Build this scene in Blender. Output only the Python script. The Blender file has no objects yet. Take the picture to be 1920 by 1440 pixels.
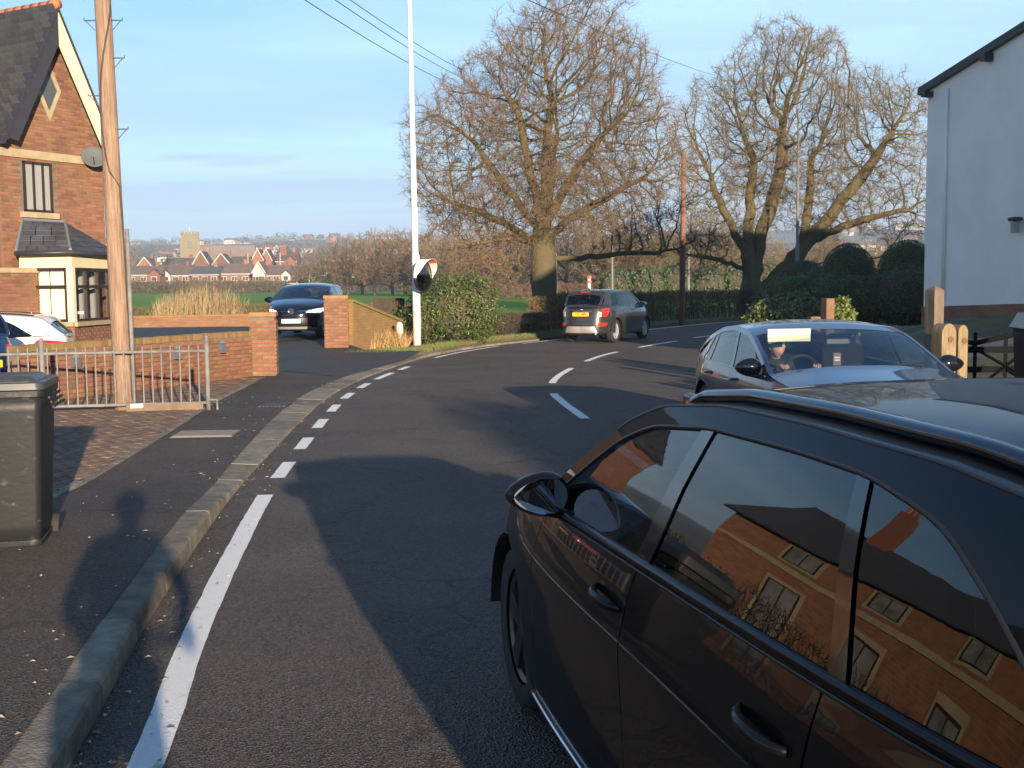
import bpy, bmesh, math, random
from mathutils import Vector, Matrix, noise, kdtree
random.seed(7)
R = math.radians
scn = bpy.context.scene
COL = scn.collection

# ---------------------------------------------------------------- camera
cam_d = bpy.data.cameras.new('camera')
cam = bpy.data.objects.new('camera', cam_d)
COL.objects.link(cam)
cam_d.sensor_width = 36.0
cam_d.lens = 36.0 * 2150 / 1920
cam_d.clip_start = 0.05
cam_d.clip_end = 12000
PITCH = math.atan(184 / 2150)
cam.location = (0, 0, 1.72)
cam.rotation_mode = 'QUATERNION'
cam.rotation_quaternion = (Matrix.Rotation(math.pi / 2 - PITCH, 4, 'X') @ Matrix.Rotation(-0.0095, 4, 'Z')).to_quaternion()
scn.camera = cam

# ---------------------------------------------------------------- sun and sky
SUN_EL, SUN_AZ = R(9.4), R(161.9)
sun_vec = Vector((math.sin(SUN_AZ) * math.cos(SUN_EL), math.cos(SUN_AZ) * math.cos(SUN_EL), math.sin(SUN_EL)))
sun_d = bpy.data.lights.new('sun', 'SUN')
sun_d.energy = 5.0
sun_d.angle = R(0.55)
sun_d.color = (1.0, 0.81, 0.60)
sun = bpy.data.objects.new('sun', sun_d)
COL.objects.link(sun)
sun.rotation_euler = (-sun_vec).to_track_quat('-Z', 'Y').to_euler()

world = bpy.data.worlds.new('World')
scn.world = world
world.use_nodes = True
wn, wl = world.node_tree.nodes, world.node_tree.links
wn.clear()
def N(nodes, t, **kw):
    n = nodes.new(t)
    for k, v in kw.items():
        setattr(n, k, v)
    return n
wout = N(wn, 'ShaderNodeOutputWorld')
wbg = N(wn, 'ShaderNodeBackground')
wsky = N(wn, 'ShaderNodeTexSky', sky_type='NISHITA')
wsky.sun_disc = False
wsky.sun_elevation = SUN_EL
wsky.sun_rotation = SUN_AZ
wsky.altitude = 50
wsky.air_density = 1.15
wsky.dust_density = 0.12
wsky.ozone_density = 3.5
wbg.inputs['Strength'].default_value = 0.071
tc = N(wn, 'ShaderNodeTexCoord')
sep = N(wn, 'ShaderNodeSeparateXYZ')
wl.new(tc.outputs['Generated'], sep.inputs[0])
def wmath(op, a, b):
    m = N(wn, 'ShaderNodeMath', operation=op)
    for i, v in enumerate((a, b)):
        if isinstance(v, (int, float)):
            m.inputs[i].default_value = v
        else:
            wl.new(v, m.inputs[i])
    return m.outputs[0]
den = wmath('ADD', wmath('MAXIMUM', sep.outputs[2], 0.0), 0.035)
comb = N(wn, 'ShaderNodeCombineXYZ')
wl.new(wmath('DIVIDE', sep.outputs[0], den), comb.inputs[0])
wl.new(wmath('DIVIDE', sep.outputs[1], den), comb.inputs[1])
def cloud(scale, sx, sy, lo, hi, detail, off, rot=0.0):
    mp = N(wn, 'ShaderNodeMapping')
    mp.inputs['Scale'].default_value = (sx, sy, 1)
    mp.inputs['Location'].default_value = (off, off * 0.7, 0)
    mp.inputs['Rotation'].default_value = (0, 0, rot)
    wl.new(comb.outputs[0], mp.inputs[0])
    nz = N(wn, 'ShaderNodeTexNoise')
    nz.inputs['Scale'].default_value = scale
    nz.inputs['Detail'].default_value = detail
    nz.inputs['Roughness'].default_value = 0.55
    wl.new(mp.outputs[0], nz.inputs['Vector'])
    rp = N(wn, 'ShaderNodeValToRGB')
    rp.color_ramp.elements[0].position = lo
    rp.color_ramp.elements[1].position = hi
    wl.new(nz.outputs['Fac'], rp.inputs[0])
    return rp.outputs[0]
def wmix(fac, a, b):
    m = N(wn, 'ShaderNodeMix', data_type='RGBA')
    if isinstance(fac, float):
        m.inputs[0].default_value = fac
    else:
        wl.new(fac, m.inputs[0])
    for s, v in ((6, a), (7, b)):
        if isinstance(v, tuple):
            m.inputs[s].default_value = v
        else:
            wl.new(v, m.inputs[s])
    return m.outputs[2]
CL_WHITE = (5.4, 5.9, 5.9, 1)
CL_GREY = (2.5, 3.0, 3.7, 1)
def fade(lo, hi, a, b):
    m = N(wn, 'ShaderNodeMapRange', interpolation_type='SMOOTHSTEP')
    m.inputs[1].default_value = lo; m.inputs[2].default_value = hi; m.inputs[3].default_value = a; m.inputs[4].default_value = b
    wl.new(sep.outputs[2], m.inputs[0])
    return m.outputs[0]
# thin white veil lower in the sky, grey-blue sheets banked up along the horizon all round
veil = wmath('MULTIPLY', cloud(0.55, 0.55, 1.0, 0.34, 0.72, 5, 3.1, 0.3), fade(0.17, 0.34, 0.85, 0.03))
lowcov = wmath('ADD', cloud(0.30, 0.30, 1.5, 0.44, 0.66, 5, 11.4), fade(0.0, 0.22, 0.95, 0.0))
low = wmath('MULTIPLY', wmath('MINIMUM', lowcov, 1.0), fade(0.06, 0.30, 0.85, 0.05))
wisp = wmath('MULTIPLY', cloud(0.95, 0.75, 1.25, 0.565, 0.68, 4, 23.7), fade(0.06, 0.30, 0.9, 0.10))
streak = wmath('MULTIPLY', cloud(0.8, 0.35, 1.9, 0.50, 0.72, 6, 5.3, 0.15), fade(0.08, 0.34, 0.55, 0.12))
c1 = wmix(streak, wmix(veil, wsky.outputs[0], CL_WHITE), CL_WHITE)
c2 = wmix(wisp, wmix(low, c1, CL_GREY), (2.7, 3.1, 4.0, 1))
tint = N(wn, 'ShaderNodeMix', data_type='RGBA', blend_type='MULTIPLY'); tint.inputs[0].default_value = 1.0
tint.inputs[7].default_value = (0.74, 0.97, 1.16, 1)   # deep winter blue
wl.new(c2, tint.inputs[6])
wl.new(tint.outputs[2], wbg.inputs['Color'])
wl.new(wbg.outputs[0], wout.inputs[0])

scn.view_settings.view_transform = 'Standard'
scn.view_settings.look = 'None'
scn.view_settings.exposure = 1.66
scn.view_settings.gamma = 1.0
scn.view_settings.use_curve_mapping = False
scn.cycles.max_bounces = 8
scn.cycles.transparent_max_bounces = 16
scn.cycles.volume_bounces = 0
scn.cycles.sample_clamp_indirect = 4.0
scn.cycles.use_denoising = True

# ---------------------------------------------------------------- materials
MATS = {}
def mat(name, col, rough=0.8, col2=None, scale=8.0, detail=5, lo=0.35, hi=0.65, bump=0.0, bscale=None, bdist=0.01,
        spec=0.5, metal=0.0, coat=0.0, island=0.0, objrand=0.0, emit=None, trans=0.0, sss=0.0, stretch=None, coord='Object', ramp3=None):
    if name in MATS:
        return MATS[name]
    m = bpy.data.materials.new(name)
    m.use_nodes = True
    ns, ls = m.node_tree.nodes, m.node_tree.links
    b = ns['Principled BSDF']
    b.inputs['Base Color'].default_value = (*col, 1)
    b.inputs['Roughness'].default_value = rough
    b.inputs['Specular IOR Level'].default_value = spec
    b.inputs['Metallic'].default_value = metal
    b.inputs['Coat Weight'].default_value = coat
    b.inputs['Coat Roughness'].default_value = 0.02
    t = N(ns, 'ShaderNodeTexCoord')
    vec = t.outputs[coord]
    if stretch:
        mp = N(ns, 'ShaderNodeMapping')
        mp.inputs['Scale'].default_value = stretch
        ls.new(vec, mp.inputs[0]); vec = mp.outputs[0]
    out = None
    if col2:
        nz = N(ns, 'ShaderNodeTexNoise')
        nz.inputs['Scale'].default_value = scale
        nz.inputs['Detail'].default_value = detail
        nz.inputs['Roughness'].default_value = 0.62
        ls.new(vec, nz.inputs['Vector'])
        rp = N(ns, 'ShaderNodeValToRGB')
        e = rp.color_ramp.elements
        e[0].position, e[1].position = lo, hi
        e[0].color, e[1].color = (*col, 1), (*col2, 1)
        if ramp3:
            x = e.new((lo + hi) / 2); x.color = (*ramp3, 1)
        ls.new(nz.outputs['Fac'], rp.inputs[0])
        out = rp.outputs[0]
    if island or objrand:
        src = N(ns, 'ShaderNodeNewGeometry').outputs['Random Per Island'] if island else N(ns, 'ShaderNodeObjectInfo').outputs['Random']
        amt = island or objrand
        mr = N(ns, 'ShaderNodeMapRange')
        mr.inputs[3].default_value = 1 - amt; mr.inputs[4].default_value = 1 + amt
        ls.new(src, mr.inputs[0])
        hs = N(ns, 'ShaderNodeHueSaturation')
        hs.inputs['Color'].default_value = (*col, 1)
        if out:
            ls.new(out, hs.inputs['Color'])
        ls.new(mr.outputs[0], hs.inputs['Value'])
        mr2 = N(ns, 'ShaderNodeMapRange')
        mr2.inputs[3].default_value = 0.5 - amt * 0.05; mr2.inputs[4].default_value = 0.5 + amt * 0.05
        mm = N(ns, 'ShaderNodeMath', operation='FRACT'); mu = N(ns, 'ShaderNodeMath', operation='MULTIPLY'); mu.inputs[1].default_value = 7.31
        ls.new(src, mu.inputs[0]); ls.new(mu.outputs[0], mm.inputs[0]); ls.new(mm.outputs[0], mr2.inputs[0])
        ls.new(mr2.outputs[0], hs.inputs['Hue'])
        out = hs.outputs[0]
    if out:
        ls.new(out, b.inputs['Base Color'])
    if bump:
        nz2 = N(ns, 'ShaderNodeTexNoise')
        nz2.inputs['Scale'].default_value = bscale or scale * 3
        nz2.inputs['Detail'].default_value = 4
        ls.new(vec, nz2.inputs['Vector'])
        bp = N(ns, 'ShaderNodeBump')
        bp.inputs['Strength'].default_value = bump
        bp.inputs['Distance'].default_value = bdist
        ls.new(nz2.outputs['Fac'], bp.inputs['Height'])
        ls.new(bp.outputs[0], b.inputs['Normal'])
    if emit:
        b.inputs['Emission Color'].default_value = (*emit[0], 1)
        b.inputs['Emission Strength'].default_value = emit[1]
    if trans:   # thin leaf: let light through
        tr = N(ns, 'ShaderNodeBsdfTranslucent')
        mx = N(ns, 'ShaderNodeMixShader'); mx.inputs[0].default_value = trans
        if out: ls.new(out, tr.inputs[0])
        else: tr.inputs[0].default_value = (*col, 1)
        ls.new(b.outputs[0], mx.inputs[1]); ls.new(tr.outputs[0], mx.inputs[2])
        ls.new(mx.outputs[0], ns['Material Output'].inputs[0])
    MATS[name] = m
    return m

def glass_mat(name, tint, refl=1.5):
    if name in MATS:
        return MATS[name]
    m = bpy.data.materials.new(name); m.use_nodes = True
    ns, ls = m.node_tree.nodes, m.node_tree.links
    ns.remove(ns['Principled BSDF'])
    tr = N(ns, 'ShaderNodeBsdfTransparent'); tr.inputs[0].default_value = (*tint, 1)
    gl = N(ns, 'ShaderNodeBsdfGlossy'); gl.inputs['Roughness'].default_value = 0.0
    fr = N(ns, 'ShaderNodeFresnel'); fr.inputs[0].default_value = refl
    ge = N(ns, 'ShaderNodeNewGeometry')
    # the same reflectance from both sides of the pane
    mr = N(ns, 'ShaderNodeMapRange'); mr.inputs[3].default_value = refl; mr.inputs[4].default_value = 1 / refl
    ls.new(ge.outputs['Backfacing'], mr.inputs[0]); ls.new(mr.outputs[0], fr.inputs[0])
    mx = N(ns, 'ShaderNodeMixShader')
    ad = N(ns, 'ShaderNodeMath', operation='MULTIPLY_ADD'); ad.use_clamp = True
    ad.inputs[1].default_value = 1.4; ad.inputs[2].default_value = 0.0
    ls.new(fr.outputs[0], ad.inputs[0]); ls.new(ad.outputs[0], mx.inputs[0])
    ls.new(tr.outputs[0], mx.inputs[1]); ls.new(gl.outputs[0], mx.inputs[2])
    ls.new(mx.outputs[0], ns['Material Output'].inputs[0])
    MATS[name] = m
    return m

def brick_mat(name, c1, c2, mortar, bw=0.225, bh=0.075, ms=0.012, rough=0.85):
    if name in MATS:
        return MATS[name]
    m = mat(name, c1, rough)
    ns, ls = m.node_tree.nodes, m.node_tree.links
    b = ns['Principled BSDF']
    uv = N(ns, 'ShaderNodeUVMap')
    br = N(ns, 'ShaderNodeTexBrick')
    br.inputs['Scale'].default_value = 1
    br.inputs['Brick Width'].default_value = bw
    br.inputs['Row Height'].default_value = bh
    br.inputs['Mortar Size'].default_value = ms * 0.5
    br.inputs['Color1'].default_value = (*c1, 1); br.inputs['Color2'].default_value = (*c2, 1); br.inputs['Mortar'].default_value = (*mortar, 1)
    ls.new(uv.outputs[0], br.inputs['Vector'])
    nz = N(ns, 'ShaderNodeTexNoise'); nz.inputs['Scale'].default_value = 2.2; nz.inputs['Detail'].default_value = 6
    ls.new(uv.outputs[0], nz.inputs['Vector'])
    mr = N(ns, 'ShaderNodeMapRange'); mr.inputs[3].default_value = 0.6; mr.inputs[4].default_value = 1.35
    ls.new(nz.outputs[0], mr.inputs[0])
    hs = N(ns, 'ShaderNodeHueSaturation')
    ls.new(br.outputs['Color'], hs.inputs['Color']); ls.new(mr.outputs[0], hs.inputs['Value'])
    ls.new(hs.outputs[0], b.inputs['Base Color'])
    bp = N(ns, 'ShaderNodeBump'); bp.inputs['Strength'].default_value = 0.6; bp.inputs['Distance'].default_value = 0.008; bp.invert = True
    ls.new(br.outputs['Fac'], bp.inputs['Height']); ls.new(bp.outputs[0], b.inputs['Normal'])
    return m

# ---------------------------------------------------------------- mesh helpers
def mesh(name, verts, faces, m=None, smooth=False, mats=None, mi=None, uvs=None):
    me = bpy.data.meshes.new(name)
    me.from_pydata([tuple(v) for v in verts], [], faces)
    for x in (mats or ([m] if m else [])):
        me.materials.append(x)
    if mi:
        me.polygons.foreach_set('material_index', mi)
    if smooth:
        me.polygons.foreach_set('use_smooth', [True] * len(me.polygons))
    if uvs:
        uvl = me.uv_layers.new(name='UVMap')
        flat = []
        for p in me.polygons:
            for vi in p.vertices:
                flat += uvs[vi]
        uvl.data.foreach_set('uv', flat)
    me.update()
    return me
def link(o, parent=None):
    COL.objects.link(o)
    if parent:
        o.parent = parent
    return o
def obj(name, me, parent=None, loc=(0, 0, 0), rz=0.0):
    o = bpy.data.objects.new(name, me)
    o.location = loc
    o.rotation_euler = (0, 0, rz)
    return link(o, parent)
def tag(o, label=None, cat=None, group=None, kind=None):
    if label: o['label'] = label
    if cat: o['category'] = cat
    if group: o['group'] = group
    if kind: o['kind'] = kind
    return o
def thing(name, label, cat, loc=(0, 0, 0), rz=0.0, group=None):
    return tag(obj(name, None, None, loc, rz), label, cat, group)
def copy_tree(o, parent=None):
    c = o.copy(); COL.objects.link(c); c.parent = parent
    for ch in o.children:
        copy_tree(ch, c)
    return c

class MB:
    """collects shapes into one mesh"""
    def __init__(s):
        s.v, s.f, s.u = [], [], []
    def add(s, vs, fs, us=None):
        n = len(s.v)
        s.v += [tuple(p) for p in vs]
        s.f += [tuple(i + n for i in f) for f in fs]
        s.u += us if us else [(p[0] + p[1] * 0.73, p[2]) for p in vs]
        return s
    def box(s, c, d, rz=0.0, bev=0.0):
        x, y, z = (k / 2 for k in d)
        if bev:
            b = bev; P = []
            for zz, k in ((-z, b), (-z + b, 0), (z - b, 0), (z, b)):
                P += [(-x + k, -y + k, zz), (x - k, -y + k, zz), (x - k, y - k, zz), (-x + k, y - k, zz)]
            F = [(3, 2, 1, 0), (12, 13, 14, 15)]
            for r in range(3):
                for i in range(4):
                    j = (i + 1) % 4
                    F.append((r * 4 + i, r * 4 + j, r * 4 + 4 + j, r * 4 + 4 + i))
        else:
            P = [(-x, -y, -z), (x, -y, -z), (x, y, -z), (-x, y, -z), (-x, -y, z), (x, -y, z), (x, y, z), (-x, y, z)]
            F = [(3, 2, 1, 0), (4, 5, 6, 7), (0, 1, 5, 4), (1, 2, 6, 5), (2, 3, 7, 6), (3, 0, 4, 7)]
        cs, sn = math.cos(rz), math.sin(rz)
        return s.add([(c[0] + p[0] * cs - p[1] * sn, c[1] + p[0] * sn + p[1] * cs, c[2] + p[2]) for p in P], F)
    def tube(s, pts, rad, n=8, cap=True, flat=1.0):
        pts = [Vector(p) for p in pts]
        rs = rad if isinstance(rad, (list, tuple)) else [rad] * len(pts)
        V, F = [], []
        for i, p in enumerate(pts):
            d = (pts[min(i + 1, len(pts) - 1)] - pts[max(i - 1, 0)]).normalized()
            a = Vector((0, 0, 1)) if abs(d.z) < 0.9 else Vector((1, 0, 0))
            e1 = d.cross(a).normalized(); e2 = e1.cross(d)
            for k in range(n):
                t = 2 * math.pi * k / n
                V.append(p + (e1 * math.cos(t) + e2 * math.sin(t) * flat) * rs[i])
        for i in range(len(pts) - 1):
            for k in range(n):
                j = (k + 1) % n
                F.append((i * n + k, i * n + n + k, i * n + n + j, i * n + j))
        if cap:
            F.append(tuple(range(n))); F.append(tuple(range(len(V) - 1, len(V) - 1 - n, -1)))
        return s.add(V, F)
    def quad(s, a, b, c, d):
        return s.add([a, b, c, d], [(0, 1, 2, 3)])
    def prism(s, poly, z0, z1):
        n = len(poly)
        V = [(p[0], p[1], z0) for p in poly] + [(p[0], p[1], z1) for p in poly]
        F = [tuple(range(n - 1, -1, -1)), tuple(range(n, 2 * n))] + [(i, (i + 1) % n, n + (i + 1) % n, n + i) for i in range(n)]
        return s.add(V, F)
    def lathe(s, prof, n=24, axis='Z', c=(0, 0, 0)):
        V, F = [], []
        for r, h in prof:
            for k in range(n):
                t = 2 * math.pi * k / n
                a, b = r * math.cos(t), r * math.sin(t)
                p = (a, b, h) if axis == 'Z' else (a, h, b) if axis == 'Y' else (h, a, b)
                V.append((p[0] + c[0], p[1] + c[1], p[2] + c[2]))
        for i in range(len(prof) - 1):
            for k in range(n):
                j = (k + 1) % n
                F.append((i * n + k, i * n + j, i * n + n + j, i * n + n + k))
        return s.add(V, F)
    def build(s, name, m, parent=None, smooth=False, loc=(0, 0, 0), rz=0.0, uv=False):
        return obj(name, mesh(name, s.v, s.f, m, smooth, uvs=s.u if uv else None), parent, loc, rz)
def box(name, c, d, m, parent=None, rz=0.0, bev=0.0):
    return MB().box(c, d, rz, bev).build(name, m, parent)
def interp(pts, x):
    if x <= pts[0][0]: return pts[0][1]
    for a, b in zip(pts, pts[1:]):
        if x <= b[0]:
            return a[1] + (b[1] - a[1]) * (x - a[0]) / max(1e-9, b[0] - a[0])
    return pts[-1][1]
def smooth_curve(pts, w=0.06):
    pts = sorted(pts)
    return lambda x: sum(interp(pts, x + w * k / 3) for k in (-3, -2, -1, 0, 1, 2, 3)) / 7
def resample(pts, step):
    out = [Vector(pts[0])]
    for a, b in zip(pts, pts[1:]):
        a, b = Vector(a), Vector(b)
        n = max(1, int(round((b - a).length / step)))
        out += [a.lerp(b, k / n) for k in range(1, n + 1)]
    return out
def catmull(pts, k=6):
    P = [Vector(p) for p in pts]; P = [2 * P[0] - P[1]] + P + [2 * P[-1] - P[-2]]
    out = []
    for i in range(1, len(P) - 2):
        for j in range(k):
            t = j / k
            out.append(0.5 * ((2 * P[i]) + (P[i + 1] - P[i - 1]) * t + (2 * P[i - 1] - 5 * P[i] + 4 * P[i + 1] - P[i + 2]) * t * t + (3 * P[i] - P[i - 1] - 3 * P[i + 1] + P[i + 2]) * t ** 3))
    out.append(P[-2])
    return out
def icosphere(sub=2):
    bm = bmesh.new(); bmesh.ops.create_icosphere(bm, subdivisions=sub, radius=1)
    v = [x.co.copy() for x in bm.verts]; f = [tuple(q.index for q in x.verts) for x in bm.faces]; bm.free()
    return v, f
# ---------------------------------------------------------------- ground, field, road
M_earth = mat('earth', (0.085, 0.06, 0.035), 0.95, (0.10, 0.11, 0.035), 0.6, bump=0.5, bscale=9, bdist=0.05)
M_hill = mat('hillside', (0.060, 0.052, 0.036), 0.95, (0.10, 0.095, 0.05), 0.008, 8, 0.42, 0.58, ramp3=(0.075, 0.06, 0.045))
M_field = mat('field_grass', (0.125, 0.23, 0.030), 0.9, (0.18, 0.28, 0.046), 0.06, 8, 0.35, 0.68, bump=0.5, bscale=6, bdist=0.05, spec=0.04)
def asphalt(name, c, c2, patch, gloss=0.68):
    m = mat(name, c, gloss, spec=0.28)
    ns, ls = m.node_tree.nodes, m.node_tree.links
    b = ns['Principled BSDF']
    t = N(ns, 'ShaderNodeTexCoord')
    def noise_n(s, d=4):
        z = N(ns, 'ShaderNodeTexNoise'); z.inputs['Scale'].default_value = s; z.inputs['Detail'].default_value = d
        z.inputs['Roughness'].default_value = 0.65
        ls.new(t.outputs['Object'], z.inputs['Vector']); return z.outputs['Fac']
    big = N(ns, 'ShaderNodeValToRGB'); e = big.color_ramp.elements
    e[0].position, e[1].position = 0.35, 0.68; e[0].color, e[1].color = (*c, 1), (*c2, 1)
    ls.new(noise_n(0.55, 6), big.inputs[0])
    vo = N(ns, 'ShaderNodeTexVoronoi'); vo.inputs['Scale'].default_value = 85
    ls.new(t.outputs['Object'], vo.inputs['Vector'])
    chip = N(ns, 'ShaderNodeValToRGB'); e = chip.color_ramp.elements
    e[0].position, e[1].position = 0.0, 1.0; e[0].color = (0.45, 0.45, 0.45, 1); e[1].color = (1.75, 1.7, 1.6, 1)
    ls.new(vo.outputs['Color'], chip.inputs[0])
    mx = N(ns, 'ShaderNodeMix', data_type='RGBA', blend_type='MULTIPLY'); mx.inputs[0].default_value = 1
    ls.new(big.outputs[0], mx.inputs[6]); ls.new(chip.outputs[0], mx.inputs[7])
    # wear: darker sealed patches and pale scuffs with shapes of their own
    wr = N(ns, 'ShaderNodeValToRGB'); e = wr.color_ramp.elements
    e[0].position, e[1].position = 0.36, 0.42; e[0].color, e[1].color = (0.72, 0.72, 0.74, 1), (1, 1, 1, 1)
    x3 = e.new(0.66); x3.color = (1, 1, 1, 1); x4 = e.new(0.74); x4.color = (1.28, 1.24, 1.18, 1)
    ls.new(noise_n(0.23, 9), wr.inputs[0])
    vc = N(ns, 'ShaderNodeTexVoronoi', feature='DISTANCE_TO_EDGE'); vc.inputs['Scale'].default_value = 0.42
    dst = N(ns, 'ShaderNodeVectorMath', operation='ADD'); nzv = N(ns, 'ShaderNodeTexNoise'); nzv.inputs['Scale'].default_value = 2.5; nzv.inputs['Detail'].default_value = 5
    ls.new(t.outputs['Object'], nzv.inputs['Vector']); ls.new(t.outputs['Object'], dst.inputs[0]); ls.new(nzv.outputs['Color'], dst.inputs[1]); ls.new(dst.outputs[0], vc.inputs['Vector'])
    cr_ = N(ns, 'ShaderNodeMapRange'); cr_.inputs[1].default_value = 0.0; cr_.inputs[2].default_value = 0.012; cr_.inputs[3].default_value = 0.55; cr_.inputs[4].default_value = 1.0
    ls.new(vc.outputs['Distance'], cr_.inputs[0])
    m2 = N(ns, 'ShaderNodeMix', data_type='RGBA', blend_type='MULTIPLY'); m2.inputs[0].default_value = 1
    m3 = N(ns, 'ShaderNodeMix', data_type='RGBA', blend_type='MULTIPLY'); m3.inputs[0].default_value = 1
    ls.new(mx.outputs[2], m2.inputs[6]); ls.new(wr.outputs[0], m2.inputs[7]); ls.new(m2.outputs[2], m3.inputs[6]); ls.new(cr_.outputs[0], m3.inputs[7])
    ls.new(m3.outputs[2], b.inputs['Base Color'])
    bp = N(ns, 'ShaderNodeBump'); bp.inputs['Strength'].default_value = 1.0; bp.inputs['Distance'].default_value = patch
    ls.new(vo.outputs['Distance'], bp.inputs['Height'])
    bp2 = N(ns, 'ShaderNodeBump'); bp2.inputs['Strength'].default_value = 0.5; bp2.inputs['Distance'].default_value = 0.03
    ls.new(noise_n(2.2), bp2.inputs['Height']); ls.new(bp2.outputs[0], bp.inputs['Normal'])
    ls.new(bp.outputs[0], b.inputs['Normal'])
    return m
M_road = asphalt('road_asphalt', (0.094, 0.077, 0.067), (0.132, 0.108, 0.092), 0.030)
M_path = asphalt('pavement_tarmac', (0.054, 0.046, 0.041), (0.092, 0.074, 0.058), 0.018)
M_drive = asphalt('drive_tarmac', (0.045, 0.045, 0.048), (0.060, 0.060, 0.063), 0.012)
M_concrete = mat('kerb_concrete', (0.12, 0.105, 0.075), 0.9, (0.25, 0.21, 0.15), 7, 6, bump=0.8, bscale=60, bdist=0.012, objrand=0.25)
M_paint = mat('road_paint', (0.88, 0.87, 0.82), 0.7, (0.50, 0.47, 0.42), 9, 9, 0.58, 0.82, bump=1.0, bscale=120, bdist=0.02)

def hill_z(x, y):
    d = math.hypot(x, y)
    if y < 0: d = min(d, 250)
    z = interp([(0, 0), (300, 0), (420, 2.0), (600, 9), (1000, 28), (1600, 60), (2300, 96), (3200, 118), (5000, 60)], d)
    if d > 350:
        k = min(1, (d - 350) / 900)
        z += k * (16 * noise.noise((x / 420, y / 420, 1.3)) + 7 * noise.noise((x / 150, y / 150, 4.2)))
    b = math.atan2(x, max(y, 1)) if y > 0 else 0
    return z
rad = [0, 6, 12, 20, 30, 45, 70, 110, 170, 240, 300, 350, 400, 450, 500, 560, 620, 700, 800, 900, 1000, 1150, 1300, 1500, 1700, 1900, 2150, 2400, 2700, 3000, 3400, 4000]
ANG = [-180 + 5 * i for i in range(28)] + [-40 + 0.8 * i for i in range(101)] + [45 + 5 * i for i in range(27)]
V, F, MI = [], [], []
for r in rad[1:]:
    for a in ANG:
        x, y = r * math.sin(R(a)), r * math.cos(R(a))
        V.append((x, y, hill_z(x, y) - 0.06))
V.append((0, 0, -0.06)); c0 = len(V) - 1; n = len(ANG)
for k in range(n):
    F.append((k, c0, (k + 1) % n)); MI.append(0)
for i in range(len(rad) - 2):
    for k in range(n):
        j = (k + 1) % n
        F.append((i * n + k, i * n + j, i * n + n + j, i * n + n + k)); MI.append(1 if rad[i + 1] > 300 else 0)
tag(obj('ground', mesh('ground', V, F, mats=[M_earth, M_hill], mi=MI, smooth=True)), kind='structure')

def sheet(name, polyL, polyR, zf, m, n=6, parent=None, kind='structure'):
    """a ribbon between two polylines with the same number of points"""
    V, F = [], []
    for a, b in zip(polyL, polyR):
        for k in range(n + 1):
            p = Vector(a).lerp(Vector(b), k / n); V.append((p.x, p.y, zf(p.x, p.y)))
    for i in range(len(polyL) - 1):
        for k in range(n):
            F.append((i * (n + 1) + k, (i + 1) * (n + 1) + k, (i + 1) * (n + 1) + k + 1, i * (n + 1) + k + 1))
    me = mesh(name, V, F, m, True)
    o = obj(name, me, parent)
    bm = bmesh.new(); bm.from_mesh(me); bmesh.ops.recalc_face_normals(bm, faces=bm.faces)
    if sum(f.normal.z for f in bm.faces) < 0: bmesh.ops.reverse_faces(bm, faces=bm.faces)
    bm.to_mesh(me); bm.free()
    if kind and not parent: o['kind'] = kind
    return o
# green field beyond the walls and the hedge
FL = [(-160, 49), (-160, 90), (-170, 140), (-185, 200), (-190, 270), (-190, 330)]
FR = [(2.5, 47), (30, 80), (52, 140), (60, 200), (66, 270), (70, 330)]
sheet('field', FL, FR, lambda x, y: hill_z(x, y) + 0.02 + 0.10 * noise.noise((x / 9, y / 9, 0)), M_field, 30)

ROAD_L = [(4.6, -42), (1.9, -22), (0.05, -8), (-1.08, 0), (-1.61, 4.0), (-1.82, 5.3), (-2.06, 7.05), (-2.33, 9.4), (-2.50, 11.5), (-2.71, 14.5), (-2.86, 17.2), (-2.88, 19.4), (-2.72, 22.5), (-2.08, 28.0), (-0.9, 32.2), (0.62, 35.4), (2.2, 38.6), (5.0, 44.0), (8.5, 50.4), (12.5, 55.6), (20, 63), (40, 76), (70, 90)]
ROAD_C = [(8.4, -42), (5.7, -22), (3.75, -8), (2.65, 0), (2.12, 4.0), (1.95, 5.3), (1.72, 7.0), (1.42, 9.4), (1.18, 11.5), (0.96, 14.5), (0.72, 17.2), (0.66, 19.4), (1.02, 22.6), (2.1, 27.6), (3.55, 31.6), (5.0, 34.8), (6.6, 38.2), (10.0, 43.4), (13.6, 48.8), (17.8, 53.4), (25, 60), (44, 72), (73, 86)]
ROAD_R = [(12.1, -42), (9.3, -22), (7.4, -8), (6.3, 0), (5.8, 4.0), (5.6, 5.3), (5.4, 7.0), (5.1, 9.4), (4.8, 11.5), (4.5, 14.5), (4.35, 17.2), (4.4, 19.4), (4.9, 22.4), (6.2, 27.0), (7.9, 30.6), (9.4, 33.6), (11.2, 37.4), (15.2, 42.6), (19, 47.2), (23.5, 51.4), (30, 57), (48, 68), (76, 82)]
cL, cC, cR = catmull([(*p, 0) for p in ROAD_L], 5), catmull([(*p, 0) for p in ROAD_C], 5), catmull([(*p, 0) for p in ROAD_R], 5)
road = sheet('road', cL, cR, lambda x, y: 0.0, M_road, 6)
def along(poly, s0, s1, step=0.25):
    """points of a polyline between two arc lengths"""
    out, s = [], 0.0
    for a, b in zip(poly, poly[1:]):
        L = (b - a).length
        if s + L >= s0 and s <= s1:
            t0, t1 = max(0, (s0 - s) / L), min(1, (s1 - s) / L)
            n = max(1, int((t1 - t0) * L / step))
            for k in range(n + 1):
                p = a.lerp(b, t0 + (t1 - t0) * k / n)
                if not out or (p - out[-1]).length > 1e-4: out.append(p)
        s += L
    return out
def arc_at(poly, pt):
    best, s, bs = 1e9, 0, 0
    for a, b in zip(poly, poly[1:]):
        d = b - a; t = max(0, min(1, (Vector((*pt, 0)) - a).dot(d) / d.length_squared))
        q = (a + d * t - Vector((*pt, 0))).length
        if q < best: best, bs = q, s + t * d.length
        s += d.length
    return bs
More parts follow.
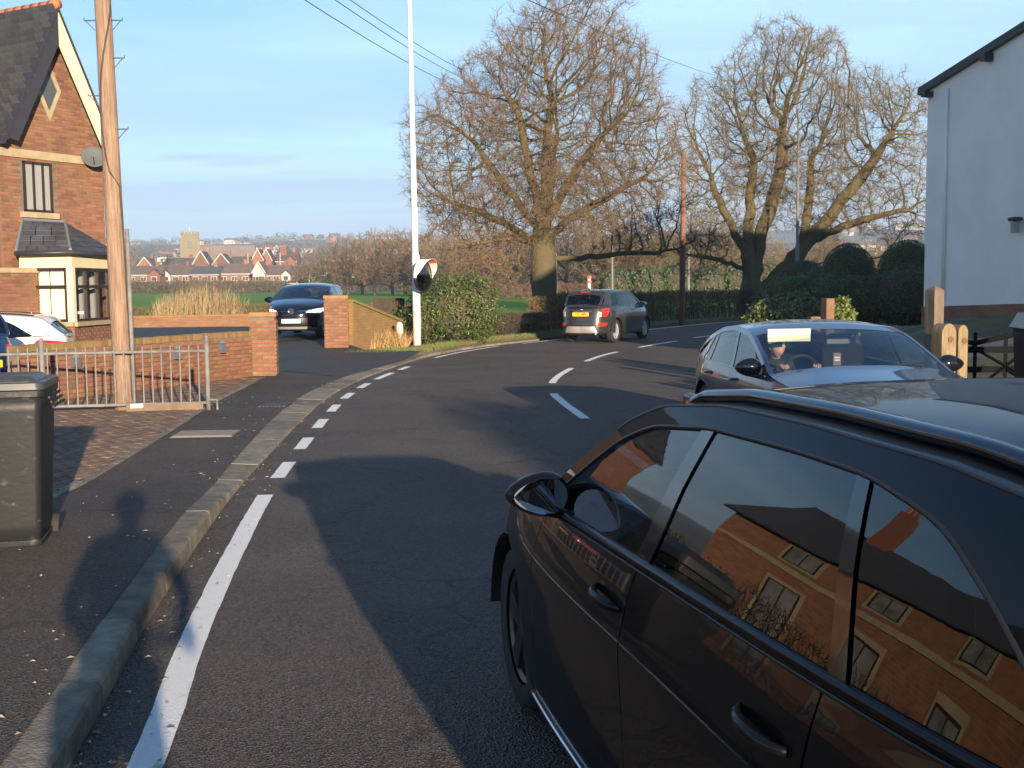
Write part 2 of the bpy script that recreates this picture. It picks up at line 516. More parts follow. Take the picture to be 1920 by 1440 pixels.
def offset_poly(poly, o):
    out = []
    for i, p in enumerate(poly):
        d = (poly[min(i + 1, len(poly) - 1)] - poly[max(i - 1, 0)]).normalized()
        out.append(p + Vector((d.y, -d.x, 0)) * o)
    return out
def marking(pts, w, name='road_marking'):
    V, F = [], []
    for i, p in enumerate(pts):
        d = (pts[min(i + 1, len(pts) - 1)] - pts[max(i - 1, 0)]).normalized(); q = Vector((d.y, -d.x, 0))
        j = 0.005 * noise.noise(p * 2)
        for sgn in (-1, 1):
            e = p + q * (sgn * (w / 2 + 0.005 * noise.noise(p * 9 + Vector((sgn * 7, 0, 0)))) + j)
            V.append((e.x, e.y, 0.004))
    for i in range(len(pts) - 1):
        F.append((2 * i, 2 * i + 1, 2 * i + 3, 2 * i + 2))
    return obj(name, mesh(name, V, F, M_paint), road)
line_l = offset_poly(cL, 0.27)
marking(along(line_l, arc_at(line_l, (0, -6)), arc_at(line_l, (-2.07, 9.45)), 0.1), 0.13, 'edge_line')
s = arc_at(line_l, (-2.2, 10.3))
for k in range(8):
    a = s + k * 1.85
    L = 0.95 if k != 6 else 1.6
    marking(along(line_l, a + (0.55 if k > 6 else 0), a + L + (0.55 if k > 6 else 0), 0.1), 0.13, 'edge_line')
s = arc_at(line_l, (-1.72, 27.7))
marking(along(line_l, s, s + 5.3), 0.11, 'edge_line'); marking(along(line_l, s + 6.9, s + 9.6), 0.11, 'edge_line')
s = arc_at(line_l, (4.4, 42.6)); marking(along(line_l, s, s + 22), 0.14, 'edge_line')
sc_ = arc_at(cC, (0.95, 14.73))
for k in range(-8, 9):
    a = sc_ + k * 5.85 + (0 if k < 1 else -0.4)
    marking(along(cC, a, a + (3.7 if k else 3.5)), 0.13 if k < 3 else 0.15, 'centre_line')

# kerb stones, dropped across the drives
kerb = tag(obj('kerb', None), kind='structure')
kb_back = catmull([(*p, 0) for p in [(4.42, -42), (1.72, -22), (-0.13, -8), (-1.26, 0), (-1.79, 4.0), (-2.0, 5.3), (-2.24, 7.05), (-2.51, 9.2), (-2.78, 11.5), (-3.08, 14.5), (-3.26, 17.2), (-3.28, 19.4), (-3.08, 22.5), (-2.30, 28.4), (-1.06, 32.6), (0.48, 35.6), (2.05, 38.8)]], 5)
cLk = cL[:len(kb_back)]
def kerb_h(y):
    return interp([(0, 0.115), (8.2, 0.115), (9.8, 0.028), (26, 0.028), (28, 0.06), (60, 0.06)], y)
sl, sb = [0], [0]
s0 = arc_at(cLk, (-1.2, 1.0)); s1 = arc_at(cLk, (0.6, 35.4))
k = s0
while k < s1:
    e = k + 0.914 - 0.010
    A = along(cLk, k, e, 0.5); a, b = A[0], A[-1]
    ia = min(range(len(kb_back)), key=lambda i: abs(kb_back[i].y - a.y))
    def back(p):
        d = (b - a).normalized(); q = Vector((-d.y, d.x, 0))
        for u, w in zip(kb_back, kb_back[1:]):
            den2 = (w - u).cross(q).z
            if abs(den2) > 1e-6:
                t = (p - u).cross(q).z / den2
                if 0 <= t <= 1: return u + (w - u) * t
        return p + q * 0.2
    pa, pb = back(a), back(b)
    V = []
    for p, q_ in ((a, pa), (b, pb)):
        h = kerb_h(p.y) + random.uniform(-0.003, 0.003); d = (q_ - p)
        w = d.length; d.normalize()
        for u, z in ((0.0, -0.05), (0.007, h * 0.78), (0.020, h * 0.95), (0.038 if h > 0.05 else 0.07, h), (w, h + (0.012 if h < 0.05 else 0)), (w, -0.05)):
            x = p + d * u; V.append((x.x, x.y, z))
    F = [(i, i + 1, i + 7, i + 6) for i in range(5)] + [(5, 4, 3, 2, 1, 0), (6, 7, 8, 9, 10, 11)]
    obj('kerb_stone', mesh('kerb_stone', V, F, M_concrete), kerb)
    k += 0.914
# pavement and everything left of it
kb = [p for p in kb_back if p.y > -43]
def pave_z(x, y):
    e = kerb_h(y) + 0.006
    near = interp([(8.2, 0.118), (9.8, 0.045), (40, 0.045)], y)
    return near + (0.0 if x > -6 else 0.0)
sheet('pavement', [p + Vector((0.012, 0, 0)) for p in kb], [(p.x - 26, p.y, 0) for p in kb], pave_z, M_path, 24)
# tarmac drive between the piers
DL = [(-3.2, 21.4), (-4.4, 22.9), (-8.5, 25.5), (-13, 33), (-19, 38), (-19, 44)]
DR = [(-2.2, 28.0), (-3.6, 28.25), (-4.7, 30.5), (-5.2, 38), (-8, 44.5), (-11.6, 46.2)]
sheet('driveway', DL, DR, lambda x, y: interp([(26.5, 0.052), (30.5, 0.34), (40, 0.36), (46, 0.2)], y), M_drive, 8)
# raised garden side on the right: verge bank and rising grey drive
def bank_z(x, y):
    r = interp([(p[1], p[0]) for p in ROAD_R], y)
    return 0.03 + interp([(0, 0.0), (0.6, 0.06), (2.0, 0.16), (4.2, 0.95), (9, 1.25)], x - r) * interp([(6, 0.15), (14, 0.5), (22, 1), (40, 1), (50, 0.5)], y)
rr = [p for p in cR if -43 < p.y < 48]
sheet('right_bank', rr, [(p.x + 30, p.y, 0) for p in rr], bank_z, M_earth, 30)
sheet('house_drive', [(4.42, 15.0), (4.5, 19.6), (5.6, 25.0), (8.0, 29.2), (9.6, 33)], [(12.5, 13.0), (10.9, 19.6), (9.6, 24.6), (9.6, 28.6), (12, 32)], lambda x, y: bank_z(x, y) + 0.02, mat('drive_grey', (0.12, 0.115, 0.11), 0.9, (0.16, 0.15, 0.14), 2, bump=0.3, bscale=50), 10)

# block paving: nearest blocks one by one, the rest as one mass
M_block = mat('paving_block', (0.20, 0.125, 0.078), 0.9, (0.125, 0.078, 0.05), 9, 4, bump=0.4, bscale=70, bdist=0.004, objrand=0.28)
M_block2 = mat('paving_block_far', (0.20, 0.125, 0.078), 0.9, (0.125, 0.078, 0.05), 9, 4, island=0.28)
paving = tag(obj('block_paving', None), kind='structure')
bmB = MB().box((0, 0, 0), (0.192, 0.092, 0.03), 0, 0.006)
block_me = mesh('paving_block', bmB.v, bmB.f, M_block)
edge = [(8.6, -3.62), (10.9, -3.82), (13.5, -4.06), (17.0, -4.42), (20.6, -4.62)]
ba = math.atan2(0.95, 0.18)
cs, sn = math.cos(ba), math.sin(ba)
blocks = []
for i in range(-5, 75):
    for j in range(-20, 70):
        u, v = i * 0.2 + (0.1 if j % 2 else 0), j * 0.1
        x, y = -3.7 + u * cs - v * sn, 8.4 + u * sn + v * cs
        e = interp(edge, y)
        wall_x = interp([(16.9, -7.2), (22.0, -4.85)], y)
        if x > e - 0.05 or x < -10.2 or y < 8.4 or y > 21.5: continue
        if y > 16.9 and x < wall_x + 0.1: continue
        if x / y < -0.50: continue
        blocks.append((x * x + y * y, x, y))
blocks.sort()
rest = MB()
for q, (d, x, y) in enumerate(blocks):
    z = pave_z(x, y) + 0.001 + random.uniform(-0.003, 0.004)
    if q < 300:
        o = obj('paving_block', block_me, paving, (x, y, z - 0.005), ba + random.uniform(-0.02, 0.02))
    else:
        rest.box((x, y, z - 0.005), (0.192, 0.092, 0.03), ba)
tag(rest.build('far_blocks', M_block2, paving), kind='stuff')
# concrete edging, pale service cover and gully grate let into the pavement
for a, b in zip(edge, edge[1:]):
    n = int((b[0] - a[0]) / 0.9)
    for k in range(n):
        y = a[0] + (k + 0.5) * (b[0] - a[0]) / n; x = interp(edge, y)
        box('edging_stone', (x - 0.01, y, pave_z(x, y) - 0.03), (0.07, (b[0] - a[0]) / n - 0.012, 0.09), M_concrete, paving, math.atan2(-(b[1] - a[1]), b[0] - a[0]) , 0.006)
cover = tag(obj('service_cover', None, None, (-3.54, 13.16, 0.05)), 'pale rectangular concrete service cover set in the dark pavement', 'cover')
box('concrete_infill', (0, 0, 0.004), (0.66, 0.52, 0.012), mat('cover_concrete', (0.33, 0.27, 0.20), 0.9, (0.26, 0.20, 0.15), 9), cover, 0.06)
box('rim', (0, 0, 0.0), (0.70, 0.56, 0.012), mat('cover_rim', (0.12, 0.10, 0.085), 0.6), cover, 0.06)
gr = tag(obj('gully_grate', None, None, (-3.40, 16.35, 0.048)), 'iron gully grate lying in the pavement near the dropped kerb', 'grate')
M_iron = mat('cast_iron', (0.10, 0.095, 0.09), 0.5, metal=0.6)
box('frame', (0, 0, 0), (0.42, 0.52, 0.01), mat('grate_dark', (0.02, 0.02, 0.02), 0.9), gr, 0.05)
for k in range(7):
    box('bar', (-0.17 + k * 0.057, 0, 0.006), (0.026, 0.5, 0.016), M_iron, gr, 0.0)
# low verge with grass and leaf litter by the right pier
verge = tag(MB().prism([(-4.05, 28.35), (-2.6, 27.75), (-1.9, 29.3), (-1.35, 31.6), (-0.45, 34.4), (1.2, 37.6), (4.0, 43.4), (11, 55.5), (9, 57), (0.5, 44), (-2.5, 38), (-4.2, 33.5), (-4.0, 30)], -0.05, 0.10).build('verge', mat('verge_soil', (0.13, 0.085, 0.035), 0.95, (0.07, 0.085, 0.02), 2.2, bump=0.8, bscale=14, bdist=0.05)), kind='structure')
# ---------------------------------------------------------------- cars
def paint(name, c, flake=0.0, rough=0.25):
    return mat(name, c, rough, coat=1.0, spec=0.12, metal=flake)
M_tyre = mat('tyre_rubber', (0.018, 0.018, 0.019), 0.85, (0.03, 0.028, 0.026), 14)
M_alloy = mat('alloy', (0.50, 0.50, 0.51), 0.35, metal=0.35)
M_dalloy = mat('dark_alloy', (0.10, 0.10, 0.105), 0.35, metal=0.8)
M_trim = mat('black_trim', (0.012, 0.012, 0.013), 0.45)
M_gloss = mat('gloss_black', (0.006, 0.006, 0.007), 0.08, coat=0.5)
M_chrome = mat('chrome', (0.62, 0.63, 0.65), 0.10, metal=1.0)
M_cabin = mat('cabin_fabric', (0.010, 0.010, 0.011), 0.85, spec=0.15)
M_mirror = mat('mirror_glass', (0.22, 0.26, 0.33), 0.01, metal=1.0)
M_red = mat('red_lens', (0.62, 0.012, 0.01), 0.12, coat=1.0)
M_brake = mat('lit_red_lens', (0.70, 0.02, 0.015), 0.15, emit=((1.0, 0.03, 0.015), 0.13))
M_clear = mat('clear_lens', (0.62, 0.62, 0.62), 0.08, coat=1.0)
M_lamp = mat('lit_headlamp', (0.9, 0.9, 0.9), 0.2, emit=((1.0, 0.98, 0.93), 2.2))
M_amber = mat('amber_lens', (0.80, 0.25, 0.03), 0.15, coat=1.0)
M_plate_w = mat('plate_white', (0.85, 0.85, 0.82), 0.5)
M_plate_y = mat('plate_yellow', (0.90, 0.52, 0.02), 0.5)
M_ink = mat('plate_ink', (0.01, 0.01, 0.012), 0.6)
G_CLEAR = glass_mat('car_glass', (0.72, 0.80, 0.78))
G_TINT = glass_mat('privacy_glass', (0.10, 0.108, 0.12), 1.52)
G_DARK = glass_mat('smoked_glass', (0.45, 0.48, 0.50), 1.5)
M_silver = mat('silver_skid', (0.50, 0.47, 0.42), 0.4, metal=0.6)

def make_wheel(parent, x, y, r, side, rim_m=None, spokes=5, w=0.215):
    rim_m = rim_m or M_alloy
    h = obj('wheel', None, parent, (x, y, r))
    rr = r * 0.70
    prof = [(rr, -w / 2 + 0.01), (r * 0.93, -w / 2), (r * 0.985, -w / 2 + 0.03), (r, -w / 4), (r, w / 4), (r * 0.985, w / 2 - 0.03), (r * 0.93, w / 2), (rr, w / 2 - 0.01)]
    MB().lathe(prof, 32, 'Y').build('tyre', M_tyre, h, True)
    b = MB(); o = side * (w / 2 - 0.02)
    b.lathe([(rr, -side * 0.08), (rr * 0.97, o), (rr * 0.90, o - side * 0.012), (rr * 0.90, -side * 0.06)], 32, 'Y')
    b.lathe([(0.001, o), (rr * 0.2, o), (rr * 0.22, o - side * 0.04)], 16, 'Y')
    for k in range(spokes):
        t = 2 * math.pi * k / spokes + 0.3
        for dt in (-0.13, 0.13):
            p, q = (rr * 0.15, t), (rr * 0.93, t + dt)
            c = []
            for (ra, ta), ww in ((p, 0.032), (q, 0.024)):
                for sg in (-1, 1):
                    xx = ra * math.cos(ta) - sg * ww * math.sin(ta); zz = ra * math.sin(ta) + sg * ww * math.cos(ta)
                    c += [(xx, o, zz), (xx, o - side * 0.03, zz)]
            b.add(c, [(0, 2, 6, 4), (0, 4, 5, 1), (2, 3, 7, 6), (1, 5, 7, 3)])
    b.build('rim', rim_m, h)
    MB().lathe([(0.001, -side * 0.02), (rr * 0.75, -side * 0.02), (rr * 0.75, -side * 0.05)], 20, 'Y').build('brake_disc', M_iron, h)
    return h

class Car:
    def __init__(s, name, label, P, pm, loc, heading, group=None):
        s.P = P
        s.root = thing(name, label, 'car', loc, heading, group)
        s.E = smooth_curve(P['E'], P.get('sm', 0.05)); s.B = smooth_curve(P['belt'], 0.05)
        s.g = smooth_curve(P['g'], 0.03)
        s.nose, s.tail = smooth_curve(P['nose'], 0.04), smooth_curve(P['tail'], 0.04)
        s.W, s.nF, s.nR = P['W'], P.get('nF', 3.2), P.get('nR', 4.2)
        s.xmax = max(x for z, x in P['nose']); s.xmin = min(x for z, x in P['tail'])
        s.pm = pm
        s.paint_body(); s.greenhouse(); s.wheels(); s.interior()
    # outline in plan: (ux, uy) of the rounded footprint
    def uy(s, ux):
        n = s.nF if ux > 0 else s.nR
        return max(0.0, 1 - abs(ux) ** n) ** (1 / n)
    def Y(s, x, z):
        ux = x / s.xmax if x > 0 else -x / s.xmin
        return s.uy(max(-1, min(1, ux))) * s.W * s.g(z)
    def sp(s, q, z, off=0.0, side=1):
        """point on the lower shell; q 0..1 nose centre to corner, 1..2 flank, 2..3 tail corner to centre"""
        kF, kR = s.ucF, s.ucR
        if q <= 1: uy = 0.86 * q; ux = (1 - abs(uy) ** s.nF) ** (1 / s.nF)
        elif q <= 2: ux = kF + (-kR - kF) * (q - 1); uy = s.uy(ux)
        else: uy = 0.86 * (3 - q); ux = -(1 - abs(uy) ** s.nR) ** (1 / s.nR)
        x = ux * s.nose(z) if ux > 0 else -ux * s.tail(z)
        y = uy * s.W * s.g(z)
        return Vector((x, y * side, z))
    def qx(s, x):
        ux = x / s.xmax if x > 0 else -x / s.xmin
        return 1 + (s.ucF - ux) / (s.ucF + s.ucR)
    @property
    def ucF(s): return (1 - 0.86 ** s.nF) ** (1 / s.nF)
    @property
    def ucR(s): return (1 - 0.86 ** s.nR) ** (1 / s.nR)
    def ztop(s, x):
        P = s.P
        return s.B(x) if P['xD'] <= x <= P['xA'] else min(s.E(x), s.B(P['xA']) if x > 0 else 9)
    def paint_body(s):
        P = s.P
        qs = [k / 12 for k in range(12)] + [2 + k / 12 for k in range(1, 13)]
        side = [s.ucF * s.xmax + (-s.ucR * -s.xmin - s.ucF * s.xmax) * k / 64 for k in range(65)]
        for xc in (P['xf'], P['xr']):
            side += [xc + P['Ra'] * math.cos(t * math.pi / 22) for t in range(23)]
            side += [xc + P['Ra'] + 0.004, xc - P['Ra'] - 0.004]
        gaps = P['gaps']
        for gx in gaps: side += [gx - 0.0035, gx + 0.0035]
        side = sorted(set(round(x, 4) for x in side), reverse=True)
        side = [x for x in side if s.ucF * s.xmax + 1e-3 >= x >= s.ucR * s.xmin - 1e-3]
        cols = [('q', q) for q in qs if q < 1] + [('x', x) for x in side] + [('q', q) for q in qs if q > 2]
        vs = [0, 0.03, 0.08, 0.15, 0.23, 0.32, 0.42, 0.52, 0.61, 0.68, 0.735, 0.765, 0.79, 0.82, 0.87, 0.92, 0.96, 0.985, 1.0]
        nz = len(vs)
        for sd in (1, -1):
            V, info = [], []
            for kind, c in cols:
                if kind == 'x':
                    q = s.qx(c); x = c
                    zb = P['sill']
                    for xc in (P['xf'], P['xr']):
                        dx = x - xc
                        if abs(dx) < P['Ra']: zb = max(zb, P['Rw'] + math.sqrt(P['Ra'] ** 2 - dx * dx))
                    zt = s.ztop(x)
                else:
                    q = c
                    x = s.sp(q, 0.6).x
                    zt = s.ztop(s.sp(q, 0.85).x)
                    zb = P['zf'] if q < 1 else P['zr']
                if kind == 'x' and c > P['xf'] + P['Ra']: zb = P['zf']
                if kind == 'x' and c < P['xr'] - P['Ra']: zb = P['zr']
                zs = [zb + (zt - zb) * v for v in vs]
                if kind == 'x' and zb <= P['sill'] + 1e-6:
                    zs[2] = min(zs[3] - 0.01, P['sill'] + 0.09)
                for z in zs: V.append(s.sp(q, z, 0, sd))
                info.append((kind, x))
            groups = {'body': []}
            for i in range(len(cols) - 1):
                xm = (info[i][1] + info[i + 1][1]) / 2
                for j in range(nz - 1):
                    f = (i * nz + j, i * nz + nz + j, i * nz + nz + j + 1, i * nz + j + 1)
                    if sd > 0: f = f[::-1]
                    nm = 'body'
                    if j >= 2 and info[i][0] == 'x':
                        if any(abs(xm - gx) < 0.0034 for gx in gaps): continue
                        for a, b in zip(gaps, gaps[1:]):
                            if b < xm < a: nm = 'door%d' % gaps.index(a)
                    groups.setdefault(nm, []).append(f)
            for nm, fs in groups.items():
                used = sorted({i for f in fs for i in f}); mp = {u: k for k, u in enumerate(used)}
                o = obj('body_side' if nm == 'body' else 'door', mesh('body', [V[u] for u in used], [tuple(mp[i] for i in f) for f in fs], s.pm, True), s.root)
                if nm != 'body': s.__dict__.setdefault('doors', {})[(nm, sd)] = o
        # floor and wheel wells close the underside
        b = MB(); L0, L1 = s.xmin + 0.15, s.xmax - 0.15
        b.box(((L0 + L1) / 2, 0, P['sill'] + 0.06), (L1 - L0, s.W * 1.45, 0.06))
        for xc in (P['xf'], P['xr']):
            for sd in (1, -1):
                V, F = [], []
                for k in range(13):
                    t = math.pi * k / 12
                    for yy in (s.W * 0.985, s.W * 0.62):
                        V.append((xc + (P['Ra'] + 0.01) * math.cos(t), sd * yy * (1 if yy < s.W * 0.7 else s.uy(xc / s.xmax if xc > 0 else xc / -s.xmin)), P['Rw'] + (P['Ra'] + 0.01) * math.sin(t)))
                for k in range(12): F.append((2 * k, 2 * k + 1, 2 * k + 3, 2 * k + 2))
                b.add(V, F)
                b.box((xc, sd * s.W * 0.6, P['Rw'] + 0.12), (P['Ra'] * 2.1, 0.02, 0.6))
        b.build('underbody', M_trim, s.root)
    def topgrid(s, name, x0, x1, m, nx, crown, smax=1.0, off=0.0, ns=14, parent=None, bow=0.0):
        V, F = [], []
        for i in range(nx + 1):
            x = x0 + (x1 - x0) * i / nx
            e, y = s.E(x), s.Y(x, s.E(x))
            cr = crown(x) if callable(crown) else crown
            for j in range(ns + 1):
                t = (-1 + 2 * j / ns); t = math.copysign(abs(t) ** 0.8, t) * smax
                V.append((x + bow * (1 - t * t), y * t, e + cr * (1 - abs(t) ** 2.4) + off))
        for i in range(nx):
            for j in range(ns):
                F.append((i * (ns + 1) + j, i * (ns + 1) + j + 1, (i + 1) * (ns + 1) + j + 1, (i + 1) * (ns + 1) + j))
        return obj(name, mesh(name, V, F, m, True), parent or s.root)
    def sgrid(s, name, xb, xt, m, zb=0.0, zt=0.045, nu=14, nv=7, side=1, off=0.0, parent=None, zfb=None, zft=None):
        """patch of the greenhouse side; xb / xt: (front, rear) x at the belt and at the top"""
        V, F = [], []
        for i in range(nu + 1):
            for j in range(nv + 1):
                v = j / nv
                f, r = xb[0] + (xt[0] - xb[0]) * v, xb[1] + (xt[1] - xb[1]) * v
                x = f + (r - f) * i / nu
                lo, hi = s.B(x) + zb, s.E(x) - (zt(x) if callable(zt) else zt)
                if zfb: lo = zfb(x)
                if zft: hi = zft(x)
                z = lo + (max(hi, lo) - lo) * v
                V.append((x, side * (s.Y(x, z) + off), z))
        for i in range(nu):
            for j in range(nv):
                a = i * (nv + 1) + j; f = (a, a + 1, a + nv + 2, a + nv + 1)
                F.append(f if side > 0 else f[::-1])
        return obj(name, mesh(name, V, F, m, True), parent or s.root)
    def greenhouse(s):
        P = s.P
        xA, xH, xR, xD = P['xA'], P['xH'], P['xR'], P['xD']
        hc = lambda x: P.get('hood_crown', 0.07) * max(0.0, min(1, (s.xmax - x) / 0.35)) ** 0.6
        s.topgrid('bonnet', s.xmax - 0.002, xA, s.pm, 18, hc)
        wc = lambda x: 0.07 + 0.0 * x
        s.ws = s.topgrid('windscreen', xA, xH, P['gl_ws'], 10, lambda x: 0.07 - 0.015 * (xA - x) / (xA - xH), 0.955, -0.004)
        s.topgrid('roof', xH, xR, P.get('roof_m', s.pm), 18, 0.055)
        s.topgrid('rear_window', xR, xD, P['gl_r'], 8, 0.05, 0.90, -0.004)
        if xD - s.xmin > 0.03:
            s.topgrid('boot_lid' if P.get('boot') else 'tailgate', xD, s.xmin + 0.002, s.pm, 8, lambda x: 0.05 * max(0.0, min(1, (x - s.xmin) / 0.2)))
        # frames round the screens
        for sd in (1, -1):
            for (a, b, m, t0) in ((xA, xH, s.pm, 0.95), (xR, xD, s.pm, 0.89)):
                V, F = [], []
                for i in range(11):
                    x = a + (b - a) * i / 10; e, y = s.E(x), s.Y(x, s.E(x)); cr = 0.07 - 0.015 * i / 10 if a == xA else 0.05
                    for t in (t0, (t0 + 1) / 2, 1.0):
                        V.append((x, sd * y * t, e + cr * (1 - t ** 2.4)))
                for i in range(10):
                    for j in range(2):
                        k = i * 3 + j; f = (k, k + 1, k + 4, k + 3); F.append(f if sd > 0 else f[::-1])
                obj('pillar', mesh('pillar', V, F, m, True), s.root)
            # roof side rail strip incl. A and D pillars
            zt = P.get('zt', 0.045); ztf = zt if callable(zt) else (lambda x: zt)
            s.sgrid('roof_side', (xA, xD), (xA, xD), s.pm, nu=50, nv=3, side=sd, zfb=lambda x: max(s.B(x), s.E(x) - ztf(x)), zft=lambda x: max(s.B(x), s.E(x)))
            for wdef in P['windows']:
                nm, fb, rb, ft, rt, gl = wdef
                s.sgrid(nm, (fb, rb), (ft, rt), gl, zt=ztf, side=sd, off=-0.006)
            for fb, rb, ft, rt, m in P['pillars']:
                s.sgrid('pillar', (fb, rb), (ft, rt), m or s.pm, zt=ztf, nu=8, side=sd)
    def wheels(s):
        P = s.P
        for x in (P['xf'], P['xr']):
            for sd in (1, -1):
                yy = s.W * s.uy(x / s.xmax if x > 0 else -x / s.xmin) * s.g(P['Rw']) - 0.125
                make_wheel(s.root, x, sd * yy, P['Rw'], sd, P.get('rim'), P.get('spokes', 5))
    def interior(s):
        P = s.P
        dash = MB().box((P['xA'] - 0.28, 0, s.B(P['xA']) - 0.10), (0.62, s.W * 1.60, 0.16), 0, 0.05)
        dash.build('dashboard', M_cabin, s.root)
        xs = (P['xH'] - 0.55, P['xH'] - 1.42)
        H = s.E(-0.3)
        for k, x in enumerate(xs):
            for sd in (1, -1):
                b = MB()
                b.box((x + 0.22, sd * 0.36, 0.52), (0.50, 0.48, 0.18), 0, 0.05)
                V = MB().box((0, 0, 0), (0.14, 0.46, 0.56), 0, 0.06).v
                b.add([(x - 0.04 - 0.25 * p[2] + p[0], sd * 0.36 + p[1] * (1 - 0.25 * max(0, p[2])), 0.84 + p[2]) for p in V], MB().box((0, 0, 0), (1, 1, 1), 0, 0.1).f)
                b.box((x - 0.15, sd * 0.36, min(H - 0.17, 1.20)), (0.10, 0.26, 0.17), 0, 0.04)
                b.build('seat', P.get('seat_m', M_cabin), s.root)
        st = MB()
        c = Vector((P['xA'] - 0.62, -0.36, s.B(P['xA']) - 0.02))
        pts = []
        for k in range(25):
            t = 2 * math.pi * k / 24
            pts.append(c + Vector((0.18 * math.sin(t) * 0.35, 0.18 * math.cos(t), 0.18 * math.sin(t) * 0.94)))
        st.tube(pts, 0.014, 8, False); st.tube([c, c + Vector((0.3, 0, -0.08))], 0.03, 8); st.box(c, (0.03, 0.30, 0.05))
        st.build('steering_wheel', M_trim, s.root)
    # ---- add-ons
    def spatch(s, name, corners, m, side=1, off=0.006, n=(8, 5), parent=None, both=False, bulge=0.0):
        """patch on the shell; corners (q,z) in order bottom-front, bottom-rear, top-rear, top-front"""
        for sd in ((1, -1) if both else (side,)):
            V, F = [], []
            for i in range(n[0] + 1):
                u = i / n[0]
                for j in range(n[1] + 1):
                    v = j / n[1]
                    (q0, z0), (q1, z1), (q2, z2), (q3, z3) = corners
                    q = (q0 * (1 - u) + q1 * u) * (1 - v) + (q3 * (1 - u) + q2 * u) * v
                    z = (z0 * (1 - u) + z1 * u) * (1 - v) + (z3 * (1 - u) + z2 * u) * v
                    p = s.sp(q, z, 0, sd); e = 1e-3
                    nrm = (s.sp(q + e, z, 0, sd) - p).cross(s.sp(q, z + 0.01, 0, sd) - p)
                    if nrm.length > 0: nrm.normalize()
                    c = Vector((0, 0, z)); nrm = nrm if nrm.dot(p - c) > 0 else -nrm
                    V.append(p + nrm * (off + bulge * math.sin(math.pi * u) * math.sin(math.pi * v)))
            for i in range(n[0]):
                for j in range(n[1]):
                    a = i * (n[1] + 1) + j; F.append((a, a + n[1] + 1, a + n[1] + 2, a + 1))
            o = obj(name, mesh(name, V, F, m, True), parent or s.root)
        return o
    def mirrors(s, x, m, z=None, sc=1.0):
        for sd in (1, -1):
            z_ = z or s.B(x) + 0.07
            y = s.Y(x, z_)
            base = obj('door_mirror', None, s.root, (x, sd * (y + 0.12 * sc), z_)); base.scale = (sc, sc, sc)
            v, f = icosphere(3)
            V = []
            for p in v:
                px = p.x * 0.085; py = p.y * 0.125; pz = p.z * 0.085
                px = max(px, -0.055); k = 1 - 0.25 * (py * sd / 0.125 + 1) / 2
                V.append((px * k + abs(py) * 0.12, py, pz * (1 - 0.28 * (py * sd / 0.125))))
            obj('housing', mesh('housing', V, f, m, True), base)
            G = [(-0.058 + abs(0.105 * math.cos(t)) * 0.10, 0.105 * math.cos(t), 0.068 * math.sin(t) * (1 - 0.28 * sd * math.cos(t))) for t in [2 * math.pi * k / 24 for k in range(24)]]
            obj('mirror_glass', mesh('mirror_glass', G, [tuple(range(23, -1, -1))], M_mirror), base)
            MB().tube([(0.02, -sd * 0.02, -0.07), (0.03, -sd * 0.16, -0.10)], [0.03, 0.035], 8, True, 0.6).build('stalk', M_trim, base)
    def handles(s, xs, z, m):
        for x in xs:
            for sd in (1, -1):
                q0, pts = [], []
                for k in range(9):
                    u = k / 8; p = s.sp(s.qx(x - 0.11 + 0.22 * u), z - 0.01 + 0.012 * u, 0, sd)
                    p.y += sd * (0.038 * math.sin(math.pi * min(1, max(0, u * 1.1 - 0.05))) ** 0.5)
                    pts.append(p)
                dk = [k for k in getattr(s, 'doors', {}).items() if k[0][1] == sd]
                MB().tube(pts, [0.007, 0.010, 0.012, 0.0125, 0.0125, 0.0125, 0.012, 0.010, 0.007], 10, True, 1.25).build('door_handle', m, s.root, True)
    def strip(s, name, x0, x1, zf, m, r=0.009, off=0.004, n=40, both=True, flat=1.0):
        for sd in ((1, -1) if both else (1,)):
            pts = []
            for k in range(n + 1):
                x = x0 + (x1 - x0) * k / n; z = zf(x)
                pts.append((x, sd * (s.Y(x, z) + off), z))
            MB().tube(pts, r, 6, True, flat).build(name, m, s.root, True)
    def plate(s, front, z, text, m, w=0.52, h=0.111, fsize=0.085):
        x = (s.nose(z) + 0.012) if front else (s.tail(z) - 0.012)
        p = obj('number_plate', mesh('number_plate', MB().box((0, 0, 0), (0.012, w, h), 0, 0.003).v, MB().box((0, 0, 0), (1, 1, 1), 0, 0.1).f, m), s.root, (x, 0, z))
        if text:
            cu = bpy.data.curves.new('registration', 'FONT'); cu.body = text; cu.size = fsize; cu.align_x = 'CENTER'; cu.align_y = 'CENTER'
            cu.materials.append(M_ink); cu.extrude = 0.0005; cu.offset = 0.002
            t = bpy.data.objects.new('registration', cu); COL.objects.link(t); me_t = bpy.data.meshes.new_from_object(t.evaluated_get(bpy.context.evaluated_depsgraph_get())); bpy.data.objects.remove(t)
            t = obj('registration', me_t, p)
            t.location = (0.0075 if front else -0.0075, 0, 0)
            t.rotation_euler = (R(90), 0, R(90) if front else R(-90))
        return p

G_STD = [(0.14, 0.90), (0.22, 0.955), (0.34, 0.975), (0.50, 0.985), (0.66, 0.992), (0.74, 1.0), (0.78, 0.995), (0.83, 0.982), (0.92, 0.956), (0.98, 0.930), (1.05, 0.905), (1.2, 0.855), (1.35, 0.785), (1.45, 0.72), (1.6, 0.62)]
def hd(dx, dy): return math.atan2(dy, dx)

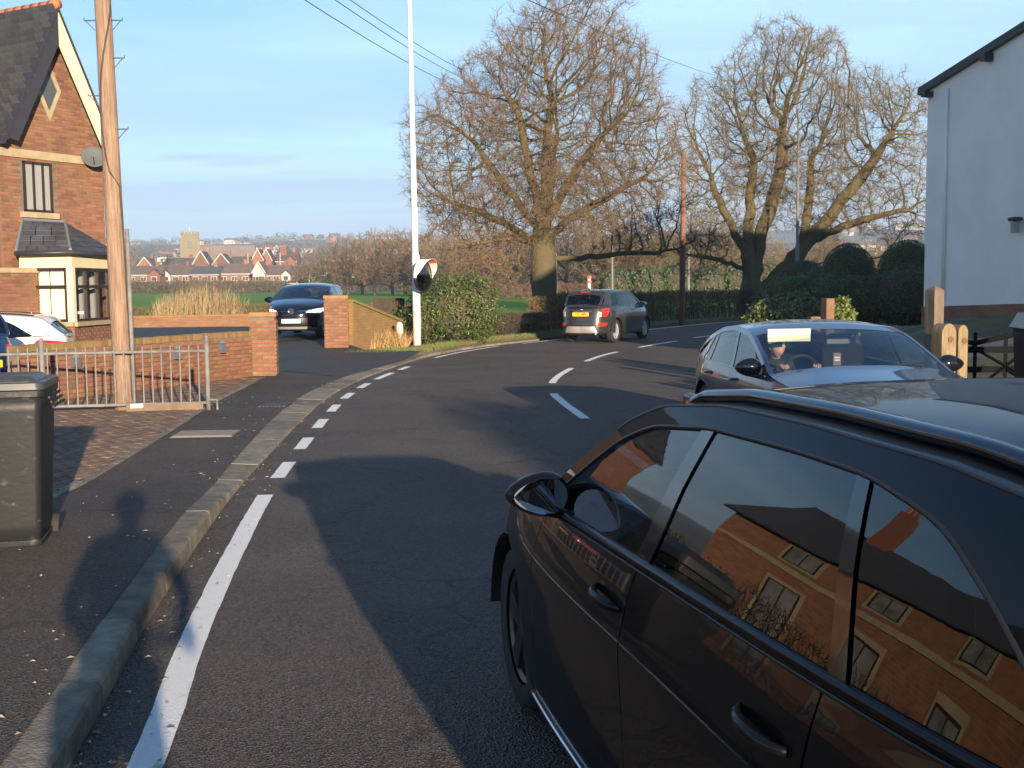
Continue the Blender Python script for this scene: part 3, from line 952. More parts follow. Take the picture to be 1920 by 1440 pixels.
# ---- the close black estate on the right
ZT_EST = smooth_curve([(-2.4, 0.40), (-1.90, 0.345), (-1.72, 0.255), (-1.57, 0.165), (-1.38, 0.088), (-1.1, 0.053), (-0.5, 0.055), (1.0, 0.06)], 0.05)
M_black = mat('black_car_paint', (0.004, 0.004, 0.005), 0.4, (0.008, 0.0075, 0.007), 7, 12, 0.50, 0.8, coat=0.45, spec=0.03)
PE = dict(W=0.915, xf=1.42, xr=-1.40, Rw=0.335, Ra=0.375, sill=0.19, zf=0.20, zr=0.24, g=G_STD,
    nose=[(0.1, 2.16), (0.3, 2.28), (0.5, 2.30), (0.66, 2.27), (0.8, 2.18), (1.0, 2.05)], tail=[(0.1, -2.30), (0.4, -2.42), (0.6, -2.43), (0.8, -2.40), (1.0, -2.38), (1.1, -2.37)],
    E=[(2.32, 0.70), (2.2, 0.735), (1.9, 0.80), (1.45, 0.88), (1.0, 0.955), (0.86, 0.985), (0.55, 1.150), (0.22, 1.315), (0.02, 1.375), (-0.35, 1.410), (-0.8, 1.415), (-1.3, 1.405), (-1.8, 1.360), (-2.02, 1.320), (-2.2, 1.15), (-2.37, 1.01), (-2.45, 1.0)],
    belt=[(2.4, 0.95), (0.9, 0.965), (-0.2, 0.985), (-1.2, 1.005), (-2.4, 1.03)], xA=0.86, xH=0.16, xR=-2.02, xD=-2.36, gaps=[0.84, -0.20, -1.215],
    gl_ws=G_DARK, gl_r=G_TINT, zt=ZT_EST, rim=M_dalloy, nF=3.4, nR=5.0,
    windows=[('front_window', 0.80, -0.155, 0.30, -0.30, G_DARK), ('rear_door_window', -0.255, -1.195, -0.375, -1.065, G_TINT), ('quarter_window', -1.255, -1.90, -1.115, -1.88, G_TINT)],
    pillars=[(-0.155, -0.255, -0.30, -0.375, M_gloss), (-1.195, -1.255, -1.065, -1.115, M_gloss), (-1.90, -2.36, -1.88, -2.36, None)])
yaw = 0.222
fwd = Vector((-math.sin(yaw), math.cos(yaw), 0)); rgt = Vector((math.cos(yaw), math.sin(yaw), 0))
c_loc = Vector((-0.075, 4.56, 0)) + rgt * 0.905 - fwd * 1.42
hero = Car('estate_car', 'black estate car with roof rails close on the right, windows reflecting the houses', PE, M_black, c_loc, hd(fwd.x, fwd.y))
hero.mirrors(0.58, M_black, 1.035, 0.86)
hero.handles((-0.05, -1.05), 0.86, M_black)
hero.strip('belt_moulding', 0.84, -2.14, lambda x: hero.B(x) + 0.0, M_black, 0.013, 0.003, 60)
hero.strip('window_seal', 0.84, -2.14, lambda x: hero.B(x) - 0.020, M_trim, 0.005, 0.001, 60)
hero.strip('sill_trim', 1.0, -0.98, lambda x: 0.215, M_chrome, 0.010, 0.004, 40, True, 0.7)
hero.strip('gutter_seal', 0.84, -2.10, lambda x: max(hero.B(x), hero.E(x) - ZT_EST(x) + 0.002), M_trim, 0.006, 0.0, 60)
hero.strip('roof_joint', 0.30, -2.02, lambda x: hero.E(x) + 0.001, M_trim, 0.006, -0.004, 60)
for sd in (1, -1):
    pts = []
    for k in range(41):
        x = 0.02 - 1.92 * k / 40; t = 0.87
        up = 0.020 * min(1, min(k, 40 - k) / 2)
        pts.append((x, sd * hero.Y(x, hero.E(x)) * t, hero.E(x) + 0.055 * (1 - t ** 2.4) + up - 0.010))
    MB().tube(pts, 0.026, 10, True, 0.75).build('roof_rail', M_gloss, hero.root, True)
    for x in (0.0, -0.9, -1.88):
        box('rail_foot', (x, sd * hero.Y(x, hero.E(x)) * 0.87, hero.E(x) + 0.012), (0.14, 0.03, 0.04), M_gloss, hero.root, 0, 0.01)
hero.spatch('headlamp', [(0.55, 0.60), (1.02, 0.60), (1.07, 0.70), (0.60, 0.67)], M_clear, both=True)
hero.spatch('indicator', [(0.93, 0.61), (1.02, 0.62), (1.04, 0.665), (0.95, 0.655)], M_amber, both=True, off=0.009)
hero.spatch('grille', [(0.0, 0.42), (0.5, 0.42), (0.5, 0.62), (0.0, 0.64)], M_trim, both=True)
hero.spatch('tail_lamp', [(1.93, 0.78), (2.35, 0.78), (2.35, 0.93), (1.91, 0.95)], M_red, both=True)
hero.plate(False, 0.72, '', M_plate_y)

# ---- grey-blue liftback coming the other way, with its driver
M_sblue = paint('steel_blue_paint', (0.060, 0.085, 0.125), 0.45, 0.32)
PS = dict(W=0.91, xf=1.38, xr=-1.32, Rw=0.325, Ra=0.365, sill=0.17, zf=0.18, zr=0.22, g=G_STD,
    nose=[(0.1, 2.12), (0.35, 2.28), (0.55, 2.30), (0.7, 2.24), (0.9, 2.1)], tail=[(0.1, -2.2), (0.4, -2.36), (0.7, -2.36), (0.9, -2.34), (1.1, -2.28)],
    E=[(2.3, 0.64), (2.1, 0.72), (1.5, 0.81), (1.0, 0.875), (0.86, 0.90), (0.5, 1.06), (0.1, 1.215), (-0.15, 1.275), (-0.55, 1.30), (-0.95, 1.27), (-1.35, 1.175), (-1.85, 1.0), (-2.05, 0.975), (-2.32, 0.95)],
    belt=[(2.3, 0.88), (0.9, 0.885), (-0.2, 0.90), (-1.2, 0.92), (-2.4, 0.95)], xA=0.86, xH=0.08, xR=-1.02, xD=-1.88, gaps=[0.80, -0.24, -1.18], boot=True,
    gl_ws=G_CLEAR, gl_r=G_DARK, zt=0.05, nF=3.2, nR=4.2,
    windows=[('front_window', 0.72, -0.21, 0.26, -0.34, G_CLEAR), ('rear_door_window', -0.29, -1.10, -0.41, -1.02, G_DARK), ('quarter_window', -1.13, -1.40, -1.05, -1.17, G_DARK)],
    pillars=[(-0.21, -0.29, -0.34, -0.41, M_gloss), (-1.10, -1.13, -1.02, -1.05, M_gloss), (-1.40, -1.88, -1.17, -1.24, None)])
sfw = Vector((0.10, -0.995, 0)).normalized()
s_loc = Vector((3.16, 10.35, 0)) - sfw * 0.84
sko = Car('liftback_car', 'steel blue liftback car with a driver inside, coming the other way', PS, M_sblue, s_loc, hd(sfw.x, sfw.y))
sko.mirrors(0.58, M_gloss, 0.955)
sko.handles((-0.08, -1.02), 0.80, M_sblue)
sko.strip('window_chrome', 0.80, -1.50, lambda x: sko.B(x) - 0.004, M_chrome, 0.006, 0.003)
sko.spatch('headlamp', [(0.55, 0.56), (1.05, 0.58), (1.08, 0.67), (0.58, 0.63)], M_clear, both=True)
sko.spatch('grille', [(0.0, 0.40), (0.45, 0.40), (0.5, 0.60), (0.0, 0.61)], M_trim, both=True)
sko.plate(True, 0.36, '', M_plate_w)
for y0 in (-0.62, 0.30):
    box('sun_visor', (0.17, y0 + 0.18, 1.225), (0.014, 0.42, 0.12), mat('visor', (0.60, 0.56, 0.44), 0.8), sko.root) if y0 < 0 else None
box('interior_mirror', (0.28, 0, 1.165), (0.02, 0.22, 0.06), M_trim, sko.root, 0, 0.008)
wiper = MB()
for y0, y1 in ((-0.62, 0.02), (-0.02, 0.60)):
    wiper.tube([(0.90 + 0.0, y0, 0.93), (0.80, y1, 0.985)], 0.008, 6)
wiper.build('wiper', M_trim, sko.root)

# ---- dark grey SUV going away round the bend
M_grey = paint('grey_suv_paint', (0.042, 0.040, 0.040), 0.4, 0.35)
PM = dict(W=0.885, xf=1.27, xr=-1.28, Rw=0.345, Ra=0.39, sill=0.24, zf=0.24, zr=0.30, g=[(0.2, 0.93), (0.3, 0.97), (0.5, 0.985), (0.75, 1.0), (0.9, 0.99), (1.02, 0.965), (1.15, 0.91), (1.3, 0.85), (1.45, 0.785), (1.6, 0.70)],
    nose=[(0.2, 2.0), (0.5, 2.12), (0.8, 2.10), (1.0, 1.98)], tail=[(0.2, -2.06), (0.32, -2.14), (0.55, -2.15), (0.62, -2.13), (0.8, -2.11), (1.0, -2.07), (1.15, -2.0)],
    E=[(2.1, 0.86), (1.8, 0.94), (1.3, 1.02), (1.0, 1.07), (0.9, 1.10), (0.6, 1.29), (0.3, 1.46), (0.05, 1.52), (-0.5, 1.545), (-1.1, 1.535), (-1.55, 1.50), (-1.72, 1.475), (-1.86, 1.28), (-1.98, 1.10), (-2.1, 1.06)],
    belt=[(2.2, 1.0), (0.9, 1.04), (-0.2, 1.065), (-1.2, 1.10), (-2.2, 1.13)], xA=0.9, xH=0.28, xR=-1.72, xD=-1.99, gaps=[0.86, -0.14, -1.05],
    gl_ws=G_DARK, gl_r=G_DARK, zt=0.05, nF=3.0, nR=3.6,
    windows=[('front_window', 0.80, -0.10, 0.36, -0.22, G_CLEAR), ('rear_door_window', -0.18, -1.06, -0.28, -1.02, G_DARK), ('quarter_window', -1.10, -1.50, -1.06, -1.36, G_DARK)],
    pillars=[(-0.10, -0.18, -0.22, -0.28, M_gloss), (-1.06, -1.10, -1.02, -1.06, M_gloss), (-1.50, -1.99, -1.36, -1.72, None)])
mh = R(90 - 27)
mfw = Vector((math.cos(mh), math.sin(mh), 0))
suv = Car('suv', 'dark grey SUV with a yellow number plate driving away round the bend', PM, M_grey, Vector((2.40, 34.75, 0)) + mfw * 1.35, mh)
suv.mirrors(0.70, M_chrome, 1.12)
suv.handles((0.0, -0.95), 0.97, M_chrome)
suv.spatch('tail_lamp', [(2.06, 0.80), (2.28, 0.79), (2.20, 1.00), (2.00, 1.03)], M_brake, both=True, n=(10, 6), bulge=0.02)
suv.spatch('reversing_lamp', [(2.22, 0.78), (2.36, 0.80), (2.31, 0.94), (2.21, 0.90)], M_clear, both=True, off=0.016)
suv.spatch('fog_lamp', [(2.08, 0.51), (2.32, 0.51), (2.32, 0.60), (2.05, 0.60)], M_brake, both=True)
suv.spatch('bumper', [(1.90, 0.30), (3.0, 0.30), (3.0, 0.66), (1.90, 0.66)], M_grey, both=True, off=0.004)
suv.spatch('skid_plate', [(2.30, 0.31), (3.0, 0.31), (3.0, 0.50), (2.42, 0.50)], M_silver, both=True, off=0.02, bulge=0.012)
suv.spatch('lower_valance', [(2.2, 0.24), (3.0, 0.24), (3.0, 0.31), (2.25, 0.31)], M_trim, both=True, off=0.012)
suv.spatch('plate_recess', [(2.60, 0.78), (3.0, 0.78), (3.0, 0.93), (2.56, 0.93)], M_trim, both=True, off=0.003)
suv.spatch('chrome_bar', [(2.55, 0.93), (3.0, 0.935), (3.0, 0.955), (2.55, 0.95)], M_chrome, both=True, off=0.016)
suv.plate(False, 0.855, 'CV16 MPK', M_plate_y)
bd = MB().lathe([(0.001, -2.118), (0.045, -2.115), (0.058, -2.10), (0.058, -2.06)], 20, 'X', (0, 0, 0.99)); bd.build('badge', M_chrome, suv.root, True)
box('high_brake_light', (-1.735, 0, 1.515), (0.03, 0.30, 0.025), M_red, suv.root)
sp_ = suv.topgrid('spoiler', -1.60, -1.80, M_grey, 4, 0.06, 0.95, 0.012)
MB().tube([(-1.45, 0, 1.58), (-1.53, 0, 1.65)], [0.03, 0.006], 8).build('aerial', M_trim, suv.root)
MB().tube([(-2.1, -0.5, 0.27), (-2.2, -0.5, 0.265)], 0.035, 12).build('exhaust', M_chrome, suv.root, True)

# ---- dark blue hatchback facing out of the drive
M_dblue = paint('dark_blue_paint', (0.005, 0.007, 0.015), 0.25, 0.3)
PI = dict(W=0.90, xf=1.36, xr=-1.41, Rw=0.345, Ra=0.38, sill=0.20, zf=0.20, zr=0.26, g=[(0.2, 0.92), (0.3, 0.965), (0.5, 0.985), (0.75, 1.0), (0.9, 0.985), (1.02, 0.95), (1.15, 0.90), (1.3, 0.83), (1.45, 0.75), (1.6, 0.66)],
    nose=[(0.2, 2.02), (0.4, 2.12), (0.65, 2.12), (0.8, 2.06), (1.0, 1.9)], tail=[(0.2, -2.06), (0.5, -2.14), (0.8, -2.13), (1.1, -2.05)],
    E=[(2.1, 0.76), (1.9, 0.84), (1.5, 0.94), (1.15, 1.005), (0.75, 1.18), (0.35, 1.34), (0.1, 1.42), (-0.4, 1.465), (-1.0, 1.455), (-1.6, 1.39), (-1.8, 1.34), (-1.92, 1.2), (-2.02, 1.06), (-2.1, 1.0)],
    belt=[(2.2, 0.95), (1.1, 0.965), (0, 0.98), (-1.2, 1.01), (-2.2, 1.05)], xA=1.15, xH=0.25, xR=-1.80, xD=-2.03, gaps=[0.80, -0.20, -1.15],
    gl_ws=G_DARK, gl_r=G_DARK, zt=0.05, nF=2.8, nR=3.6,
    windows=[('front_window', 0.86, -0.16, 0.40, -0.26, G_DARK), ('rear_door_window', -0.24, -1.20, -0.32, -1.12, G_TINT)],
    pillars=[(-0.16, -0.24, -0.26, -0.32, M_gloss), (-1.20, -2.03, -1.12, -1.80, M_gloss), (1.15, 0.86, 0.42, 0.40, M_gloss)])
ih = R(-93)
ifw = Vector((math.cos(ih), math.sin(ih), 0))
idc = Car('hatchback_car', 'dark blue hatchback with lit headlamps facing out between the brick piers', PI, M_dblue, Vector((-6.02, 31.4, 0.345)) - ifw * 2.1, ih)
idc.mirrors(0.86, M_dblue, 1.05)
idc.handles((-0.05, -1.0), 0.85, M_dblue)
idc.spatch('light_bar', [(0.0, 0.735), (0.62, 0.735), (0.62, 0.752), (0.0, 0.752)], M_chrome, both=True, off=0.008)
idc.spatch('headlamp', [(0.50, 0.70), (0.98, 0.66), (1.03, 0.83), (0.55, 0.755)], M_clear, both=True, off=0.006)
for q0, q1, z0, z1 in ((0.58, 0.66, 0.705, 0.752), (0.70, 0.92, 0.71, 0.775)):
    idc.spatch('lamp_unit', [(q0, z0), (q1, z0), (q1, z1), (q0, z1)], M_lamp, both=True, off=0.012)
idc.spatch('grille', [(0.0, 0.34), (0.62, 0.34), (0.66, 0.56), (0.0, 0.56)], M_trim, both=True, off=0.004)
idc.spatch('lower_lip', [(0.0, 0.25), (0.70, 0.25), (0.66, 0.32), (0.0, 0.32)], M_silver, both=True, off=0.008)
idc.plate(True, 0.47, '', M_plate_w)
bg = MB().lathe([(0.062, 2.11), (0.072, 2.125), (0.075, 2.12), (0.075, 2.08)], 24, 'X', (0, 0, 0.745)); badge = bg.build('badge', M_chrome, idc.root, True)
MB().lathe([(0.001, 2.118), (0.064, 2.118), (0.064, 2.10)], 24, 'X', (0, 0, 0.745)).build('badge_field', M_trim, badge)
em = MB()
def stroke(p, q):
    em.tube([(2.122, p[0], 0.745 + p[1]), (2.122, q[0], 0.745 + q[1])], 0.006, 6)
for a, b in (((-0.022, 0.055), (0, 0.008)), ((0.022, 0.055), (0, 0.008)), ((-0.052, 0.030), (-0.022, -0.05)), ((-0.022, -0.05), (0, -0.004)), ((0, -0.004), (0.022, -0.05)), ((0.022, -0.05), (0.052, 0.030))):
    stroke(a, b)
em.build('emblem', M_chrome, badge)

# ---- white estate parked in front of the brick house (rear in view)
M_white = paint('white_car_paint', (0.78, 0.77, 0.74), 0.0, 0.3)
PW = dict(PE); PW.update(rim=M_alloy, gl_ws=G_DARK, windows=[(a, b, c, d, e, G_DARK) for a, b, c, d, e, f in PE['windows']])
wfw = Vector((-0.955, -0.20, 0)).normalized()
wht = Car('white_estate_car', 'white estate car with red tail lamp parked by the brick house', PW, M_white, Vector((-8.45, 21.9, -0.14)) + wfw * 2.35, hd(wfw.x, wfw.y))
wht.spatch('tail_lamp', [(1.90, 0.72), (2.40, 0.72), (2.40, 0.88), (1.955, 0.95)], M_red, both=True)
wht.strip('window_chrome', 0.84, -2.14, lambda x: wht.B(x), M_gloss, 0.010, 0.003, 40)
for sd in (1, -1):
    MB().tube([(x, sd * wht.Y(x, wht.E(x)) * 0.9, wht.E(x) + 0.045) for x in (0.0, -0.5, -1.0, -1.5, -1.85)], 0.013, 6).build('roof_rail', M_gloss, wht.root, True)
wht.topgrid('spoiler', -1.90, -2.14, M_white, 4, 0.06, 0.95, 0.02)
wht.plate(False, 0.72, '', M_plate_y)

# ---- blue hatchback at the left edge, only its rear corner in the picture
M_mblue = paint('mid_blue_paint', (0.012, 0.03, 0.10), 0.3, 0.3)
bfw = Vector((-0.90, 0.43, 0)).normalized()
blu = Car('blue_hatchback_car', 'dark blue hatchback at the left edge, rear corner behind the railing', PI, M_mblue, Vector((-7.72, 17.75, 0.0)) + bfw * 1.98 + Vector((-bfw.y, bfw.x, 0)) * 0.62, hd(bfw.x, bfw.y))
blu.spatch('tail_lamp', [(1.95, 0.74), (2.45, 0.74), (2.45, 0.90), (1.93, 0.92)], M_brake, both=True)
blu.spatch('bumper', [(1.9, 0.27), (3.0, 0.27), (3.0, 0.46), (1.9, 0.46)], M_trim, both=True, off=0.01)
blu.spatch('bumper_chrome', [(2.0, 0.33), (2.8, 0.33), (2.8, 0.36), (2.0, 0.36)], M_chrome, both=True, off=0.014)
blu.plate(False, 0.62, '', M_plate_y)
# ---------------------------------------------------------------- left side: house, walls, pole, railing, bin
M_brick = mat('red_brick', (0.235, 0.105, 0.055), 0.88, (0.165, 0.072, 0.040), 14, 5, bump=0.5, bscale=60, bdist=0.004, objrand=0.22)
M_brick_i = mat('house_brick', (0.225, 0.10, 0.052), 0.88, (0.165, 0.072, 0.040), 1.3, 5, island=0.25)
M_mortar = mat('mortar', (0.19, 0.15, 0.11), 0.95, (0.12, 0.095, 0.07), 3)
M_stone = mat('buff_stone', (0.38, 0.30, 0.18), 0.85, (0.28, 0.22, 0.13), 5, bump=0.2, bscale=40)
M_slate = mat('slate', (0.045, 0.050, 0.060), 0.55, (0.075, 0.078, 0.085), 6, 5, bump=0.3, bscale=25, objrand=0.22)
M_slate_i = mat('slate_far', (0.045, 0.050, 0.060), 0.6, (0.075, 0.078, 0.085), 3, island=0.25)
M_cream = mat('cream_paint', (0.74, 0.64, 0.40), 0.6, (0.68, 0.57, 0.34), 4)
M_ridge = mat('ridge_tile', (0.42, 0.14, 0.055), 0.8, (0.33, 0.10, 0.04), 9, objrand=0.2)
M_frame = mat('dark_window_frame', (0.028, 0.018, 0.014), 0.4)
M_pane = glass_mat('window_glass', (0.86, 0.88, 0.88), 1.5)
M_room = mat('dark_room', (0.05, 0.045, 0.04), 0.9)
M_curtain = mat('curtain', (0.42, 0.40, 0.37), 0.9, (0.30, 0.28, 0.26), 3, stretch=(40, 40, 0.5))
M_blind = mat('cream_blind', (0.80, 0.76, 0.62), 0.8)
M_fascia = mat('fascia_dark', (0.030, 0.028, 0.035), 0.5)

bk = MB().box((0, 0, 0), (0.213, 0.03, 0.063), 0, 0.004)
brick_me = mesh('brick', bk.v, bk.f, M_brick)
bh_ = MB().box((0, 0, 0), (0.1, 0.03, 0.063), 0, 0.004)
half_me = mesh('half_brick', bh_.v, bh_.f, M_brick)
def brick_face(parent, p, d, L, H, z0=0.0, skip=None):
    """single bricks on one face of a wall: p start, d direction, outward normal to the right of d"""
    d = Vector((d[0], d[1], 0)).normalized(); nrm = Vector((d.y, -d.x, 0)); a = math.atan2(d.y, d.x)
    rows = int(H / 0.075)
    for r in range(rows):
        x = 0.0 if r % 2 == 0 else -0.1125
        while x < L - 0.02:
            l, r_ = max(0, x), min(L, x + 0.225)
            w = r_ - l - 0.012
            if w > 0.06:
                me = brick_me if w > 0.16 else half_me
                c = Vector(p) + d * ((l + r_) / 2) + nrm * (0.004 + random.uniform(-0.002, 0.002))
                z = z0 + (r + 0.5) * 0.075
                if not skip or not skip((l + r_) / 2, z):
                    obj('brick', me, parent, (c.x, c.y, z), a + random.uniform(-0.008, 0.008))
            x += 0.225
def brick_mass(L, H, inside, w=0.225, h=0.075, t=0.012):
    """many bricks on a flat face as one mesh in local (x along, z up), proud of y=0 towards -y"""
    m = MB()
    for r in range(int(H / h) + 1):
        x = 0.0 if r % 2 == 0 else -w / 2
        while x < L:
            l, q = max(0, x), min(L, x + w); c = (l + q) / 2; z = (r + 0.5) * h
            if q - l > 0.05 and inside(c, z, (q - l) / 2 - 0.004):
                a, b, y = l + 0.006, q - 0.006, -t + random.uniform(-0.002, 0.002)
                m.add([(a, 0, z - 0.032), (b, 0, z - 0.032), (b, 0, z + 0.032), (a, 0, z + 0.032), (a + .003, y, z - 0.029), (b - .003, y, z - 0.029), (b - .003, y, z + 0.029), (a + .003, y, z + 0.029)],
                      [(4, 5, 6, 7), (0, 1, 5, 4), (1, 2, 6, 5), (2, 3, 7, 6), (3, 0, 4, 7)])
            x += w
    return m

# --- brick house with the steep gable and bay
hA, hB = Vector((-11.62, 26.4, 0)), Vector((-10.17, 29.0, 0))
hd_ = (hB - hA).normalized(); GL = (hB - hA).length; hang = math.atan2(hd_.y, hd_.x)
house = thing('brick_house', 'red brick house with steep slate gable, cream bargeboard and bay window', 'house', hA, hang)
EAVE, APEX = 5.25, 8.25
def gable_in(x, z, hw=0):
    return z < EAVE or abs(x - GL / 2) + hw < (APEX - z) / (APEX - EAVE) * GL / 2
win = (0.62, 1.42, 3.55, 4.72)     # upper window on the gable wall: x0,x1,z0,z1
def open_up(x, z, hw=0): return win[0] - hw - 0.02 < x < win[1] + hw + 0.02 and win[2] - 0.02 < z < win[3] + 0.02
DM = (GL / 2 - 0.06, 6.45)
def dia(x, z, k=1.0): return abs(x - DM[0]) / (0.24 * k) + abs(z - DM[1]) / (0.5 * k) < 1
wall = MB()
wall.add([(0, 0, 0), (GL, 0, 0), (GL, 0, EAVE), (GL / 2, 0, APEX), (0, 0, EAVE), (0, 6.0, 0), (GL, 6.0, 0), (GL, 6, EAVE), (0, 6, EAVE)], [(0, 1, 2, 3, 4), (1, 6, 7, 2), (5, 0, 4, 8)])
wall_o = wall.build('wall', M_mortar, house)
band_z = (4.78, 4.98)
fb = brick_mass(GL, APEX, lambda x, z, hw: gable_in(x, z, hw) and not open_up(x, z, hw) and not dia(x, z, 1.5) and not band_z[0] < z < band_z[1])
tag(fb.build('gable_bricks', M_brick_i, wall_o), kind='stuff')
lb = brick_mass(6.0, EAVE, lambda x, z, hw: True)
o = lb.build('front_bricks', M_brick_i, wall_o, rz=-math.pi / 2, loc=(0, 6.0, 0)); tag(o, kind='stuff')
box('string_course', (GL / 2, -0.02, 4.88), (GL + 0.06, 0.06, 0.19), M_stone, house)
w = obj('window', None, house)
MB().box(((win[0] + win[1]) / 2, -0.03, win[2] - 0.07), (win[1] - win[0] + 0.24, 0.14, 0.13)).build('sill', M_stone, w)
wf = MB(); x0, x1, z0, z1 = win
for a, b, c, d in ((x0, x0 + 0.06, z0, z1), (x1 - 0.06, x1, z0, z1), (x0, x1, z0, z0 + 0.06), (x0, x1, z1 - 0.06, z1), (x0 + 0.26, x0 + 0.31, z0, z1), (x0 + 0.52, x0 + 0.57, z0, z1)):
    wf.box(((a + b) / 2, -0.012, (c + d) / 2), (b - a, 0.05, d - c))
wf.build('frame', M_frame, w)
for k in range(3):
    MB().quad((x0 + 0.06 + k * 0.26, -0.006, z0 + 0.05), (x0 + 0.26 + k * 0.26, -0.006, z0 + 0.05), (x0 + 0.26 + k * 0.26, -0.006, z1 - 0.05), (x0 + 0.06 + k * 0.26, -0.006, z1 - 0.05)).build('pane', M_pane, w)
MB().quad((x0, -0.002, z0), (x1, -0.002, z0), (x1, -0.002, z1), (x0, -0.002, z1)).build('curtain', M_curtain, w)
dw = obj('diamond_window', None, house)
V = []
for k, y in ((1.5, -0.03), (1.0, -0.03)):
    V += [(DM[0] - 0.24 * k, y, DM[1]), (DM[0], y, DM[1] - 0.5 * k), (DM[0] + 0.24 * k, y, DM[1]), (DM[0], y, DM[1] + 0.5 * k)]
obj('surround', mesh('surround', V, [(0, 1, 5, 4), (1, 2, 6, 5), (2, 3, 7, 6), (3, 0, 4, 7)], M_stone), dw)
obj('pane', mesh('pane', [(v[0], -0.008, v[2]) for v in V[4:]], [(0, 1, 2, 3)], mat('leaded_pane', (0.06, 0.07, 0.07), 0.08)), dw)
# roof: two steep slopes of slates with ridge tiles, overhanging verge
roof = obj('roof', None, house)
OV = 0.42
slope = math.hypot(GL / 2, APEX - EAVE); sx, sz = (GL / 2) / slope, (APEX - EAVE) / slope
near_l = slope + 0.25
sm = MB().box((0, 0, 0), (0.245, 0.012, 0.30)); slate_me = mesh('slate', sm.v, sm.f, M_slate)
for sgn in (-1, 1):
    b = MB(); t = 0.05
    p0 = (GL / 2, APEX + 0.10); p1 = (GL / 2 + sgn * near_l * sx, APEX + 0.10 - near_l * sz)
    b.add([(p0[0], -OV, p0[1]), (p0[0], 6.2, p0[1]), (p1[0], 6.2, p1[1]), (p1[0], -OV, p1[1]), (p0[0], -OV, p0[1] - 0.11), (p0[0], 6.2, p0[1] - 0.11), (p1[0], 6.2, p1[1] - 0.11), (p1[0], -OV, p1[1] - 0.11)],
          [(0, 1, 2, 3), (7, 6, 5, 4), (0, 3, 7, 4), (3, 2, 6, 7), (2, 1, 5, 6)])
    b.build('roof_deck', M_fascia, roof)
    if sgn < 0:
        tilt = math.atan2(sz, sx)
        rows = int(near_l / 0.21)
        for r in range(rows):
            u = near_l - (r + 0.5) * 0.21
            for k in range(14):
                y = -OV + 0.13 + k * 0.25 + (0.125 if r % 2 else 0)
                c = (GL / 2 - u * sx - 0.022 * sz, y, APEX + 0.11 - u * sz + 0.022 * sx)
                o = obj('slate', slate_me, roof, c)
                o.rotation_euler = (0, 0, 0)
                o.matrix_local = Matrix.Translation(c) @ Matrix.Rotation(math.pi / 2, 4, 'Z') @ Matrix.Rotation(-(math.pi / 2 - tilt) - 0.04, 4, 'X')
        mm = MB()
        for r in range(rows):
            u = near_l - (r + 0.5) * 0.21
            for k in range(14, 25):
                y = -OV + 0.13 + k * 0.25 + (0.125 if r % 2 else 0)
                M4 = Matrix.Translation((GL / 2 - u * sx - 0.022 * sz, y, APEX + 0.11 - u * sz + 0.022 * sx)) @ Matrix.Rotation(math.pi / 2, 4, 'Z') @ Matrix.Rotation(-(math.pi / 2 - tilt) - 0.04, 4, 'X')
                mm.add([M4 @ Vector(v) for v in sm.v], sm.f)
        tag(mm.build('far_slates', M_slate_i, roof), kind='stuff')
    # bargeboard on the verge
    d0, d1 = 0.02, 0.44
    bb = MB()
    y = -OV + 0.03
    q0, q1 = (GL / 2, APEX + 0.0), (GL / 2 + sgn * (near_l - 0.15) * sx, APEX - (near_l - 0.15) * sz)
    nx, nz_ = -sgn * sz, -sx
    bb.add([(q0[0], y, q0[1]), (q1[0], y, q1[1]), (q1[0] + nx * 0.34, y, q1[1] + nz_ * 0.34 + 0.1), (q0[0], y, q0[1] - 0.34 / sx * 1.0),
            (q0[0], y + 0.04, q0[1]), (q1[0], y + 0.04, q1[1]), (q1[0] + nx * 0.34, y + 0.04, q1[1] + nz_ * 0.34 + 0.1), (q0[0], y + 0.04, q0[1] - 0.34 / sx)],
           [(0, 1, 2, 3), (7, 6, 5, 4), (0, 4, 5, 1), (1, 5, 6, 2), (2, 6, 7, 3)])
    bb.build('bargeboard', M_cream if sgn > 0 else M_fascia, roof)  # left board coloured dark to stand for its shaded overhang
for k in range(22):
    MB().tube([(GL / 2, -OV + 0.3 * k, APEX + 0.14), (GL / 2, -OV + 0.3 * k + 0.288, APEX + 0.14)], 0.115, 10).build('ridge_tile', M_ridge, roof, True)
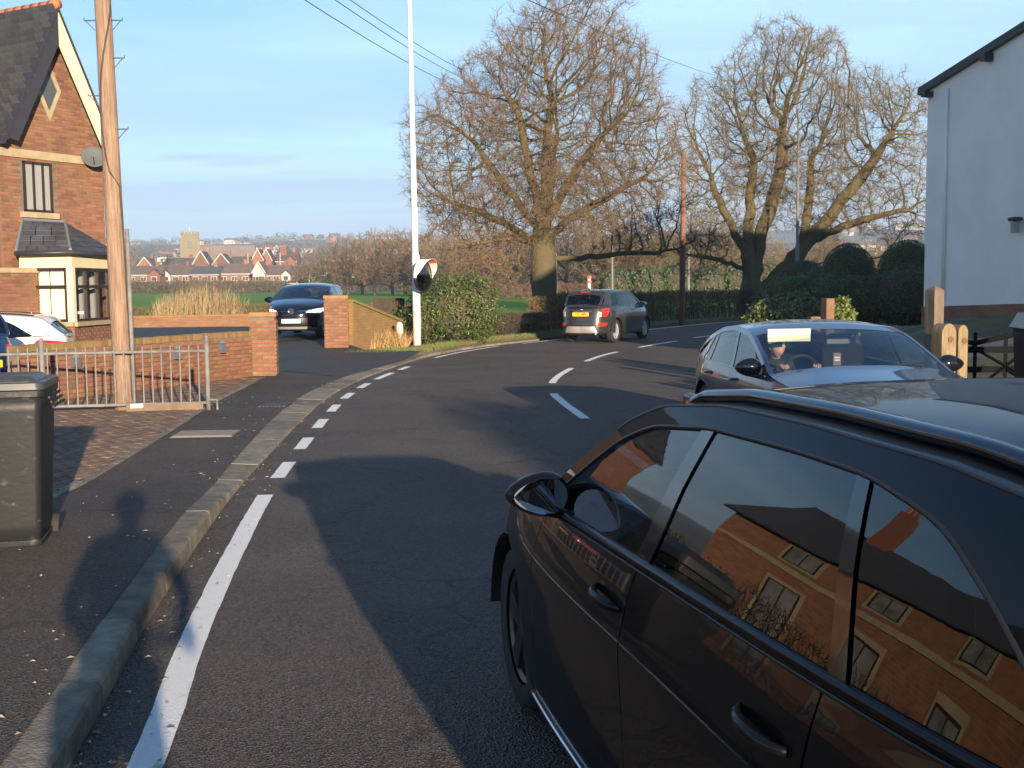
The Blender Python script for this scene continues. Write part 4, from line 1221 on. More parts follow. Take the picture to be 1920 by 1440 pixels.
# bay window
def loc_h(p): 
    q = Vector((p[0], p[1], 0)) - hA
    return (q.dot(hd_), q.dot(Vector((-hd_.y, hd_.x, 0))))
BAY = [loc_h(p) for p in ((-11.35, 26.85), (-11.05, 25.92), (-9.76, 25.62), (-9.60, 27.75), (-10.1, 29.0))]
bay = obj('bay_window', None, house)
bw_ = MB().prism(BAY, 0.0, 0.92); bw_.build('bay_base', M_mortar, bay)
MB().prism([(p[0] * 1.0, p[1]) for p in BAY], 2.22, 2.50).build('bay_head', M_cream, bay)
sill_b = MB()
for a, b in zip(BAY, BAY[1:]):
    a, b = Vector((*a, 0)), Vector((*b, 0)); d = (b - a); L = d.length; d.normalize(); n_ = Vector((d.y, -d.x, 0)); ang = math.atan2(d.y, d.x); mid = (a + b) / 2
    if L < 0.9: continue
    tag(brick_mass(L, 0.90, lambda x, z, hw: True).build('bay_bricks', M_brick_i, bay, loc=(a.x + n_.x * 0.002, a.y + n_.y * 0.002, 0), rz=ang), kind='stuff')
    sill_b.box((mid.x + n_.x * 0.03, mid.y + n_.y * 0.03, 0.96), (L + 0.10, 0.16, 0.10), ang)
    fr = MB(); main = L > 1.6
    def bar(u0, u1, z0, z1, t=0.07, o=0.0):
        c = a + d * ((u0 + u1) / 2) - n_ * (0.04 - o); fr.box((c.x, c.y, (z0 + z1) / 2), (u1 - u0, t, z1 - z0), ang)
    u0, u1 = 0.14, L - 0.14
    bar(u0, u0 + 0.07, 1.0, 2.22); bar(u1 - 0.07, u1, 1.0, 2.22); bar(u0, u1, 1.0, 1.07); bar(u0, u1, 2.15, 2.22); bar(u0, u1, 1.76, 1.83)
    if main:
        for k in (1, 2):
            c = u0 + (u1 - u0) * k / 3; bar(c - 0.035, c + 0.035, 1.0, 2.22)
    fr.build('frame', M_frame, bay)
    for c in (0.07, L - 0.07):
        p = a + d * c - n_ * 0.035
        box('mullion', (p.x, p.y, 1.59), (0.14, 0.09, 1.30), M_cream, bay, ang)
    nk = 3 if main else 1
    for k in range(nk):
        A = a + d * (u0 + (u1 - u0) * k / nk + 0.04) - n_ * 0.05; Bq = a + d * (u0 + (u1 - u0) * (k + 1) / nk - 0.04) - n_ * 0.05
        for z0, z1 in ((1.07, 1.76), (1.83, 2.15)):
            MB().quad((A.x, A.y, z0), (Bq.x, Bq.y, z0), (Bq.x, Bq.y, z1), (A.x, A.y, z1)).build('pane', M_pane, bay)
    A = a + d * u0 - n_ * 0.09; Bq = a + d * u1 - n_ * 0.09
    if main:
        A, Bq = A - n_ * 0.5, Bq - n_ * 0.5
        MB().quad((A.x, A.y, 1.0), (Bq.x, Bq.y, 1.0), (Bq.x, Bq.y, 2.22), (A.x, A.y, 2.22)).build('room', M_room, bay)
        for k in (0.12, 0.5, 0.84):
            C = A + (Bq - A) * k + n_ * 0.25
            MB().tube([(C.x, C.y, 1.0), (C.x, C.y, 2.2)], 0.09, 8).build('curtain', M_curtain, bay)
    else:
        MB().quad((A.x, A.y, 1.0), (Bq.x, Bq.y, 1.0), (Bq.x, Bq.y, 2.22), (A.x, A.y, 2.22)).build('blind', M_blind, bay)
sill_b.build('sill', M_stone, bay)
# hipped slate roof of the bay
ce = [(p[0] + (p[0] - GL / 2) * 0.12, p[1] - 0.16) for p in BAY[1:4]]
ce = [(BAY[0][0] - 0.14, BAY[0][1])] + ce + [(BAY[4][0] + 0.14, BAY[4][1])]
top = [(0.55, -0.02, 3.34), (1.75, -0.02, 3.34)]
V = [(p[0], p[1], 2.58) for p in ce] + top
obj('bay_roof', mesh('bay_roof', V, [(0, 1, 5), (1, 2, 6, 5), (2, 3, 6), (3, 4, 6)], M_fascia), bay)
ms = MB()
for f in ((1, 2, 6, 5), (2, 3, 6, 6), (0, 1, 5, 5)):
    P0, P1, P2, P3 = (Vector(V[i]) for i in f)
    nrm = (P1 - P0).cross(P3 - P0).normalized(); nrm = nrm if nrm.z > 0 else -nrm
    rows = 6
    for r in range(rows):
        l, q = P0.lerp(P3, r / rows), P1.lerp(P2, r / rows); l2, q2 = P0.lerp(P3, (r + 1.15) / rows), P1.lerp(P2, (r + 1.15) / rows)
        nn = max(1, int((q - l).length / 0.26))
        for k in range(nn):
            a0, a1, b0, b1 = l.lerp(q, (k + 0.03) / nn), l.lerp(q, (k + 0.97) / nn), l2.lerp(q2, (k + 0.03) / nn), l2.lerp(q2, (k + 0.97) / nn)
            e = nrm * 0.022; e2 = nrm * 0.004
            ms.add([a0 + e, a1 + e, b1 + e2, b0 + e2, a0, a1], [(0, 1, 2, 3), (4, 5, 1, 0)])
ms.build('bay_slates', M_slate_i, bay)
gt = MB(); gt.tube([(p[0], p[1], 2.545) for p in ce], 0.055, 8); gt.build('gutter', M_fascia, bay, True)
for a, b in ((1, 5), (2, 6), (5, 6)):
    MB().tube([Vector(V[a]) + Vector((0, 0, 0.03)), Vector(V[b]) + Vector((0, 0, 0.03))], 0.035, 6).build('hip_lead', mat('lead', (0.17, 0.18, 0.19), 0.6), bay)
# low porch block left of the bay
pb = obj('porch', None, house, (-0.75, -0.95, 0))
MB().box((0.3, 0.3, 1.05), (1.1, 0.9, 2.1)).build('porch_wall', M_mortar, pb)
tag(brick_mass(1.1, 2.05, lambda x, z, hw: True).build('porch_bricks', M_brick_i, pb, loc=(-0.25, -0.152, 0)), kind='stuff')
box('coping', (0.3, 0.3, 2.16), (1.22, 1.02, 0.12), M_stone, pb, 0, 0.02)
MB().tube([(GL + 0.07, -0.05, 0.1), (GL + 0.07, -0.05, 4.6), (GL + 0.2, -0.05, 5.0)], 0.04, 8).build('downpipe', M_fascia, house, True)
# satellite dish on the far corner of the gable
sd_ = thing('satellite_dish', 'grey satellite dish fixed under the eave of the brick house', 'satellite dish', (-10.22, 28.55, 4.95), 0.0)
prof = [(0.001, 0.0), (0.12, 0.012), (0.22, 0.035), (0.30, 0.07)]
dm = MB().lathe(prof + [(0.305, 0.065), (0.2, 0.02), (0.001, -0.012)], 20, 'Z')
do = dm.build('dish', mat('dish_grey', (0.10, 0.105, 0.105), 0.6, spec=0.2), sd_, True); do.rotation_euler = (R(62), 0, R(25))
MB().tube([(0, 0.02, 0), (-0.05, 0.22, -0.08), (-0.1, 0.45, -0.05)], 0.02, 6).build('bracket', M_fascia, sd_)
MB().tube([(0.02, -0.02, -0.25), (0.12, -0.36, -0.02)], 0.012, 6).build('feed_arm', M_fascia, sd_)

M_npane = mat('net_pane', (0.10, 0.105, 0.11), 0.15, (0.28, 0.27, 0.25), 1.2)
# --- neighbouring brick house just outside the picture (its reflection shows in the black car)
nb = thing('neighbour_house', 'long brick house with slate roof and chimney left of the picture', 'house', (-25.0, 10.5, 0), R(66))
w2 = MB(); L2, D2, E2, A2 = 17.0, 8.0, 4.9, 8.3
w2.add([(0, 0, 0), (L2, 0, 0), (L2, 0, E2), (0, 0, E2), (L2, D2, 0), (L2, D2, E2), (L2, D2 / 2, A2), (0, D2, 0), (0, D2, E2), (0, D2 / 2, A2)], [(0, 1, 2, 3), (1, 4, 5, 6, 2), (7, 0, 3, 9, 8)],
       [(0, 0), (L2, 0), (L2, E2), (0, E2), (L2 + D2, 0), (L2 + D2, E2), (L2 + D2 / 2, A2), (-D2, 0), (-D2, E2), (-D2 / 2, A2)])
w2.build('wall', brick_mat('brick_texture', (0.30, 0.12, 0.058), (0.21, 0.085, 0.042), (0.24, 0.18, 0.13)), nb, uv=True)
r2 = MB()
for y0, y1 in ((-0.4, D2 / 2), (D2 + 0.4, D2 / 2)):
    r2.add([(-0.3, y0, E2 - 0.25), (L2 + 0.3, y0, E2 - 0.25), (L2 + 0.3, y1, A2 + 0.1), (-0.3, y1, A2 + 0.1), (-0.3, y0, E2 - 0.4), (L2 + 0.3, y0, E2 - 0.4)], [(0, 1, 2, 3), (4, 5, 1, 0)])
ro = r2.build('roof', M_slate, nb)
ch = box('chimney', (L2 - 3, D2 / 2, A2 + 0.7), (0.9, 0.7, 2.2), M_brick, ro)
for k in range(3): MB().tube([(L2 - 3.25 + 0.25 * k, D2 / 2, A2 + 1.8), (L2 - 3.25 + 0.25 * k, D2 / 2, A2 + 2.15)], [0.11, 0.09], 8).build('chimney_pot', M_ridge, ro)
for x in (2.5, 6.5, 10.5, 14.0):
    for z in (0.9, 3.1):
        wi = obj('window', None, nb)
        box('frame', (x, -0.02, z + 0.62), (1.3, 0.08, 1.25), M_frame, wi); box('surround', (x, -0.015, z + 0.62), (1.6, 0.04, 1.5), M_stone, wi)
        MB().quad((x - 0.58, -0.066, z + 0.06), (x - 0.03, -0.066, z + 0.06), (x - 0.03, -0.066, z + 1.2), (x - 0.58, -0.066, z + 1.2)).build('pane', M_npane, wi)
        MB().quad((x + 0.03, -0.066, z + 0.06), (x + 0.58, -0.066, z + 0.06), (x + 0.58, -0.066, z + 1.2), (x + 0.03, -0.066, z + 1.2)).build('pane', M_npane, wi)
gutter = MB().tube([(-0.2, -0.45, E2 - 0.32), (L2 + 0.2, -0.45, E2 - 0.32)], 0.07, 8).build('gutter', M_fascia, nb)
box('string_course', (L2 / 2, -0.03, 2.75), (L2, 0.08, 0.2), M_stone, nb)

# --- garden wall in front with its pier
W0, W1 = Vector((-7.25, 16.8, 0)), Vector((-4.95, 21.8, 0))
wd = (W1 - W0).normalized(); WL = (W1 - W0).length
gw = thing('garden_wall', 'weathered low brick garden wall behind the railing, ending at a pier', 'wall')
wn_ = Vector((wd.y, -wd.x, 0)); wa = math.atan2(wd.y, wd.x)
mid = (W0 + W1) / 2 - wn_ * 0.115
box('core', (mid.x, mid.y, 0.41), (WL, 0.208, 0.82), M_mortar, gw, wa)
brick_face(gw, W0, wd, WL, 0.76, 0.04)
cp = MB().box((0, 0, 0), (0.066, 0.235, 0.105), 0, 0.008); cop_me = mesh('coping_brick', cp.v, cp.f, mat('mossy_brick', (0.26, 0.125, 0.055), 0.95, (0.15, 0.12, 0.045), 6, 6, bump=0.5, bscale=40, objrand=0.25))
n = int(WL / 0.078)
for k in range(n):
    c = W0 + wd * ((k + 0.5) * WL / n) - wn_ * 0.105
    obj('coping_brick', cop_me, gw, (c.x, c.y, 0.86 + random.uniform(-0.006, 0.006)), wa + random.uniform(-0.03, 0.03))
def pier(c, w, H, label):
    t = thing('brick_pier', label, 'pier', c, 0.12)
    box('core', (0, 0, H / 2), (w - 0.01, w - 0.01, H), M_mortar, t)
    h = w / 2
    brick_face(t, (-h, -h, 0), (1, 0), w, H - 0.10, 0.02)
    brick_face(t, (h, -h, 0), (0, 1), w, H - 0.10, 0.02)
    brick_face(t, (-h, h, 0), (0, -1), w, H - 0.10, 0.02)
    box('cap', (0, 0, H - 0.02), (w + 0.05, w + 0.05, 0.09), mat('pier_cap', (0.33, 0.15, 0.065), 0.9, (0.20, 0.13, 0.05), 7), t, 0, 0.01)
    return t
pier((-4.78, 22.15, 0.04), 0.46, 1.20, 'square brick pier ending the garden wall by the drive')
pier((-4.42, 29.0, 0.04), 0.56, 1.46, 'tall square brick pier right of the dark blue hatchback')
# wing wall sloping down from the right pier
ww = thing('wing_wall', 'stained wing wall sloping down from the tall pier towards the bush', 'wall')
a, b = Vector((-4.14, 29.3, 0)), Vector((-3.18, 32.4, 0)); d = (b - a).normalized(); nn = Vector((d.y, -d.x, 0)) * 0.11; L = (b - a).length
V = [a + nn, b + nn, b - nn, a - nn]
P = [(p.x, p.y, 0) for p in V] + [(V[0].x, V[0].y, 1.34), (V[1].x, V[1].y, 0.72), (V[2].x, V[2].y, 0.72), (V[3].x, V[3].y, 1.34)]
U = [(0, 0), (L, 0), (L + 0.2, 0), (-0.2, 0), (0, 1.34), (L, 0.72), (L + 0.2, 0.72), (-0.2, 1.34)]
obj('wall_face', mesh('wing_wall', P, [(0, 1, 5, 4), (1, 2, 6, 5), (2, 3, 7, 6), (3, 0, 4, 7), (4, 5, 6, 7)], brick_mat('stained_brick', (0.27, 0.145, 0.05), (0.20, 0.13, 0.05), (0.16, 0.12, 0.05)), uvs=U), ww)
cpm = MB()
cpm.add([V[0] + nn * 0.3 + Vector((0, 0, 1.35)), V[1] + nn * 0.3 + Vector((0, 0, 0.73)), V[2] - nn * 0.3 + Vector((0, 0, 0.73)), V[3] - nn * 0.3 + Vector((0, 0, 1.35)), V[0] + nn * 0.3 + Vector((0, 0, 1.42)), V[1] + nn * 0.3 + Vector((0, 0, 0.80)), V[2] - nn * 0.3 + Vector((0, 0, 0.80)), V[3] - nn * 0.3 + Vector((0, 0, 1.42))],
        [(3, 2, 1, 0), (4, 5, 6, 7), (0, 1, 5, 4), (1, 2, 6, 5), (2, 3, 7, 6), (3, 0, 4, 7)])
cpm.build('coping', mat('ivy_coping', (0.24, 0.16, 0.06), 0.95, (0.14, 0.13, 0.04), 6), ww)
# dark timber panel behind it
tp = thing('board_fence', 'dark board fence between the wing wall and the bush', 'fence', (-3.55, 33.6, 0.0), R(8))
for k in range(6):
    box('board', (-0.42 + k * 0.155, 0, 0.72), (0.15, 0.03 + 0.01 * (k % 2), 1.36), mat('dark_timber', (0.035, 0.025, 0.016), 0.9, (0.05, 0.035, 0.02), 8, objrand=0.2), tp)
box('rail', (0, 0.04, 1.1), (1.0, 0.04, 0.09), mat('dark_timber', (0.03, 0.02, 0.01)), tp)
# back wall across the yard
bw2 = thing('back_wall', 'long low brick wall across the far side of the yard', 'wall')
a, b = Vector((-26, 41.6, 0)), Vector((-9.0, 47.4, 0)); d = (b - a).normalized(); nn = Vector((d.y, -d.x, 0)) * 0.11; L = (b - a).length
P = [a + nn, b + nn, b - nn, a - nn]
obj('wall_face', mesh('back_wall', [(p.x, p.y, 0) for p in P] + [(p.x, p.y, 0.60) for p in P], [(0, 1, 5, 4), (1, 2, 6, 5), (2, 3, 7, 6), (3, 0, 4, 7), (4, 5, 6, 7)],
    brick_mat('yard_brick', (0.24, 0.11, 0.05), (0.17, 0.085, 0.04), (0.16, 0.12, 0.08)), uvs=[(0, 0), (L, 0), (L, 0), (0, 0), (0, 0.6), (L, 0.6), (L, 0.8), (0, 0.8)]), bw2)
MB().box(((a.x + b.x) / 2, (a.y + b.y) / 2, 0.64), (L, 0.30, 0.08), math.atan2(d.y, d.x)).build('coping', mat('yard_coping', (0.27, 0.13, 0.055), 0.9, (0.17, 0.12, 0.05), 3), bw2)

# --- timber pole with step irons and cable
M_wood = mat('pole_wood', (0.34, 0.225, 0.15), 0.85, (0.18, 0.115, 0.075), 9, 8, 0.36, 0.66, bump=0.9, bscale=30, bdist=0.02, stretch=(4, 4, 0.22))
tpole = thing('utility_pole', 'tall wooden utility pole with step irons behind the railing', 'utility pole', (-5.40, 15.9, 0))
pb_, pt_ = Vector((0, 0, -0.2)), Vector((-0.13, 0, 8.4))
MB().tube([pb_.lerp(pt_, k / 10) for k in range(11)], [0.130 - 0.032 * k / 10 for k in range(11)], 20).build('shaft', M_wood, tpole, True)
M_galv = mat('galvanised', (0.21, 0.205, 0.195), 0.6, (0.14, 0.13, 0.12), 9, spec=0.25)
for k, z in enumerate((3.9, 4.35, 4.85, 5.35, 5.75, 6.2, 6.7)):
    for sg in ((-1, 1) if z in (5.35,) else ((-1) ** k,)):
        x = -0.13 * z / 8.4
        MB().tube([(x + sg * 0.09, -0.02, z), (x + sg * 0.26, -0.02, z), (x + sg * 0.26, -0.02, z + 0.035)], 0.009, 6).tube([(x + sg * 0.24, -0.02, z), (x + sg * 0.12, -0.02, z - 0.13)], 0.006, 6).build('step_iron', mat('step_iron', (0.10, 0.12, 0.16), 0.5, metal=0.5), tpole)
pts = []
for k in range(40):
    z = 0.2 + 7.6 * k / 39
    ang = -0.3 + 1.9 * math.sin(z * 1.15) * (1 if z > 3.2 else 0.1)
    r = 0.135 - 0.004 * z
    pts.append((-0.13 * z / 8.4 + r * math.cos(ang), -abs(r * math.sin(ang)) - 0.005, z))
MB().tube(pts, 0.011, 6).build('cable', M_trim, tpole)
MB().tube([(0.145, -0.02, 0.0), (0.13, -0.02, 2.55)], 0.030, 8).build('cable_guard', M_galv, tpole, True)
for z in (7.4, 7.7, 8.0):
    box('crossarm', (-0.11, -0.05, z), (0.55, 0.07, 0.08), M_wood, tpole)
    for sx_ in (-0.22, 0.22): MB().lathe([(0.001, 0.14), (0.03, 0.13), (0.045, 0.08), (0.03, 0.06), (0.045, 0.03), (0.03, 0)], 10, 'Z', (-0.11 + sx_, -0.05, z + 0.04)).build('insulator', mat('porcelain', (0.35, 0.30, 0.26), 0.25), tpole)

# --- tubular railing in front of the pole
rl = thing('railing', 'grey metal railing with upright bars in front of the wooden pole', 'railing')
RA, RB = Vector((-8.6, 15.05, 0.045)), Vector((-4.22, 15.85, 0.045))
rd = (RB - RA).normalized(); RL = (RB - RA).length; up = Vector((0, 0, 1))
for z, r in ((0.82, 0.022), (0.10, 0.022)):
    MB().tube([RA + up * z, RB + up * z], r, 8).build('rail', M_galv, rl, True)
posts = [RL, RL - 2.16, RL - 4.3]
for s_ in posts:
    p = RA + rd * s_
    MB().tube([p, p + up * 1.0], 0.034, 10).tube([p + up * 1.0, p + up * 1.035], [0.036, 0.02], 10).build('post', M_galv, rl, True)
s_ = RL - 0.115
while s_ > 0:
    if min(abs(s_ - q) for q in posts) > 0.05:
        p = RA + rd * s_
        MB().tube([p + up * 0.10, p + up * 0.90], 0.011, 6).build('bar', M_galv, rl)
    s_ -= 0.1235
pl = box('kick_board', (RA.lerp(RB, 0.87).x, RA.lerp(RB, 0.87).y - 0.0, 0.095), (1.02, 0.05, 0.11), mat('board_wood', (0.19, 0.135, 0.085), 0.85, (0.12, 0.085, 0.055), 7), rl, math.atan2(rd.y, rd.x))
q = RA + rd * (RL - 0.95)
box('label_plate', (q.x + 0.01, q.y - 0.05, 0.13), (0.17, 0.012, 0.06), mat('pale_label', (0.50, 0.47, 0.38), 0.6), rl, math.atan2(rd.y, rd.x))
q = RB + rd * 0.12
MB().tube([q + up * 0.0, q + up * 0.14, RB + up * 0.14], 0.016, 6).build('foot_loop', M_galv, rl)
# small lantern boxes on the garden wall
for k, (s_, z) in enumerate(((1.05, 0.60), (3.35, 0.62), (4.55, 0.66))):
    p = W0 + wd * s_ + wn_ * 0.07
    lt = thing('wall_lantern', ['dark lantern on the garden wall left of the pole', 'dark lantern on the garden wall just right of the pole', 'dark lantern with pale top on the garden wall nearest the pier'][k], 'lantern', (p.x, p.y, z), wa, 'lanterns on the garden wall')
    box('glass_box', (0, 0, 0), (0.11, 0.11, 0.15), mat('lantern_glass', (0.10, 0.11, 0.13), 0.2), lt, 0, 0.01)
    MB().lathe([(0.001, 0.14), (0.04, 0.125), (0.085, 0.075)], 4, 'Z').build('lid', mat('lantern_lid', (0.12, 0.12, 0.12), 0.4), lt)
    box('base', (0, 0, -0.09), (0.12, 0.12, 0.03), mat('lantern_lid', (0.35, 0.35, 0.34)), lt)

# --- wheeled bin, near left
bn = thing('wheelie_bin', 'scuffed dark grey wheelie bin with raised-edge lid at the left edge', 'bin', (-3.27, 7.32, 0.118), R(14))
M_bin = mat('bin_plastic', (0.018, 0.020, 0.020), 0.42, (0.11, 0.11, 0.105), 3.0, 12, 0.60, 0.74, bump=0.12, bscale=9, stretch=(2.5, 1, 4), spec=0.2)
M_lid = mat('bin_lid', (0.024, 0.025, 0.028), 0.4, (0.05, 0.052, 0.055), 8)
def taper(w0, d0, w1, d1, z0, z1, r, n=6):
    V, F = [], []
    rows = 9
    for i in range(rows + 1):
        t = i / rows; w, d, z = w0 + (w1 - w0) * t, d0 + (d1 - d0) * t, z0 + (z1 - z0) * t
        for cx, cy, a0 in ((w / 2 - r, d / 2 - r, 0), (-w / 2 + r, d / 2 - r, 90), (-w / 2 + r, -d / 2 + r, 180), (w / 2 - r, -d / 2 + r, 270)):
            for k in range(n + 1):
                a = R(a0 + 90 * k / n); V.append((cx + r * math.cos(a), cy + r * math.sin(a), z))
    m_ = 4 * (n + 1)
    for i in range(rows):
        for k in range(m_): F.append((i * m_ + k, i * m_ + (k + 1) % m_, (i + 1) * m_ + (k + 1) % m_, (i + 1) * m_ + k))
    F.append(tuple(range(m_ - 1, -1, -1))); F.append(tuple(range(rows * m_, rows * m_ + m_)))
    return V, F
V, F = taper(0.47, 0.52, 0.56, 0.66, 0.03, 0.96, 0.045); MB().add(V, F).build('tub', M_bin, bn, True)
V, F = taper(0.485, 0.535, 0.49, 0.54, 0.0, 0.035, 0.045); MB().add(V, F).build('foot_rim', M_bin, bn, True)
V, F = taper(0.60, 0.70, 0.60, 0.70, 0.945, 0.985, 0.05); MB().add(V, F).build('collar', M_bin, bn, True)
ld = MB()
V, F = taper(0.615, 0.72, 0.60, 0.70, 0.99, 1.035, 0.06); ld.add(V, F)
V, F = taper(0.50, 0.56, 0.44, 0.50, 1.035, 1.065, 0.06); ld.add(V, F)
ld.build('lid', M_lid, bn, True)
for sg in (-1, 1):
    MB().lathe([(0.001, -0.03), (0.10, -0.03), (0.10, 0.03), (0.001, 0.03)], 20, 'X', (sg * 0.25, 0.27, 0.0)).build('wheel', M_tyre, bn)
for z in (0.955, 0.99):
    MB().tube([(-0.25, 0.40, z), (0.25, 0.40, z)], 0.016, 8).build('handle', M_lid, bn)
for k in range(3):
    box('collar_fin', (0.31 + 0.012 * k, 0.05, 0.93 - 0.03 * k), (0.012, 0.5, 0.015), M_bin, bn)
st = box('sticker', (0.262, -0.02, 0.62), (0.004, 0.11, 0.15), mat('white_sticker', (0.72, 0.70, 0.66), 0.6, (0.35, 0.34, 0.32), 25), bn)
st.rotation_euler = (0, R(-2.8), 0); st.location = (0.02, 0, 0.016)
M_scr = mat('bin_scratch', (0.16, 0.16, 0.155), 0.5)

# --- marker post and litter
mk_ = thing('marker_post', 'short white and grey marker post at the foot of the bush', 'marker post', (-3.02, 31.0, 0.08))
MB().tube([(0, 0, 0), (0, 0, 0.38)], 0.065, 10).build('shaft', mat('marker_grey', (0.16, 0.165, 0.17), 0.7, (0.4, 0.38, 0.34), 9), mk_)
MB().tube([(0, 0, 0.38), (0, 0, 0.62), (0.0, 0, 0.70)], [0.10, 0.09, 0.04], 10).build('cap', mat('marker_white', (0.75, 0.66, 0.56), 0.6), mk_, True)
lit = MB()
for k in range(300):
    y = 4 + 16 * random.random() ** 1.5
    e = interp([(p.y, p.x) for p in kb_back], y)
    x = e - random.random() ** 2.0 * (1.6 + 0.04 * y)
    z = pave_z(x, y)
    if random.random() < 0.42:
        x = interp([(p.y, p.x) for p in cL], y) + 0.02 + random.random() ** 1.8 * 0.30; z = 0.003
    a = random.random() * 6.3; r = random.uniform(0.004, 0.014); l = r * random.uniform(1, 2)
    c_, s__ = math.cos(a), math.sin(a)
    lit.add([(x - l * c_, y - l * s__, z + 0.003), (x + r * s__, y - r * c_, z + 0.007), (x + l * c_, y + l * s__, z + 0.004), (x - r * s__, y + r * c_, z + 0.010)], [(0, 1, 2, 3)])
tag(lit.build('leaf_litter', mat('pale_litter', (0.42, 0.34, 0.24), 0.9, island=0.5)), 'scattered pale leaf scraps on the pavement and gutter', 'litter', kind='stuff')
# ---------------------------------------------------------------- right side: white house, gate, posts
M_render = mat('white_render', (0.86, 0.84, 0.79), 0.9, (0.78, 0.76, 0.70), 0.9, 9, bump=0.25, bscale=60, bdist=0.004)
wh = thing('white_house', 'white rendered house wall with dark eave at the right edge', 'house')
A0 = Vector((9.33, 26.0, 0)); TH = R(16.4)
d = Vector((math.sin(TH), -math.cos(TH), 0)); inn = Vector((math.cos(TH), math.sin(TH), 0)); L = 12.6
def W(u, v, z): p = A0 + d * u + inn * v; return (p.x, p.y, z)
def zb(u): return interp([(0, 1.16), (3.2, 1.37), (6, 1.5), (13, 1.6)], u)
DP = 9.0; EZ = 6.0; RZ = 6.0 + L / 2 * math.tan(R(12.7)); H2 = L / 2
m_ = MB()
m_.add([W(0, 0, zb(0)), W(L, 0, zb(L)), W(L, 0, EZ), W(H2, 0, RZ), W(0, 0, EZ), W(0, DP, 0), W(0, DP, EZ), W(L, DP, 0), W(L, DP, EZ), W(0, 0, 0), W(L, 0, 0), W(H2, DP, RZ)],
       [(4, 3, 2, 1, 0), (5, 9, 4, 6), (10, 7, 8, 2), (7, 5, 6, 11, 8)])
m_.build('wall', M_render, wh)
pl = MB(); pl.add([W(-0.03, -0.03, 0), W(L, -0.03, 0), W(L, -0.03, zb(L)), W(-0.03, -0.03, zb(0)), W(-0.03, 0.03, zb(0)), W(L, 0.03, zb(L)), W(-0.03, 1.0, 0), W(-0.03, 1.0, zb(0))], [(3, 2, 1, 0), (4, 5, 2, 3), (0, 6, 7, 3)],
       [(0, 0), (L, 0), (L, 1.5), (0, 1.2), (0, 1.25), (L, 1.55), (-1, 0), (-1, 1.2)])
pl.build('plinth', brick_mat('plinth_brick', (0.30, 0.13, 0.07), (0.22, 0.095, 0.05), (0.2, 0.15, 0.11)), wh, uv=True)
rf = MB(); OVR = 0.10; k = (RZ - EZ) / H2
for u0, u1 in ((-0.22, H2), (L + 0.22, H2)):
    z0 = EZ - 0.22 * k + 0.02; z1 = RZ + 0.02
    rf.add([W(u0, -OVR, z0), W(u1, -OVR, z1), W(u1, DP + 0.1, z1), W(u0, DP + 0.1, z0), W(u0, -OVR, z0 + 0.09), W(u1, -OVR, z1 + 0.09), W(u1, DP + 0.1, z1 + 0.09), W(u0, DP + 0.1, z0 + 0.09)],
           [(3, 2, 1, 0), (4, 5, 6, 7), (0, 1, 5, 4), (0, 4, 7, 3)])
roof_w = rf.build('roof', M_slate_i, wh)
vg = MB()
for u0, u1 in ((-0.22, H2), (L + 0.22, H2)):
    z0 = EZ - 0.22 * k - 0.06; z1 = RZ - 0.06
    vg.add([W(u0, -OVR - 0.012, z0), W(u1, -OVR - 0.012, z1), W(u1, -OVR - 0.012, z1 + 0.15), W(u0, -OVR - 0.012, z0 + 0.15), W(u0, 0, z0), W(u1, 0, z1)], [(0, 1, 2, 3), (4, 5, 1, 0)])
vg.build('verge_board', mat('eave_dark', (0.05, 0.055, 0.045), 0.6), wh)
c = W(2.05, -0.10, EZ + 2.05 * k - 0.16); box('purlin_end', c, (0.14, 0.24, 0.17), M_fascia, wh, math.atan2(d.y, d.x))
c = W(0.12, -0.10, EZ - 0.14); box('purlin_end', c, (0.14, 0.24, 0.12), M_fascia, wh, math.atan2(d.y, d.x))
u = 0.72; MB().tube([W(u, -0.05, zb(u) + 0.1), W(u, -0.05, 5.9)], 0.035, 8).build('downpipe', M_render, wh, True)
lp = obj('wall_lamp', None, wh); c = W(3.05, -0.14, 2.95); box('lamp_hood', c, (0.2, 0.24, 0.08), M_fascia, lp, 0, 0.02); box('lamp_glass', (c[0], c[1], c[2] - 0.16), (0.13, 0.13, 0.22), mat('lamp_glass', (0.3, 0.3, 0.3), 0.2), lp)

# unseen brick houses added on the right to shade the two oaks
def plain_house(name, label, loc, rz, L3, D3, E3, A3):
    rh = thing(name, label, 'house', loc, rz)
    w3 = MB()
    w3.add([(0, 0, 0), (L3, 0, 0), (L3, 0, E3), (0, 0, E3), (L3, D3, 0), (L3, D3, E3), (L3, D3 / 2, A3), (0, D3, 0), (0, D3, E3), (0, D3 / 2, A3)], [(0, 1, 2, 3), (1, 4, 5, 6, 2), (7, 0, 3, 9, 8), (4, 7, 8, 5)],
           [(0, 0), (L3, 0), (L3, E3), (0, E3), (L3 + D3, 0), (L3 + D3, E3), (L3 + D3 / 2, A3), (-D3, 0), (-D3, E3), (-D3 / 2, A3)])
    w3.build('wall', MATS['brick_texture'], rh, uv=True)
    r3 = MB()
    for y0 in (-0.3, D3 + 0.3):
        r3.add([(-0.2, y0, E3 - 0.2), (L3 + 0.2, y0, E3 - 0.2), (L3 + 0.2, D3 / 2, A3 + 0.1), (-0.2, D3 / 2, A3 + 0.1)], [(0, 1, 2, 3)])
    r3.build('roof', M_slate_i, rh)
    for k in range(3):
        for z in (1.0, 4.0):
            wi = obj('window', None, rh, (L3 * (k + 0.5) / 3, 0, z)); box('frame', (0, -0.03, 0.6), (1.3, 0.1, 1.3), M_frame, wi); box('pane', (0, -0.085, 0.6), (1.1, 0.02, 1.1), M_npane, wi)
